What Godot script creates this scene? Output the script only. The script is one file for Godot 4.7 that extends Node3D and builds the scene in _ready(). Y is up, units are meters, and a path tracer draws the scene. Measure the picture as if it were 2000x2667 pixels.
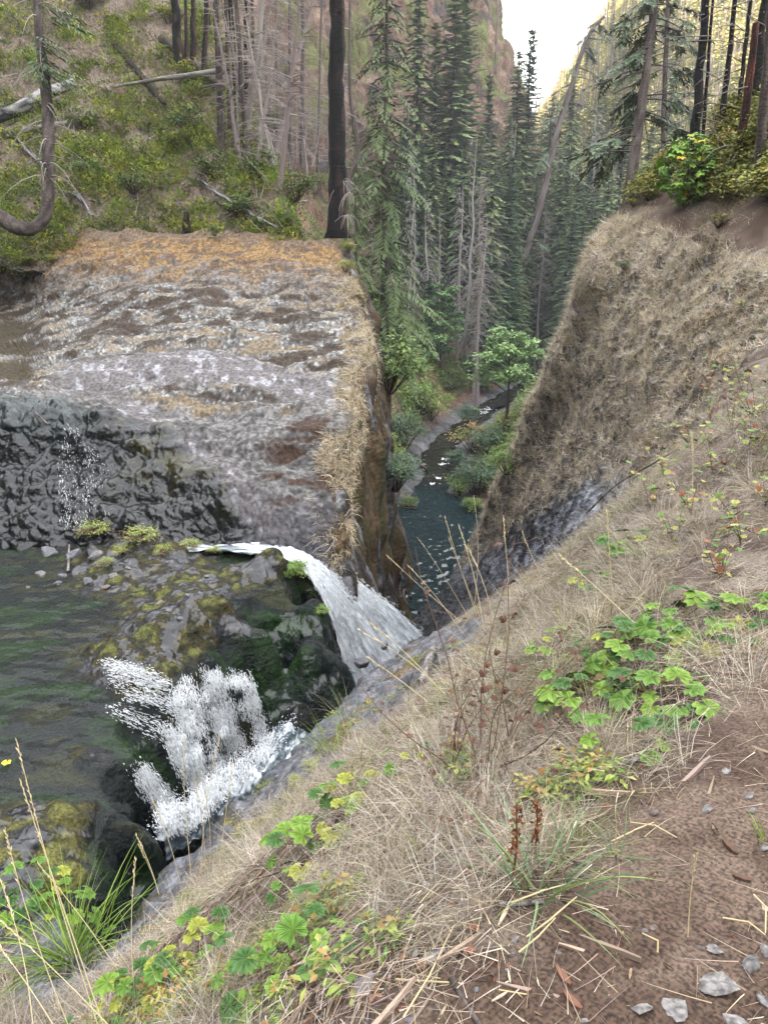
extends Node3D
# A gorge with a waterfall seen from a hillside trail. The eye is at the origin, y is up, metres; -z looks down the gorge.

const S20 := 0.34202
const C20 := 0.93969
var rng := RandomNumberGenerator.new()
var n1 := FastNoiseLite.new()
var n2 := FastNoiseLite.new()
var nc := FastNoiseLite.new()
var used := {}
var M := {}
# a coarse record of the ground already built, used to stand things on it
const CW := 6.0
const GX := 440
const GY := 560
var zd := PackedFloat32Array()
var zp := PackedVector3Array()
var zn := PackedVector3Array()
var last_p := PackedVector3Array()
var last_n := PackedVector3Array()
var last_w := 0


func rr(a: float, b: float) -> float:
	return rng.randf_range(a, b)


func ray(px: float, py: float) -> Vector3:
	var u := (1333.5 - py) / 2000.0
	return Vector3((px - 1000.0) / 2000.0, -S20 + u * C20, -C20 - u * S20)


func pt(px: float, py: float, d: float) -> Vector3:
	return ray(px, py) * d


func level(px: float, py: float, y: float) -> Vector3:
	var r := ray(px, py)
	return r * (y / r.y)


func at_z(px: float, py: float, z: float) -> Vector3:
	var r := ray(px, py)
	return r * (z / r.z)


func seen_at(p: Vector3) -> Vector3:
	var d := -p.y * S20 - p.z * C20
	var u := p.y * C20 - p.z * S20
	return Vector3(1000.0 + 2000.0 * p.x / d, 1333.5 - 2000.0 * u / d, d) if d > 0.1 else Vector3(-9999, -9999, -1)


func note(p: Vector3, n: Vector3) -> void:
	var s := seen_at(p)
	var i := int((s.x + 320.0) / CW)
	var j := int((s.y + 320.0) / CW)
	if s.z > 0.0 and i >= 0 and j >= 0 and i < GX and j < GY and s.x > -320.0 and s.y > -320.0:
		var k := j * GX + i
		if s.z < zd[k]:
			zd[k] = s.z
			zp[k] = p
			zn[k] = n


# nearest recorded ground under a sight line: [point, normal] or []
func hit(px: float, py: float) -> Array:
	var ci := int((px + 320.0) / CW)
	var cj := int((py + 320.0) / CW)
	var best := -1
	var bd := 1e9
	for ring in 7:
		for dj in range(-ring, ring + 1):
			for di in range(-ring, ring + 1):
				if maxi(absi(di), absi(dj)) != ring:
					continue
				var i := ci + di
				var j := cj + dj
				if i < 0 or j < 0 or i >= GX or j >= GY:
					continue
				var k := j * GX + i
				if zd[k] < 9000.0 and zd[k] + ring * 0.0 < bd:
					bd = zd[k]
					best = k
		if best >= 0 and ring > 0:
			break
	if best < 0:
		return []
	var d := zd[best]
	var s := seen_at(zp[best])
	var q := pt(px, py, d) if absf(s.x - px) < 20 and absf(s.y - py) < 20 else zp[best]
	# slide on the local plane so that the point stays on the surface
	var n := zn[best]
	var r := ray(px, py)
	var den := r.dot(n)
	if absf(den) > 0.08:
		var t := zp[best].dot(n) / den
		if absf(t - d) < 0.12 * d:
			q = r * t
	return [q, n]


func num(called: String) -> String:
	if not used.has(called):
		used[called] = 0
		return called
	used[called] += 1
	return "%s_%03d" % [called, used[called]]


func tag(o: Node, label := "", category := "", group := "", kind := "") -> Node:
	if label: o.set_meta("label", label)
	if category: o.set_meta("category", category)
	if group: o.set_meta("group", group)
	if kind: o.set_meta("kind", kind)
	return o


func thing(called: String, label: String, category: String, at := Vector3.ZERO, group := "") -> Node3D:
	var o := Node3D.new()
	o.name = num(called)
	add_child(o, true)
	o.position = at
	tag(o, label, category, group)
	return o


func obj(called: String, mesh: Mesh, mat: Material, parent: Node = self) -> MeshInstance3D:
	var o := MeshInstance3D.new()
	o.name = num(called) if parent == self else called
	o.mesh = mesh
	if mat:
		o.material_override = mat
	parent.add_child(o, true)
	return o


func copy_of(o: Node3D, called: String, label := "") -> Node3D:
	var c: Node3D = o.duplicate()
	c.name = num(called)
	add_child(c, true)
	if label: c.set_meta("label", label)
	return c


func scatter(called: String, mesh: Mesh, mat: Material, where: Array, cols: PackedColorArray, parent: Node = self) -> MultiMeshInstance3D:
	var mm := MultiMesh.new()
	mm.transform_format = MultiMesh.TRANSFORM_3D
	mm.use_colors = true
	mm.mesh = mesh
	mm.instance_count = where.size()
	for i in where.size():
		mm.set_instance_transform(i, where[i])
		mm.set_instance_color(i, cols[i] if i < cols.size() else Color.WHITE)
	var o := MultiMeshInstance3D.new()
	o.name = num(called) if parent == self else called
	o.multimesh = mm
	o.material_override = mat
	parent.add_child(o, true)
	return o


# ---------------------------------------------------------------- mesh building
class MB:
	var v := PackedVector3Array()
	var n := PackedVector3Array()
	var c := PackedColorArray()
	var ix := PackedInt32Array()

	func tri(a: Vector3, b: Vector3, d: Vector3, col: Color) -> void:
		var m := (d - a).cross(b - a).normalized()
		var k := v.size()
		v.append(a); v.append(b); v.append(d)
		n.append(m); n.append(m); n.append(m)
		c.append(col); c.append(col); c.append(col)
		ix.append(k); ix.append(k + 1); ix.append(k + 2)

	func quad(a: Vector3, b: Vector3, d: Vector3, e: Vector3, col: Color) -> void:
		var m := (d - a).cross(b - a).normalized()
		var k := v.size()
		v.append(a); v.append(b); v.append(d); v.append(e)
		for i in 4:
			n.append(m); c.append(col)
		ix.append(k); ix.append(k + 1); ix.append(k + 2)
		ix.append(k); ix.append(k + 2); ix.append(k + 3)

	# a tapered tube along points
	func tube(p: PackedVector3Array, r: PackedFloat32Array, sides: int, col: Color, rough := 0.0, seed_ := 0.0, tip_col = null) -> void:
		var side := Vector3.ZERO
		var k0 := v.size()
		var m := p.size()
		for i in m:
			var t := (p[mini(i + 1, m - 1)] - p[maxi(i - 1, 0)]).normalized()
			if side == Vector3.ZERO:
				side = t.cross(Vector3(0.3, 0.2, 0.93) if absf(t.y) > 0.7 else Vector3.UP).normalized()
			side = (side - t * side.dot(t)).normalized()
			var up := t.cross(side)
			for j in sides:
				var a := TAU * j / sides
				var d := side * cos(a) + up * sin(a)
				var q := 1.0
				if rough > 0.0:
					q += rough * sin(j * 12.9 + i * 78.2 + seed_) * cos(j * 39.3 + i * 11.1 + seed_ * 2.0)
				v.append(p[i] + d * (r[i] * q))
				n.append(d)
				c.append(col if tip_col == null else col.lerp(tip_col, float(i) / (m - 1)))
		for i in m - 1:
			for j in sides:
				var a := k0 + i * sides + j
				var b := k0 + i * sides + (j + 1) % sides
				ix.append(a); ix.append(b + sides); ix.append(b)
				ix.append(a); ix.append(a + sides); ix.append(b + sides)
		for e in 2:
			var row := k0 + (m - 1) * sides * e
			var kc := v.size()
			v.append(p[(m - 1) * e])
			n.append((p[m - 1] - p[m - 2]).normalized() if e else (p[0] - p[1]).normalized())
			c.append(col)
			for j in sides:
				ix.append(kc); ix.append(row + j); ix.append(row + (j + 1) % sides)

	# a bent ribbon blade, width w at the foot, pointed
	func blade(foot: Vector3, dir: Vector3, len_: float, w: float, bend: Vector3, segs: int, col: Color, tip: Color) -> void:
		var side := dir.cross(Vector3.UP)
		if side.length() < 0.01: side = Vector3.RIGHT
		side = side.normalized().rotated(dir.normalized(), (foot.x * 91.7 + foot.z * 57.3 + len_ * 31.0))
		var k := v.size()
		var p := foot
		var d := dir.normalized()
		for i in segs + 1:
			var t := float(i) / segs
			var hw := w * 0.5 * (1.0 - t * 0.92)
			var nn := d.cross(side).normalized()
			v.append(p - side * hw); v.append(p + side * hw)
			n.append(nn); n.append(nn)
			var cc := col.lerp(tip, t)
			c.append(cc); c.append(cc)
			d = (d + bend * (1.0 / segs)).normalized()
			p += d * (len_ / segs)
		for i in segs:
			var a := k + i * 2
			ix.append(a); ix.append(a + 1); ix.append(a + 3)
			ix.append(a); ix.append(a + 3); ix.append(a + 2)

	func mesh() -> ArrayMesh:
		var arr := []
		arr.resize(Mesh.ARRAY_MAX)
		arr[Mesh.ARRAY_VERTEX] = v
		arr[Mesh.ARRAY_NORMAL] = n
		arr[Mesh.ARRAY_COLOR] = c
		arr[Mesh.ARRAY_INDEX] = ix
		var m := ArrayMesh.new()
		m.add_surface_from_arrays(Mesh.PRIMITIVE_TRIANGLES, arr)
		return m


# a smooth surface through a grid of points (rows x columns)
class Patch:
	var g := []
	var rows := 0
	var cols := 0

	func _init(grid: Array) -> void:
		g = grid
		rows = grid.size()
		cols = grid[0].size()

	static func cr(a: Vector3, b: Vector3, c: Vector3, d: Vector3, t: float) -> Vector3:
		return b + 0.5 * t * (c - a + t * (2.0 * a - 5.0 * b + 4.0 * c - d + t * (3.0 * (b - c) + d - a)))

	func row(i: int, u: float) -> Vector3:
		i = clampi(i, 0, rows - 1)
		var x := u * (cols - 1)
		var j := mini(int(x), cols - 2)
		var t := x - j
		var r: Array = g[i]
		var a: Vector3 = r[j - 1] if j > 0 else r[0] * 2.0 - r[1]
		var d: Vector3 = r[j + 2] if j + 2 < cols else r[cols - 1] * 2.0 - r[cols - 2]
		return cr(a, r[j], r[j + 1], d, t)

	# v in rows, 0 .. rows - 1; u in 0 .. 1
	func at(v: float, u: float) -> Vector3:
		var i := mini(int(v), rows - 2)
		var t := v - i
		var b := row(i, u)
		var c := row(i + 1, u)
		var a := row(i - 1, u) if i > 0 else b * 2.0 - c
		var d := row(i + 2, u) if i + 2 < rows else c * 2.0 - b
		return cr(a, b, c, d, t)


# heights through scattered points (thin plate), kept on a raster
class Field:
	var p := []
	var w := PackedFloat64Array()
	var x0 := 0.0
	var z0 := 0.0
	var st := 0.25
	var nx := 0
	var nz := 0
	var h := PackedFloat32Array()

	static func ker(r2: float) -> float:
		return 0.0 if r2 < 1e-9 else 0.5 * r2 * log(r2)

	func _init(points: Array, xa: float, xb: float, za: float, zb: float, step: float, smooth := 0.02) -> void:
		p = points
		var m := p.size()
		var q := m + 3
		var a := []
		for i in q:
			var r := PackedFloat64Array()
			r.resize(q + 1)
			a.append(r)
		for i in m:
			for j in m:
				var dx: float = p[i].x - p[j].x
				var dz: float = p[i].z - p[j].z
				a[i][j] = ker(dx * dx + dz * dz) + (smooth if i == j else 0.0)
			a[i][m] = 1.0; a[i][m + 1] = p[i].x; a[i][m + 2] = p[i].z
			a[m][i] = 1.0; a[m + 1][i] = p[i].x; a[m + 2][i] = p[i].z
			a[i][q] = p[i].y
		for k in q:
			var piv := k
			for i in range(k + 1, q):
				if absf(a[i][k]) > absf(a[piv][k]): piv = i
			var tmp = a[k]; a[k] = a[piv]; a[piv] = tmp
			for i in range(k + 1, q):
				var f: float = a[i][k] / a[k][k]
				if f != 0.0:
					var ri: PackedFloat64Array = a[i]
					var rk: PackedFloat64Array = a[k]
					for j in range(k, q + 1):
						ri[j] -= f * rk[j]
					a[i] = ri
		w.resize(q)
		for k in range(q - 1, -1, -1):
			var s: float = a[k][q]
			for j in range(k + 1, q):
				s -= a[k][j] * w[j]
			w[k] = s / a[k][k]
		x0 = xa; z0 = za; st = step
		nx = int((xb - xa) / st) + 2
		nz = int((zb - za) / st) + 2
		h.resize(nx * nz)
		var pxs := PackedFloat64Array()
		var pzs := PackedFloat64Array()
		for i in m:
			pxs.append(p[i].x); pzs.append(p[i].z)
		for j in nz:
			var z := z0 + j * st
			for i in nx:
				var x := x0 + i * st
				var s := w[m] + w[m + 1] * x + w[m + 2] * z
				for k in m:
					var dx := x - pxs[k]
					var dz := z - pzs[k]
					var r2 := dx * dx + dz * dz + 1e-9
					s += w[k] * 0.5 * r2 * log(r2)
				h[j * nx + i] = s

	func at(x: float, z: float) -> float:
		var fx := clampf((x - x0) / st, 0.0, nx - 1.001)
		var fz := clampf((z - z0) / st, 0.0, nz - 1.001)
		var i := int(fx)
		var j := int(fz)
		fx -= i; fz -= j
		var k := j * nx + i
		return lerpf(lerpf(h[k], h[k + 1], fx), lerpf(h[k + nx], h[k + nx + 1], fx), fz)


# a grid of nu x nv cells: base(i/nu, j/nv) -> point, push(p, n, u, v) -> metres along the normal, tint(p, n, u, v) -> colour, pick(p, u, v) -> material index
func sheet(nu: int, nv: int, base: Callable, push, tint: Callable, mats: Array, pick = null, keep := true, flip := false) -> ArrayMesh:
	var W := nu + 1
	var P := PackedVector3Array()
	P.resize(W * (nv + 1))
	for j in nv + 1:
		for i in W:
			P[j * W + i] = base.call(float(i) / nu, float(j) / nv)
	var N := _normals(P, nu, nv, flip)
	if push != null:
		for j in nv + 1:
			for i in W:
				var k := j * W + i
				P[k] += N[k] * float(push.call(P[k], N[k], float(i) / nu, float(j) / nv))
		N = _normals(P, nu, nv, flip)
	last_p = P
	last_n = N
	last_w = W
	var C := PackedColorArray()
	C.resize(P.size())
	for j in nv + 1:
		for i in W:
			var k := j * W + i
			C[k] = tint.call(P[k], N[k], float(i) / nu, float(j) / nv)
			if keep:
				note(P[k], N[k])
	var lists := []
	for m in mats:
		lists.append(PackedInt32Array())
	for j in nv:
		for i in nu:
			var k := j * W + i
			var which := 0
			if pick != null:
				which = pick.call(P[k], float(i) / nu, float(j) / nv)
			if which < 0:
				continue
			if flip:
				lists[which].append_array([k, k + W, k + 1, k + 1, k + W, k + W + 1])
			else:
				lists[which].append_array([k, k + 1, k + W, k + 1, k + W + 1, k + W])
	var mesh := ArrayMesh.new()
	for m in mats.size():
		if lists[m].size() == 0:
			continue
		var arr := []
		arr.resize(Mesh.ARRAY_MAX)
		arr[Mesh.ARRAY_VERTEX] = P
		arr[Mesh.ARRAY_NORMAL] = N
		arr[Mesh.ARRAY_COLOR] = C
		arr[Mesh.ARRAY_INDEX] = lists[m]
		mesh.add_surface_from_arrays(Mesh.PRIMITIVE_TRIANGLES, arr)
		mesh.surface_set_material(mesh.get_surface_count() - 1, mats[m])
	return mesh


func _normals(P: PackedVector3Array, nu: int, nv: int, flip: bool) -> PackedVector3Array:
	var W := nu + 1
	var N := PackedVector3Array()
	N.resize(P.size())
	for j in nv + 1:
		for i in W:
			var du := P[j * W + mini(i + 1, nu)] - P[j * W + maxi(i - 1, 0)]
			var dv := P[mini(j + 1, nv) * W + i] - P[maxi(j - 1, 0) * W + i]
			var n := dv.cross(du).normalized()
			N[j * W + i] = -n if flip else n
	return N


# ---------------------------------------------------------------- noise and materials
func fb(p: Vector3, s: float) -> float:
	return n1.get_noise_3d(p.x * s, p.y * s, p.z * s)


func fine(p: Vector3, s: float) -> float:
	return n2.get_noise_3d(p.x * s, p.y * s, p.z * s)


func cell(p: Vector3, s: float) -> float:
	return 0.35 + 1.6 * (nc.get_noise_3d(p.x * s, p.y * s, p.z * s) + 0.79)


func st(a: float, b: float, x: float) -> float:
	return smoothstep(a, b, x)


func noise_image(seed_: int, kind: int, freq: float, oct: int, lo: float, hi: float, size := 512) -> ImageTexture:
	var f := FastNoiseLite.new()
	f.seed = seed_
	f.noise_type = kind
	f.frequency = freq
	f.fractal_type = FastNoiseLite.FRACTAL_FBM
	f.fractal_octaves = oct
	var im := f.get_seamless_image(size, size)
	im.convert(Image.FORMAT_L8)
	var data := im.get_data()
	for i in data.size():
		data[i] = clampi(int(lerpf(lo, hi, data[i] / 255.0) * 255.0), 0, 255)
	im = Image.create_from_data(size, size, false, Image.FORMAT_L8, data)
	im.convert(Image.FORMAT_RGB8)
	return ImageTexture.create_from_image(im)


func earth(rough: float, tex: Texture2D, scale: float, relief: Texture2D, cm: float, spec := 0.4) -> StandardMaterial3D:
	var m := StandardMaterial3D.new()
	m.vertex_color_use_as_albedo = true
	m.roughness = rough
	m.metallic_specular = spec
	m.uv1_triplanar = true
	m.uv1_world_triplanar = true
	m.uv1_scale = Vector3.ONE * scale
	if tex:
		m.albedo_texture = tex
	if relief:
		m.heightmap_enabled = true
		m.heightmap_texture = relief
		m.heightmap_scale = cm
	return m


func plain(rough: float, spec := 0.35, back := 0.0) -> StandardMaterial3D:
	var m := StandardMaterial3D.new()
	m.vertex_color_use_as_albedo = true
	m.roughness = rough
	m.metallic_specular = spec
	m.cull_mode = BaseMaterial3D.CULL_DISABLED
	if back > 0.0:
		m.backlight_enabled = true
		m.backlight = Color(back, back, back * 0.6)
	return m


func make_materials() -> void:
	n1.seed = 11; n1.noise_type = FastNoiseLite.TYPE_SIMPLEX; n1.frequency = 1.0; n1.fractal_type = FastNoiseLite.FRACTAL_FBM; n1.fractal_octaves = 3
	n2.seed = 23; n2.noise_type = FastNoiseLite.TYPE_SIMPLEX; n2.frequency = 1.0; n2.fractal_type = FastNoiseLite.FRACTAL_NONE
	nc.seed = 37; nc.noise_type = FastNoiseLite.TYPE_CELLULAR; nc.frequency = 1.0; nc.fractal_type = FastNoiseLite.FRACTAL_NONE
	nc.cellular_return_type = FastNoiseLite.RETURN_DISTANCE2_SUB; nc.cellular_jitter = 1.0
	var grain := noise_image(3, FastNoiseLite.TYPE_SIMPLEX, 0.03, 5, 0.45, 1.25)
	var grit := noise_image(5, FastNoiseLite.TYPE_VALUE_CUBIC, 0.12, 4, 0.25, 1.4)
	var lumps := noise_image(7, FastNoiseLite.TYPE_CELLULAR, 0.03, 3, 0.0, 1.3)
	var wave := noise_image(9, FastNoiseLite.TYPE_SIMPLEX, 0.02, 4, 0.0, 1.0)
	M.dirt = earth(0.95, grit, 2.6, lumps, 0.6)
	M.rock = earth(0.8, grain, 0.45, lumps, 3.0)
	M.rock_far = earth(0.9, grain, 0.12, lumps, 8.0)
	M.wet = earth(0.3, grain, 0.5, lumps, 2.5, 0.5)
	M.moss = earth(0.75, grit, 0.8, lumps, 4.0)
	M.soil = earth(0.95, grit, 0.3, lumps, 6.0)
	M.wet_rock = earth(0.5, grain, 0.9, lumps, 2.0, 0.5)
	M.far = earth(1.0, grain, 0.02, null, 0.0, 0.2)
	M.bark = earth(0.95, grit, 0.7, lumps, 3.0)
	M.leaf = plain(0.55, 0.35, 0.22)
	M.needle = plain(0.6, 0.35, 0.15)
	M.straw = plain(0.8, 0.3, 0.3)
	M.wood = plain(0.9, 0.3)
	M.stone = earth(0.85, grain, 2.2, lumps, 0.5)
	# a clear skin of running water: the bed shows through, the sky is mirrored
	var w := StandardMaterial3D.new()
	w.albedo_color = Color(0.1, 0.14, 0.13, 0.06)
	w.metallic_specular = 0.19
	w.transparency = BaseMaterial3D.TRANSPARENCY_ALPHA
	w.roughness = 0.05
	M.film = w
	w = StandardMaterial3D.new()
	w.vertex_color_use_as_albedo = true
	w.roughness = 0.08
	w.metallic_specular = 0.5
	M.pool = w
	w = StandardMaterial3D.new()
	w.vertex_color_use_as_albedo = true
	w.roughness = 0.45
	w.metallic_specular = 0.5
	w.cull_mode = BaseMaterial3D.CULL_DISABLED
	M.foam = w


# ---------------------------------------------------------------- the shape of the land
var edge := []            # rim of the near ground, from the river bank round to the far trail corner
var trail_line := []
var fa: Field
var fd: Field
const CREEK := [Vector3(4, 0, 20), Vector3(3.5, 0, -60), Vector3(5.3, 0, -78), Vector3(7.6, 0, -98), Vector3(16, 0, -119), Vector3(30, 0, -146), Vector3(54, 0, -164), Vector3(95, 0, -178), Vector3(170, 0, -190), Vector3(400, 0, -220)]
const POOL_Y := -26.0


func axis(z: float) -> float:
	for i in CREEK.size() - 1:
		if z >= CREEK[i + 1].z:
			return lerpf(CREEK[i].x, CREEK[i + 1].x, clampf((CREEK[i].z - z) / (CREEK[i].z - CREEK[i + 1].z), 0, 1))
	return CREEK[-1].x


# signed distance to a line of Vector3 on the ground (positive on its left), and the nearest point
func off_line(line: Array, x: float, z: float) -> Array:
	var bd := 1e9
	var bs := 1.0
	var bp := Vector3.ZERO
	var bi := 0.0
	for i in line.size() - 1:
		var a: Vector3 = line[i]
		var b: Vector3 = line[i + 1]
		var dx := b.x - a.x
		var dz := b.z - a.z
		var t := clampf(((x - a.x) * dx + (z - a.z) * dz) / (dx * dx + dz * dz), 0, 1)
		var qx := a.x + dx * t
		var qz := a.z + dz * t
		var d := (x - qx) * (x - qx) + (z - qz) * (z - qz)
		if d < bd - 1e-7:
			bd = d
			bs = -1.0 if dx * (z - a.z) - dz * (x - a.x) > 0.0 else 1.0
			bp = Vector3(qx, lerpf(a.y, b.y, t), qz)
			bi = i + t
	return [sqrt(bd) * bs, bp, bi]


# the rim distance kept on a raster: distance and place along the rim
var es := PackedFloat32Array()
var ei := PackedFloat32Array()
const EW := 250
const EH := 310


func keep_rim() -> void:
	var ring := PackedVector2Array()
	for e in edge:
		ring.append(Vector2(e.x, e.z))
	ring.append_array([Vector2(80, -60), Vector2(80, 40), Vector2(-40, 40), Vector2(-40, edge[0].z)])
	es.resize(EW * EH)
	ei.resize(EW * EH)
	for j in EH:
		for i in EW:
			var o := off_line(edge, -13.0 + i * 0.2, -54.0 + j * 0.2)
			es[j * EW + i] = absf(o[0]) * (-1.0 if Geometry2D.is_point_in_polygon(Vector2(-13.0 + i * 0.2, -54.0 + j * 0.2), ring) else 1.0)
			ei[j * EW + i] = o[2]


func rim(x: float, z: float) -> Vector2:
	var fx := clampf((x + 13.0) / 0.2, 0.0, EW - 1.01)
	var fz := clampf((z + 54.0) / 0.2, 0.0, EH - 1.01)
	var k := int(fz) * EW + int(fx)
	fx -= int(fx)
	fz -= int(fz)
	return Vector2(lerpf(lerpf(es[k], es[k + 1], fx), lerpf(es[k + EW], es[k + EW + 1], fx), fz), ei[k])


func spur(x: float, z: float) -> float:
	var zb := -36.5 + minf(0.0, x + 4.0) * 0.5
	var h := -0.8 + 0.74 * (zb - z)
	h += 0.3 * maxf(0.0, -14.0 - x) + 1.6 * fb(Vector3(x, 0, z), 0.06) * st(0, 8, zb - z)
	h = minf(h, lerpf(115.0, 10.0, st(-150.0, -195.0, z)))
	var over := x + 2.6 + 0.36 * maxf(0.0, -36.5 - z)
	if over > -1.5:
		h -= 1.1 * (over + 1.5) * (over + 1.5) if over < 0.0 else 2.475 + 3.2 * over
	return h


func valley(x: float, z: float) -> float:
	var o := off_line(CREEK, x, z)
	var half := lerpf(6.0, 3.4, st(-68.0, -78.0, z))
	var wob := 2.0 * fb(Vector3(x, 0, z), 0.05)
	var u: float = o[0] - half + wob * 0.6
	var v: float = -o[0] - half + wob * 0.6
	var h := -27.6
	if z < -74.0:
		h = lerpf(-27.6, -26.75 + 0.95 * st(1.2, 2.8, absf(o[0]) + 0.8 * fb(Vector3(x, 3, z), 0.25)), st(-74.0, -80.0, z))
	if u > 0.0:
		var t := st(-92.0, -128.0, z)
		var s1 := lerpf(1.7, 1.12, t)
		var u0 := lerpf(11.0, 33.0, t)
		var s2 := lerpf(2.6, 6.0, t)
		var body := maxf(h, -27.0 + s1 * minf(u, u0))
		h = body + minf(s2 * maxf(u - u0, 0.0), lerpf(62.0, 2.0, t)) + 0.2 * maxf(u - u0, 0.0)
		# the cliff ends where a side valley comes in; beyond it the far slope rises
		var k := x / maxf(-z, 1.0)
		var gone := st(0.116, 0.136, k - 0.0006 * maxf(-190.0 - z, 0.0)) * st(-140.0, -160.0, z)
		gone = maxf(gone, st(-222.0, -236.0, z))
		var open := minf(body, -8.0 + 0.05 * u)
		h = lerpf(h, open, gone)
		var ridge := minf(-12.0 + 0.66 * x + 0.9 * maxf(0.0, x - 60.0), 120.0) + 5.0 * fb(Vector3(x, 0, z), 0.02)
		h = maxf(h, minf(-16.0 + 0.85 * (-196.0 - z) + 0.1 * x, ridge)) if z < -196.0 and x > -20.0 else h
	elif v > 0.0:
		h = maxf(h, minf(-27.0 + 0.86 * v, -7.0 + 0.02 * v))
	return h + wob * st(0.0, 8.0, maxf(u, v))


func valley_all(x: float, z: float) -> float:
	var sp := spur(x, z) - lerpf(4.5, 0.8, st(-78.0, -84.0, z))
	var va := valley(x, z)
	var over := x + 2.6 + 0.36 * maxf(0.0, -36.5 - z)
	if over < 0.0 and z > -110.0:
		va = lerpf(minf(va, sp), va, st(-84.0, -110.0, z))
	return maxf(va, sp)


func near_h(x: float, z: float) -> float:
	var o := rim(x, z)
	var s: float = o.x
	if s <= 0.0:
		return fa.at(x, z)
	var ki := mini(int(o.y), edge.size() - 2)
	var q: Vector3 = edge[ki].lerp(edge[ki + 1], o.y - ki)
	var fall := lerpf(2.6, 30.0, st(15.5, 17.5, o.y))
	return maxf(minf(fa.at(q.x, q.z), fa.at(x, z) + 0.5) - 1.3 * s - fall * maxf(0.0, s - 0.08), -30.0)


func river_h(x: float, z: float) -> float:
	return maxf(fd.at(x, z), -27.0)


func trail_w(x: float, z: float) -> float:
	var o := off_line(trail_line, x, z)
	var half := lerpf(lerpf(0.95, 0.8, st(2.0, 8.0, -z)), 0.5, st(12.0, 20.0, -z))
	return 1.0 - st(half - 0.18, half + 0.16, absf(o[0]) + 0.14 * fb(Vector3(x, 0, z), 1.7))


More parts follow.
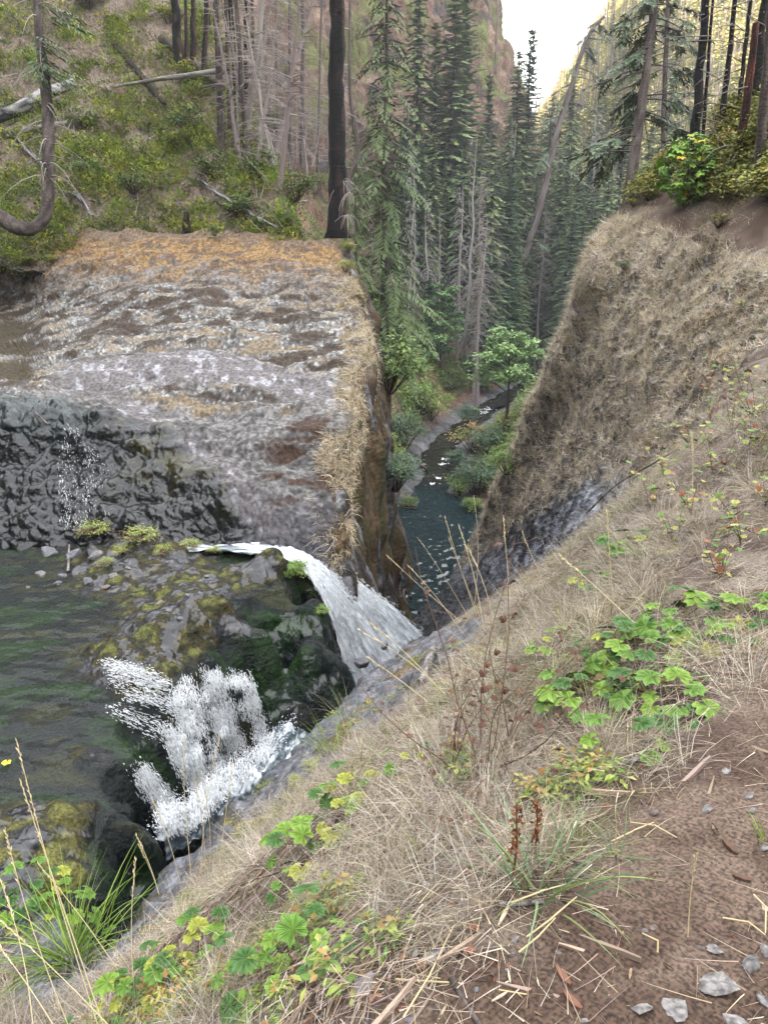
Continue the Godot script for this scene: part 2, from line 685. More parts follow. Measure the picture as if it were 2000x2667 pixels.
func land() -> void:
	for e in [[-500, 2150, -6.0], [-150, 2260, -5.8], [60, 2330, -5.5], [190, 2430, -5.2], [270, 2530, -4.9], [345, 2400, -5.0], [430, 2285, -5.05], [560, 2165, -5.2], [700, 2030, -5.35], [850, 1880, -5.7], [960, 1760, -6.0], [1080, 1660, -6.4], [1200, 1610, -5.9], [1300, 1535, -5.1], [1450, 1440, -4.35], [1560, 1350, -3.7], [1700, 1235, -3.0], [1850, 1075, -2.3], [1960, 905, -1.75], [2040, 770, -1.25]]:
		edge.append(level(e[0], e[1], e[2]))
	for e in [[2010, 700, 17], [1900, 655, 21], [1780, 620, 25], [1690, 590, 28], [1600, 575, 31], [1545, 640, 31.5], [1570, 590, 37], [1700, 480, 46]]:
		edge.append(pt(e[0], e[1], e[2]))
	var c := []
	for e in edge:
		c.append(e)
	for e in [[1500, 2667, -1.62], [2000, 2667, -1.6], [1000, 2640, -1.66], [1250, 2330, -1.68], [1700, 2250, -1.68], [1850, 2050, -1.68], [2000, 1750, -1.7], [2000, 1400, -1.75], [1750, 1800, -1.8], [1500, 1850, -1.98], [1300, 1750, -2.3], [1000, 2000, -2.45], [1000, 2400, -1.95], [700, 2500, -2.35], [500, 2600, -2.85], [300, 2640, -3.7], [120, 2640, -4.3],
			[1500, 1600, -2.45], [1200, 1850, -2.5], [1700, 1450, -2.2], [1850, 1300, -1.95], [1950, 1100, -1.65], [800, 2130, -3.6], [1010, 1870, -4.45], [600, 2350, -3.0], [1200, 1690, -4.5], [1350, 1600, -3.2], [850, 1990, -4.6], [420, 2460, -3.9]]:
		c.append(level(e[0], e[1], e[2]))
	for e in [[2000, 610, 20], [1870, 600, 25], [1720, 560, 31], [2000, 520, 21], [1900, 500, 26], [1760, 490, 31], [2000, 330, 25], [1860, 340, 30], [1740, 440, 33], [2150, 280, 27], [1700, 470, 36]]:
		c.append(pt(e[0], e[1], e[2]))
	for e in [Vector3(0.3, -1.6, 0.2), Vector3(2, -1.5, 0.5), Vector3(-1.5, -1.9, 1.5), Vector3(-3.5, -4.2, 1.0), Vector3(4, -1.2, -1.5), Vector3(6.5, -0.2, -3), Vector3(5.2, -1.3, -6.0), Vector3(7, -1.0, -8.5), Vector3(10, 0.6, -8), Vector3(14, 2.6, -10), Vector3(12, 0.0, -17), Vector3(16, 3.0, -18), Vector3(22, 7, -15), Vector3(30, 12, -12), Vector3(30, 9, -30), Vector3(22, 5.5, -32), Vector3(20, 3.5, -40), Vector3(12, 3, -1), Vector3(20, 8, 2), Vector3(9.8, -0.5, -11.5), Vector3(30, 6, -45), Vector3(3, -0.8, 4), Vector3(8, 2, 5)]:
		c.append(e)
	keep_rim()
	fa = Field.new(c, -12, 34, -52, 6, 0.25)
	for e in [[0.1, 0.3], [0.75, -0.65], [1.35, -1.25], [1.95, -1.75], [2.6, -2.5], [3.7, -3.7], [6.3, -6.6], [9.8, -11.5], [10.3, -17], [10.0, -22], [10.1, -27], [10.5, -31], [12.0, -34.5], [20, -40]]:
		trail_line.append(Vector3(e[0], 0, e[1]))
	c = []
	for e in [[-300, 1450, -6.4], [0, 1470, -6.5], [150, 1490, -6.5], [330, 1440, -6.2], [430, 1415, -6.25], [560, 1450, -6.45], [0, 1700, -6.62], [-300, 1800, -6.62], [0, 1950, -6.62], [250, 1650, -6.55], [250, 1850, -6.58], [150, 2080, -6.56], [-300, 2100, -6.6], [330, 1980, -6.6], [450, 1560, -6.2], [600, 1560, -6.0], [500, 1680, -6.3], [650, 1470, -6.45], [760, 1490, -6.5], [830, 1560, -6.8], [868, 1640, -7.6], [890, 1700, -8.9], [700, 1620, -6.3], [770, 1680, -6.9], [730, 1760, -7.3], [640, 1720, -6.5], [480, 1770, -6.6], [600, 1790, -7.0], [660, 1900, -8.0], [560, 1950, -7.6], [450, 1900, -6.9], [380, 2010, -6.8], [520, 2080, -8.0], [440, 2170, -8.2], [560, 2110, -8.4], [640, 2030, -8.6], [740, 1920, -8.9], [820, 1800, -9.2], [890, 1730, -9.8], [940, 1660, -11.0], [700, 2060, -8.8], [900, 1860, -9.6], [1000, 1720, -11.5],
			[230, 2130, -6.3], [330, 2110, -6.42], [120, 2220, -6.25], [250, 2270, -6.4], [370, 2190, -6.9], [300, 2400, -7.2], [200, 2380, -6.7], [50, 2300, -6.1], [350, 2320, -7.6], [410, 2260, -8.1], [-200, 2300, -6.3]]:
		c.append(level(e[0], e[1], e[2]))
	for e in [Vector3(-14, -6.6, -16), Vector3(-14, -6.6, -6), Vector3(-10, -6.6, -17.5), Vector3(-2, -7, -18), Vector3(-5, -6.6, -17.6), Vector3(1.5, -13, -14), Vector3(1.5, -14, -17)]:
		c.append(e)
	fd = Field.new(c, -16, 3, -19, -3, 0.1)


func light_and_camera() -> void:
	var cam := Camera3D.new()
	cam.name = "camera"
	cam.fov = rad_to_deg(2.0 * atan(1333.5 / 2000.0))
	cam.near = 0.05
	cam.far = 4000.0
	cam.rotation.x = -deg_to_rad(20.0)
	cam.current = true
	add_child(cam)
	var env := Environment.new()
	env.background_mode = Environment.BG_SKY
	var sky := ProceduralSkyMaterial.new()
	sky.sky_top_color = Color(0.96, 0.965, 0.98)
	sky.sky_horizon_color = Color(1.0, 0.99, 0.97)
	sky.sky_curve = 0.12
	sky.ground_bottom_color = Color(0.25, 0.22, 0.18)
	sky.ground_horizon_color = Color(0.6, 0.6, 0.58)
	sky.sun_angle_max = 30.0
	env.sky = Sky.new()
	env.sky.sky_material = sky
	env.background_energy_multiplier = 1.0
	env.tonemap_mode = Environment.TONE_MAPPER_LINEAR
	env.tonemap_exposure = EXPOSURE
	env.sdfgi_enabled = true
	env.ssao_enabled = true
	env.ssil_enabled = true
	env.fog_enabled = true
	env.fog_mode = Environment.FOG_MODE_EXPONENTIAL
	env.fog_density = 0.00035
	env.fog_light_color = Color(0.95, 0.97, 1.0)
	var we := WorldEnvironment.new()
	we.name = "world_environment"
	we.environment = env
	add_child(we)
	var sun := DirectionalLight3D.new()
	sun.name = "sun"
	sun.light_energy = 1.6
	sun.light_color = Color(1.0, 0.95, 0.84)
	sun.light_angular_distance = 0.5
	sun.shadow_enabled = true
	sun.look_at_from_position(Vector3(-0.84, 0.44, 0.30), Vector3.ZERO)
	add_child(sun)


const EXPOSURE := 5.1


func lin(r: float, g: float, b: float) -> Color:
	return Color(r, g, b)


func part_of(m: ArrayMesh, i: int) -> ArrayMesh:
	var a := ArrayMesh.new()
	a.add_surface_from_arrays(Mesh.PRIMITIVE_TRIANGLES, m.surface_get_arrays(i))
	a.surface_set_material(0, m.surface_get_material(i))
	return a


func near_ground() -> void:
	var base := func(u: float, v: float) -> Vector3:
		var r := 0.45 * pow(110.0, v)
		var az := deg_to_rad(lerpf(-100.0, 115.0, u))
		var x := r * sin(az)
		var z := -r * cos(az)
		return Vector3(x, near_h(x, z), z)
	var push = func(p: Vector3, _n: Vector3, _u: float, _v: float) -> float:
		var o := rim(p.x, p.z)
		var rock := rock_w(o.x, o.y, p)
		var t := trail_w(p.x, p.z)
		var k := st(1.0, 6.0, Vector2(p.x, p.z).length())
		var d := 0.03 * fb(p, 2.2) * (1.0 - t * 0.7) + 0.008 * fb(p, 9.0)
		d += rock * (0.14 * (cell(p, 1.6) - 0.4) + 0.04 * (cell(p, 4.0) - 0.3))
		return d + k * 0.06 * fb(p, 0.7) - 0.02 * t
	var tint := func(p: Vector3, n: Vector3, _u: float, _v: float) -> Color:
		var o := rim(p.x, p.z)
		var rock := rock_w(o.x, o.y, p)
		var t := trail_w(p.x, p.z)
		var f := fb(p, 3.1)
		var g := fb(p + Vector3(31, 0, 7), 0.9)
		var soil := lin(0.1, 0.068, 0.052).lerp(lin(0.24, 0.2, 0.16), st(-0.3, 0.5, f + 0.5 * g))
		var path := lin(0.085, 0.054, 0.038).lerp(lin(0.155, 0.108, 0.08), st(-0.4, 0.5, g + 0.7 * f + 0.5 * fb(p, 11.0)))
		var c := soil.lerp(path, t)
		var stone := lin(0.085, 0.09, 0.105).lerp(lin(0.2, 0.2, 0.225), st(-0.3, 0.45, f))
		stone = stone.lerp(lin(0.05, 0.042, 0.018), st(0.15, 0.4, g - 0.2 * f) * 0.8)
		stone = stone.lerp(lin(0.2, 0.12, 0.035), st(-0.5, 0.1, -absf(o.x + 0.75 * rock)) * st(0.1, 0.3, g) * 0.6)
		c = c.lerp(stone, rock)
		return c
	var pick = func(p: Vector3, _u: float, _v: float) -> int:
		var o := rim(p.x, p.z)
		return 1 if rock_w(o.x, o.y, p) > 0.5 else 2 if trail_w(p.x, p.z) > 0.5 else 0
	var all := sheet(460, 440, base, push, tint, [M.dirt, M.wet_rock, M.dirt], pick)
	tag(obj("ground", part_of(all, 0), null), "dry grassy slope falling away to the gorge", "ground", "", "structure")
	tag(obj("rock_ledge", part_of(all, 1), null), "bare blue grey rock ledge along the rim of the slot", "rock ledge", "", "structure")
	tag(obj("path", part_of(all, 2), null), "brown dirt trail along the top of the slope", "path", "", "structure")


# how much the near ground is bare rock, by the distance inside its rim
func rock_w(s: float, at: float, p: Vector3) -> float:
	var wide := 0.25
	if at < 4.5: wide = 0.5
	elif at < 13.0: wide = lerpf(0.35, 2.1, st(5.5, 9.5, at)) * (1.0 - 0.85 * st(11.2, 12.8, at))
	else: wide = -0.5
	return st(-wide - 0.16, -wide + 0.16, s + 0.32 * fb(p, 1.1))


func river_bed() -> void:
	var base := func(u: float, v: float) -> Vector3:
		var x := lerpf(-15.5, 2.5, u)
		var z := lerpf(-18.5, -3.6, v)
		return Vector3(x, river_h(x, z), z)
	var push = func(p: Vector3, n: Vector3, _u: float, _v: float) -> float:
		var bed := st(-6.4, -6.52, p.y) * st(0.75, 0.95, n.y)
		var isle := st(-14.2, -15.0, p.z) * st(-2.2, -3.0, p.x)
		var lump := lerpf(0.06, 0.13, isle) * (cell(p, 1.6) - 0.35) + 0.045 * (cell(p, 4.2) - 0.3) + 0.1 * fb(p, 0.9)
		var q := Vector3(p.x * 0.5, p.y * 3.0, p.z)
		return lerpf(lump, 0.05 * fb(q, 1.6) + 0.02 * fb(p, 6.0), bed * 0.85)
	var tint := func(p: Vector3, n: Vector3, _u: float, _v: float) -> Color:
		var f := fb(p, 1.4)
		var g := fb(p + Vector3(9, 4, 2), 4.0)
		var q := fb(Vector3(p.x * 0.6, 0, p.z * 1.6), 0.8)
		var bed := st(-6.42, -6.52, p.y)
		var stone := lin(0.02, 0.021, 0.024).lerp(lin(0.075, 0.073, 0.08), st(-0.1, 0.5, g))
		var mosscol := lin(0.018, 0.018, 0.006).lerp(lin(0.055, 0.042, 0.011), st(-0.3, 0.4, g))
		mosscol = mosscol.lerp(lin(0.12, 0.13, 0.025), st(0.25, 0.55, f + 0.3 * g) * st(0.5, 0.9, n.y))
		var c := stone.lerp(mosscol, st(-0.25, 0.15, f + 0.25 * g + 0.15 * (0.8 - n.y)))
		# weed and stone on the river floor
		var weed := lin(0.005, 0.01, 0.008).lerp(lin(0.01, 0.032, 0.007), st(0.0, 0.45, q + 0.2 * g))
		weed = weed.lerp(lin(0.03, 0.032, 0.01), st(0.2, 0.5, -q + 0.2 * g) * 0.8)
		c = c.lerp(weed, bed)
		# rounded rock by the bank: yellow moss on its back
		var bank := st(-7.4, -6.7, p.z) * (1.0 - st(-4.4, -3.9, p.z))
		c = c.lerp(lin(0.15, 0.145, 0.035), bank * st(-6.62, -6.45, p.y) * st(-0.2, 0.3, f + 0.3 * g) * 0.85)
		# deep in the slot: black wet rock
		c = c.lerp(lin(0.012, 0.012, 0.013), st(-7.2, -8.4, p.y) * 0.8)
		return c
	var pick = func(p: Vector3, _u: float, _v: float) -> int:
		return 1 if p.y < -6.42 and p.y > -6.9 or fb(p, 1.4) + 0.3 * fb(p, 4.0) > 0.0 and p.y > -8.0 else 0
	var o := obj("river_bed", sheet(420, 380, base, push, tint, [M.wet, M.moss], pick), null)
	tag(o, "mossy rock mound and dark river bed above the falls", "river bed", "", "structure")
	# running water over it
	base = func(u: float, v: float) -> Vector3:
		var x := lerpf(-15.5, -1.2, u)
		var z := lerpf(-18.4, -4.6, v)
		var b := fd.at(x, z)
		var y := -6.475
		var q := Vector3(x * 0.6 + z * 0.5, 0, z * 1.3 - x * 0.45)
		y += 0.007 * fine(q, 3.3) + 0.012 * fine(q, 1.2) + 0.0 * b
		return Vector3(x, y, z)
	pick = func(p: Vector3, _u: float, _v: float) -> int:
		return 0 if fd.at(p.x, p.z) > -6.74 and fd.at(p.x, p.z) < -6.36 else -1
	o = obj("river", sheet(420, 380, base, null, func(_p, _n, _u, _v): return Color.WHITE, [M.film], pick, false), null)
	tag(o, "shallow clear river sliding over dark green weed", "river", "", "structure")


var cliff_p := PackedVector3Array()
var cliff_n := PackedVector3Array()
var cliff_w := 1
var brow_p := PackedVector3Array()
var brow_n := PackedVector3Array()
var hill_p := PackedVector3Array()
var hill_n := PackedVector3Array()
var hill_w := 1
var val_p := PackedVector3Array()
var val_n := PackedVector3Array()
var pc: Patch
var pb: Patch
var pw: Patch


func grid_of(rows: Array) -> Array:
	var g := []
	for r in rows:
		var l := []
		for e in r:
			l.append(pt(e[0], e[1], e[2]))
		g.append(l)
	return g


# the sloping shelf of rock beyond the river
func shelf() -> void:
	pc = Patch.new(grid_of([
		[[-400, 560, 50], [0, 570, 46], [130, 590, 42], [300, 603, 38.5], [500, 606, 36.8], [700, 612, 35.5], [880, 632, 34]],
		[[-400, 690, 47], [0, 690, 42], [130, 690, 38.5], [300, 690, 33.5], [500, 690, 32], [700, 692, 31], [912, 712, 30]],
		[[-400, 800, 45], [0, 800, 41.5], [130, 790, 35], [300, 790, 29.5], [500, 790, 28], [720, 795, 27], [930, 800, 26.5]],
		[[-400, 880, 33], [0, 880, 32], [130, 880, 28], [300, 880, 25.4], [500, 885, 24.3], [740, 890, 23.5], [964, 890, 23]],
		[[-400, 980, 23], [0, 980, 22.7], [130, 980, 21.9], [300, 980, 21.2], [510, 985, 21], [730, 985, 20.7], [926, 1000, 20.3]],
		[[-400, 1062, 18.5], [0, 1062, 18.5], [130, 1065, 18.6], [300, 1070, 18.8], [520, 1080, 18.9], [720, 1090, 18.7], [917, 1110, 18.5]],
		[[-400, 1180, 17.9], [0, 1180, 17.9], [130, 1180, 17.9], [300, 1190, 18.0], [520, 1200, 17.9], [710, 1210, 17.6], [874, 1230, 17.5]],
		[[-400, 1300, 17.2], [0, 1300, 17.2], [130, 1300, 17.2], [300, 1310, 17.2], [530, 1320, 17.0], [710, 1330, 16.9], [877, 1340, 16.9]],
		[[-400, 1400, 16.8], [0, 1400, 16.8], [130, 1400, 16.8], [300, 1410, 16.7], [540, 1420, 16.7], [710, 1430, 16.7], [864, 1440, 16.7]],
		[[-400, 1540, 16.8], [0, 1540, 16.8], [130, 1540, 16.8], [300, 1540, 16.7], [540, 1540, 16.7], [710, 1540, 16.8], [862, 1580, 16.9]]]))
	var base := func(u: float, v: float) -> Vector3:
		return pc.at(v * 9.0, u)
	var push = func(p: Vector3, _n: Vector3, u: float, v: float) -> float:
		var smooth := band(u, v * 9.0)
		var e := st(0.0, 0.03, 1.0 - u)
		var big := 0.35 * fb(p, 0.22) + 0.16 * fb(Vector3(p.x * 0.4, p.y, p.z), 0.7)
		var chunk := 0.09 * (cell(Vector3(p.x * 0.6, p.y, p.z), 1.5) - 0.3) + 0.055 * (cell(p, 4.2) - 0.3) + soaked(u, v * 9.0, p) * 0.16 * (cell(p, 1.5) - 0.3)
		return (big + chunk * (1.0 - 0.7 * smooth)) * (0.25 + 0.75 * e) + 0.03 * fb(p, 3.0)
	var tint := func(p: Vector3, n: Vector3, u: float, v: float) -> Color:
		var r := v * 9.0
		var f := fb(p, 0.8)
		var g := fb(p + Vector3(5, 1, 3), 3.4)
		var e := fb(Vector3(p.x * 0.45, p.y * 1.2, p.z * 0.8), 1.1)
		var c := lin(0.085, 0.08, 0.078).lerp(lin(0.215, 0.205, 0.2), st(-0.4, 0.4, g + 0.5 * f))
		var mid := st(1.3, 2.0, r + 0.6 * f) * (1.0 - st(4.4, 5.0, r + 0.5 * f))
		# pale lichen on the stones
		c = c.lerp(lin(0.46, 0.46, 0.43), mid * st(0.2, 0.42, fine(p, 4.5) * 0.6 + 0.35 * fine(p, 9.0) + 0.25 * f) * 0.8 * (1.0 - band(u, r)))
		# dark brown moss in streaks
		c = c.lerp(lin(0.045, 0.026, 0.012), st(1.0, 1.8, r) * (1.0 - st(4.3, 4.8, r)) * st(0.02, 0.18, e + 0.15 * g) * 0.92 * (1.0 - band(u, r)))
		c = c.lerp(lin(0.23, 0.165, 0.085), mid * st(0.16, 0.4, -e + 0.25 * g) * 0.7 * (1.0 - band(u, r)))
		# the washed band: smooth, lilac grey with white streaks
		var w := band(u, r)
		c = c.lerp(lin(0.155, 0.14, 0.142), w * 0.8)
		var streak := fb(Vector3(p.x * 1.6 + p.y * 0.6, p.y * 0.4, p.z * 1.0), 1.2)
		c = c.lerp(lin(0.5, 0.5, 0.54), w * st(0.12, 0.42, streak + 0.25 * g) * 0.6)
		# golden moss along the top
		var top := 1.0 - st(0.7, 1.9, r + 0.9 * f)
		var gold := lin(0.17, 0.09, 0.026).lerp(lin(0.33, 0.205, 0.08), st(-0.3, 0.4, g + 0.3 * f))
		gold = gold.lerp(lin(0.12, 0.065, 0.035), st(0.1, 0.35, e))
		c = c.lerp(gold, top * st(-0.3, 0.05, f * 0.6 + g * 0.6 + 0.35 - 0.2 * r))
		c = c.lerp(lin(0.13, 0.08, 0.05).lerp(lin(0.2, 0.15, 0.1), st(-0.2, 0.3, g)), (1.0 - st(0.1, 0.45, r + 0.3 * f)))
		# dark red tufts low on the right
		var low := st(4.6, 5.2, r) * (1.0 - st(6.6, 7.4, r)) * st(0.78, 0.86, u)
		c = c.lerp(lin(0.06, 0.032, 0.02), low * st(0.0, 0.25, e + 0.3 * g))
		# the lower face, darker
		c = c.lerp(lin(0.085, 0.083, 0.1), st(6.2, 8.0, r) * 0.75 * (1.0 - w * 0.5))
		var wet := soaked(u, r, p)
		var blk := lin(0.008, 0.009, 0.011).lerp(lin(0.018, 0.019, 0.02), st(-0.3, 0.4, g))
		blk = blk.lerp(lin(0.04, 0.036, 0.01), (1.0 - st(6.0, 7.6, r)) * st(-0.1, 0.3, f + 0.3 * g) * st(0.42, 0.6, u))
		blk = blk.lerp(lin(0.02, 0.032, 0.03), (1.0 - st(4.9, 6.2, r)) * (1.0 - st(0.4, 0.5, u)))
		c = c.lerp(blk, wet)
		c = c.lerp(lin(0.05, 0.035, 0.02), st(0.985, 1.0, u) * 0.6)
		# bed of the upper pool
		c = c.lerp(lin(0.06, 0.045, 0.02), st(-3.82, -3.98, p.y) * st(2.0, 2.6, r) * (1.0 - st(4.9, 5.1, r)) * (1.0 - st(0.26, 0.36, u + 0.12 * f)))
		return c
	var pick = func(p: Vector3, u: float, v: float) -> int:
		return 1 if soaked(u, v * 9.0, p) > 0.5 else 0
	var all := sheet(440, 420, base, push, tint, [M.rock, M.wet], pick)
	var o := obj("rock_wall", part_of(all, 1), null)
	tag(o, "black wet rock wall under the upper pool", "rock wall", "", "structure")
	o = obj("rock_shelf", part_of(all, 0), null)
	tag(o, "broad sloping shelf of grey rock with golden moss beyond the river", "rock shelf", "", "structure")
	# its far side drops straight into the gorge
	var g := []
	for r in pc.rows:
		var a: Vector3 = pc.g[r][6]
		var l := [a]
		var out := lerpf(-0.55, 0.08, st(0, 4, float(r)))
		for k in [[0.03, 0.25], [0.14, 0.65], [0.35, 0.9], [0.7, 1.0], [1.0, 1.05]]:
			l.append(Vector3(lerpf(a.x, lerpf(0.3, -0.08, st(2.0, 6.0, float(r))), k[1]), lerpf(a.y, -27.5, k[0]), a.z - 1.2 * k[0]))
		g.append(l)
	pw = Patch.new(g)
	base = func(u: float, v: float) -> Vector3:
		return pw.at(v * 9.0, u)
	push = func(p: Vector3, _n: Vector3, u: float, _v: float) -> float:
		var e := st(0.0, 0.1, u)
		return e * (0.5 * fb(Vector3(p.x, p.y * 0.25, p.z), 0.5) + 0.25 * (cell(Vector3(p.x, p.y * 0.5, p.z), 1.1) - 0.3))
	tint = func(p: Vector3, _n: Vector3, u: float, _v: float) -> Color:
		var g2 := fb(p, 2.4)
		var band_ := fb(Vector3(p.x, p.y * 0.12, p.z * 1.3), 0.8)
		var c := lin(0.075, 0.045, 0.022).lerp(lin(0.16, 0.11, 0.055), st(-0.3, 0.4, g2))
		c = c.lerp(lin(0.035, 0.03, 0.028), st(0.0, 0.3, band_))
		c = c.lerp(lin(0.3, 0.3, 0.32), st(0.28, 0.45, band_ + 0.25 * g2) * 0.6)
		return c.lerp(lin(0.06, 0.055, 0.02), st(0.15, 0.4, -band_ + 0.3 * g2))
	o = obj("gorge_wall", sheet(120, 200, base, push, tint, [M.rock], null), null)
	tag(o, "sheer brown mossy wall of the rock shelf down to the pool", "gorge wall", "", "structure")
	# the still water held on the shelf
	base = func(u: float, v: float) -> Vector3:
		var a := level(lerpf(-400, 330, u), lerpf(806, 1066, pow(v, 0.8)), -3.9)
		return a + Vector3(0, 0.012 * fine(Vector3(a.x, 0, a.z * 1.5), 1.6) + 0.006 * fine(a, 4.0), 0)
	o = obj("upper_pool", sheet(160, 160, base, null, func(_p, _n, _u, _v): return Color.WHITE, [M.film], null, false), null)
	tag(o, "still brown pool lying on the rock shelf", "pool", "", "structure")


# the smooth washed band over the shelf
func band(u: float, r: float) -> float:
	var c1 := 4.15 + 0.35 * sin(u * 7.0)
	var a := (1.0 - st(0.18, 0.5, absf(r - c1))) * st(0.3, 0.42, u)
	var c2 := lerpf(0.52, 0.86, st(4.4, 8.2, r))
	var b := (1.0 - st(0.02, 0.075, absf(u - c2))) * st(4.2, 4.8, r) * (1.0 - st(7.4, 8.0, r))
	return clampf(maxf(a, b), 0, 1)


func soaked(u: float, r: float, p: Vector3) -> float:
	var lim := lerpf(0.6, 0.78, st(5.0, 7.6, r)) - 0.2 * (1.0 - st(4.8, 5.3, r))
	var a := 1.0 - st(-0.035, 0.035, u - lim + 0.05 * fb(p, 1.3))
	return clampf(a * st(4.72, 5.0, r + 0.25 * fb(p, 0.9)), 0, 1)


# the great wall on the right bank
func cliff() -> void:
	pb = Patch.new(grid_of([
		[[1640, 600, 41], [1540, 642, 31.5], [1600, 575, 31], [1690, 590, 28], [1780, 620, 25], [1900, 655, 21], [2010, 700, 17], [2200, 780, 14]],
		[[1620, 720, 46], [1500, 740, 32.5], [1590, 705, 29.5], [1690, 715, 26.5], [1790, 730, 23.3], [1900, 765, 19.5], [2000, 810, 15.8], [2200, 880, 13]],
		[[1580, 840, 50], [1465, 850, 35], [1560, 845, 30.5], [1660, 850, 26.5], [1760, 865, 22.8], [1850, 895, 18.8], [1950, 940, 15], [2150, 1010, 12.5]],
		[[1530, 990, 58], [1405, 1000, 40], [1500, 995, 33.5], [1600, 1005, 27.8], [1700, 1020, 23.3], [1790, 1050, 18.8], [1890, 1090, 14.6], [2050, 1160, 12]],
		[[1480, 1150, 66], [1345, 1150, 49], [1430, 1155, 39], [1520, 1165, 31], [1610, 1185, 25], [1690, 1210, 19.6], [1770, 1240, 15], [1900, 1310, 12]],
		[[1430, 1290, 76], [1285, 1290, 61], [1345, 1305, 46], [1420, 1315, 35], [1500, 1320, 27.5], [1570, 1335, 20.8], [1640, 1360, 15.6], [1750, 1420, 12.5]],
		[[1390, 1400, 84], [1240, 1405, 70], [1280, 1425, 53], [1325, 1445, 42], [1385, 1460, 32], [1450, 1475, 23.5], [1520, 1500, 17], [1620, 1550, 13]],
		[[1300, 1530, 74], [1160, 1530, 61], [1200, 1540, 50], [1250, 1550, 41], [1310, 1560, 30.5], [1370, 1580, 22.6], [1430, 1600, 17], [1520, 1640, 13.4]],
		[[1240, 1595, 68], [1095, 1597, 56], [1120, 1612, 48], [1160, 1625, 39], [1220, 1640, 29.6], [1290, 1660, 22], [1350, 1680, 17], [1440, 1720, 13.6]],
		[[1140, 1720, 60], [1000, 1720, 50], [1020, 1740, 44], [1060, 1760, 36], [1110, 1780, 28], [1180, 1800, 21.4], [1240, 1820, 17], [1320, 1860, 14]]]))
	var base := func(u: float, v: float) -> Vector3:
		return pb.at(v * 9.0, u)
	var push = func(p: Vector3, _n: Vector3, u: float, v: float) -> float:
		var q := Vector3(p.x + p.y * 0.5, p.y * 0.55, p.z)
		var low := st(0.52, 0.68, v)
		return (0.4 * fb(p, 0.16) + 0.28 * (cell(q, 0.9) - 0.35) * (1.0 - 0.5 * low) + 0.12 * (cell(q, 2.2) - 0.3) + 0.04 * fb(p, 3.0)) * st(0.0, 0.06, v)
	var tint := func(p: Vector3, n: Vector3, u: float, v: float) -> Color:
		var q := Vector3(p.x + p.y * 0.6, p.y * 0.5, p.z)
		var f := fb(q, 0.5)
		var g := fb(q, 2.2)
		var c := lin(0.08, 0.072, 0.066).lerp(lin(0.3, 0.265, 0.22), st(-0.3, 0.45, g))
		c = c.lerp(lin(0.14, 0.08, 0.025), st(0.1, 0.4, f + 0.3 * g) * st(0.35, 0.75, u) * 0.8)
		var low := st(-0.05, 0.05, v - lerpf(0.74, 0.5, st(0.1, 0.62, u)) + 0.04 * f)
		var blue := lin(0.13, 0.14, 0.165).lerp(lin(0.34, 0.36, 0.4), st(-0.2, 0.4, g + 0.5 * f))
		blue = blue.lerp(lin(0.04, 0.042, 0.055), st(0.02, 0.3, fb(Vector3(p.x * 2.0, p.y * 0.3, p.z), 0.5)))
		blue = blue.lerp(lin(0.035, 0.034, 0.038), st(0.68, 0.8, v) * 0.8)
		return c.lerp(blue, low)
	var o := obj("cliff", sheet(330, 420, base, push, tint, [M.rock], null, true, true), null)
	cliff_p = last_p
	cliff_n = last_n
	cliff_w = last_w
	tag(o, "steep curved cliff below the trail, shaggy with dry hanging grass", "cliff", "", "structure")


func hillside() -> void:
	var base := func(u: float, v: float) -> Vector3:
		var x := lerpf(-44.0, 1.5, u)
		var z := lerpf(-35.0, -84.0, pow(v, 1.3)) + minf(0.0, x + 4.0) * 0.4
		return Vector3(x, spur(x, z), z)
	var push = func(p: Vector3, _n: Vector3, _u: float, _v: float) -> float:
		return 0.35 * fb(p, 0.5) + 0.12 * fb(p, 1.7)
	var tint := func(p: Vector3, n: Vector3, _u: float, _v: float) -> Color:
		var f := fb(p, 0.35)
		var g := fb(p, 2.1)
		var c := lin(0.1, 0.063, 0.042).lerp(lin(0.25, 0.19, 0.145), st(-0.35, 0.4, g + 0.3 * f))
		c = c.lerp(lin(0.21, 0.17, 0.14), st(0.1, 0.4, f - 0.2 * g) * 0.6)
		c = c.lerp(lin(0.06, 0.07, 0.025), st(0.0, 0.3, -f + 0.3 * g) * 0.6)
		return c
	var o := obj("hillside", sheet(230, 230, base, push, tint, [M.soil], null), null)
	hill_p = last_p
	hill_n = last_n
	hill_w = last_w
	tag(o, "burnt brown hillside with low green plants left of the gorge", "hillside", "", "structure")


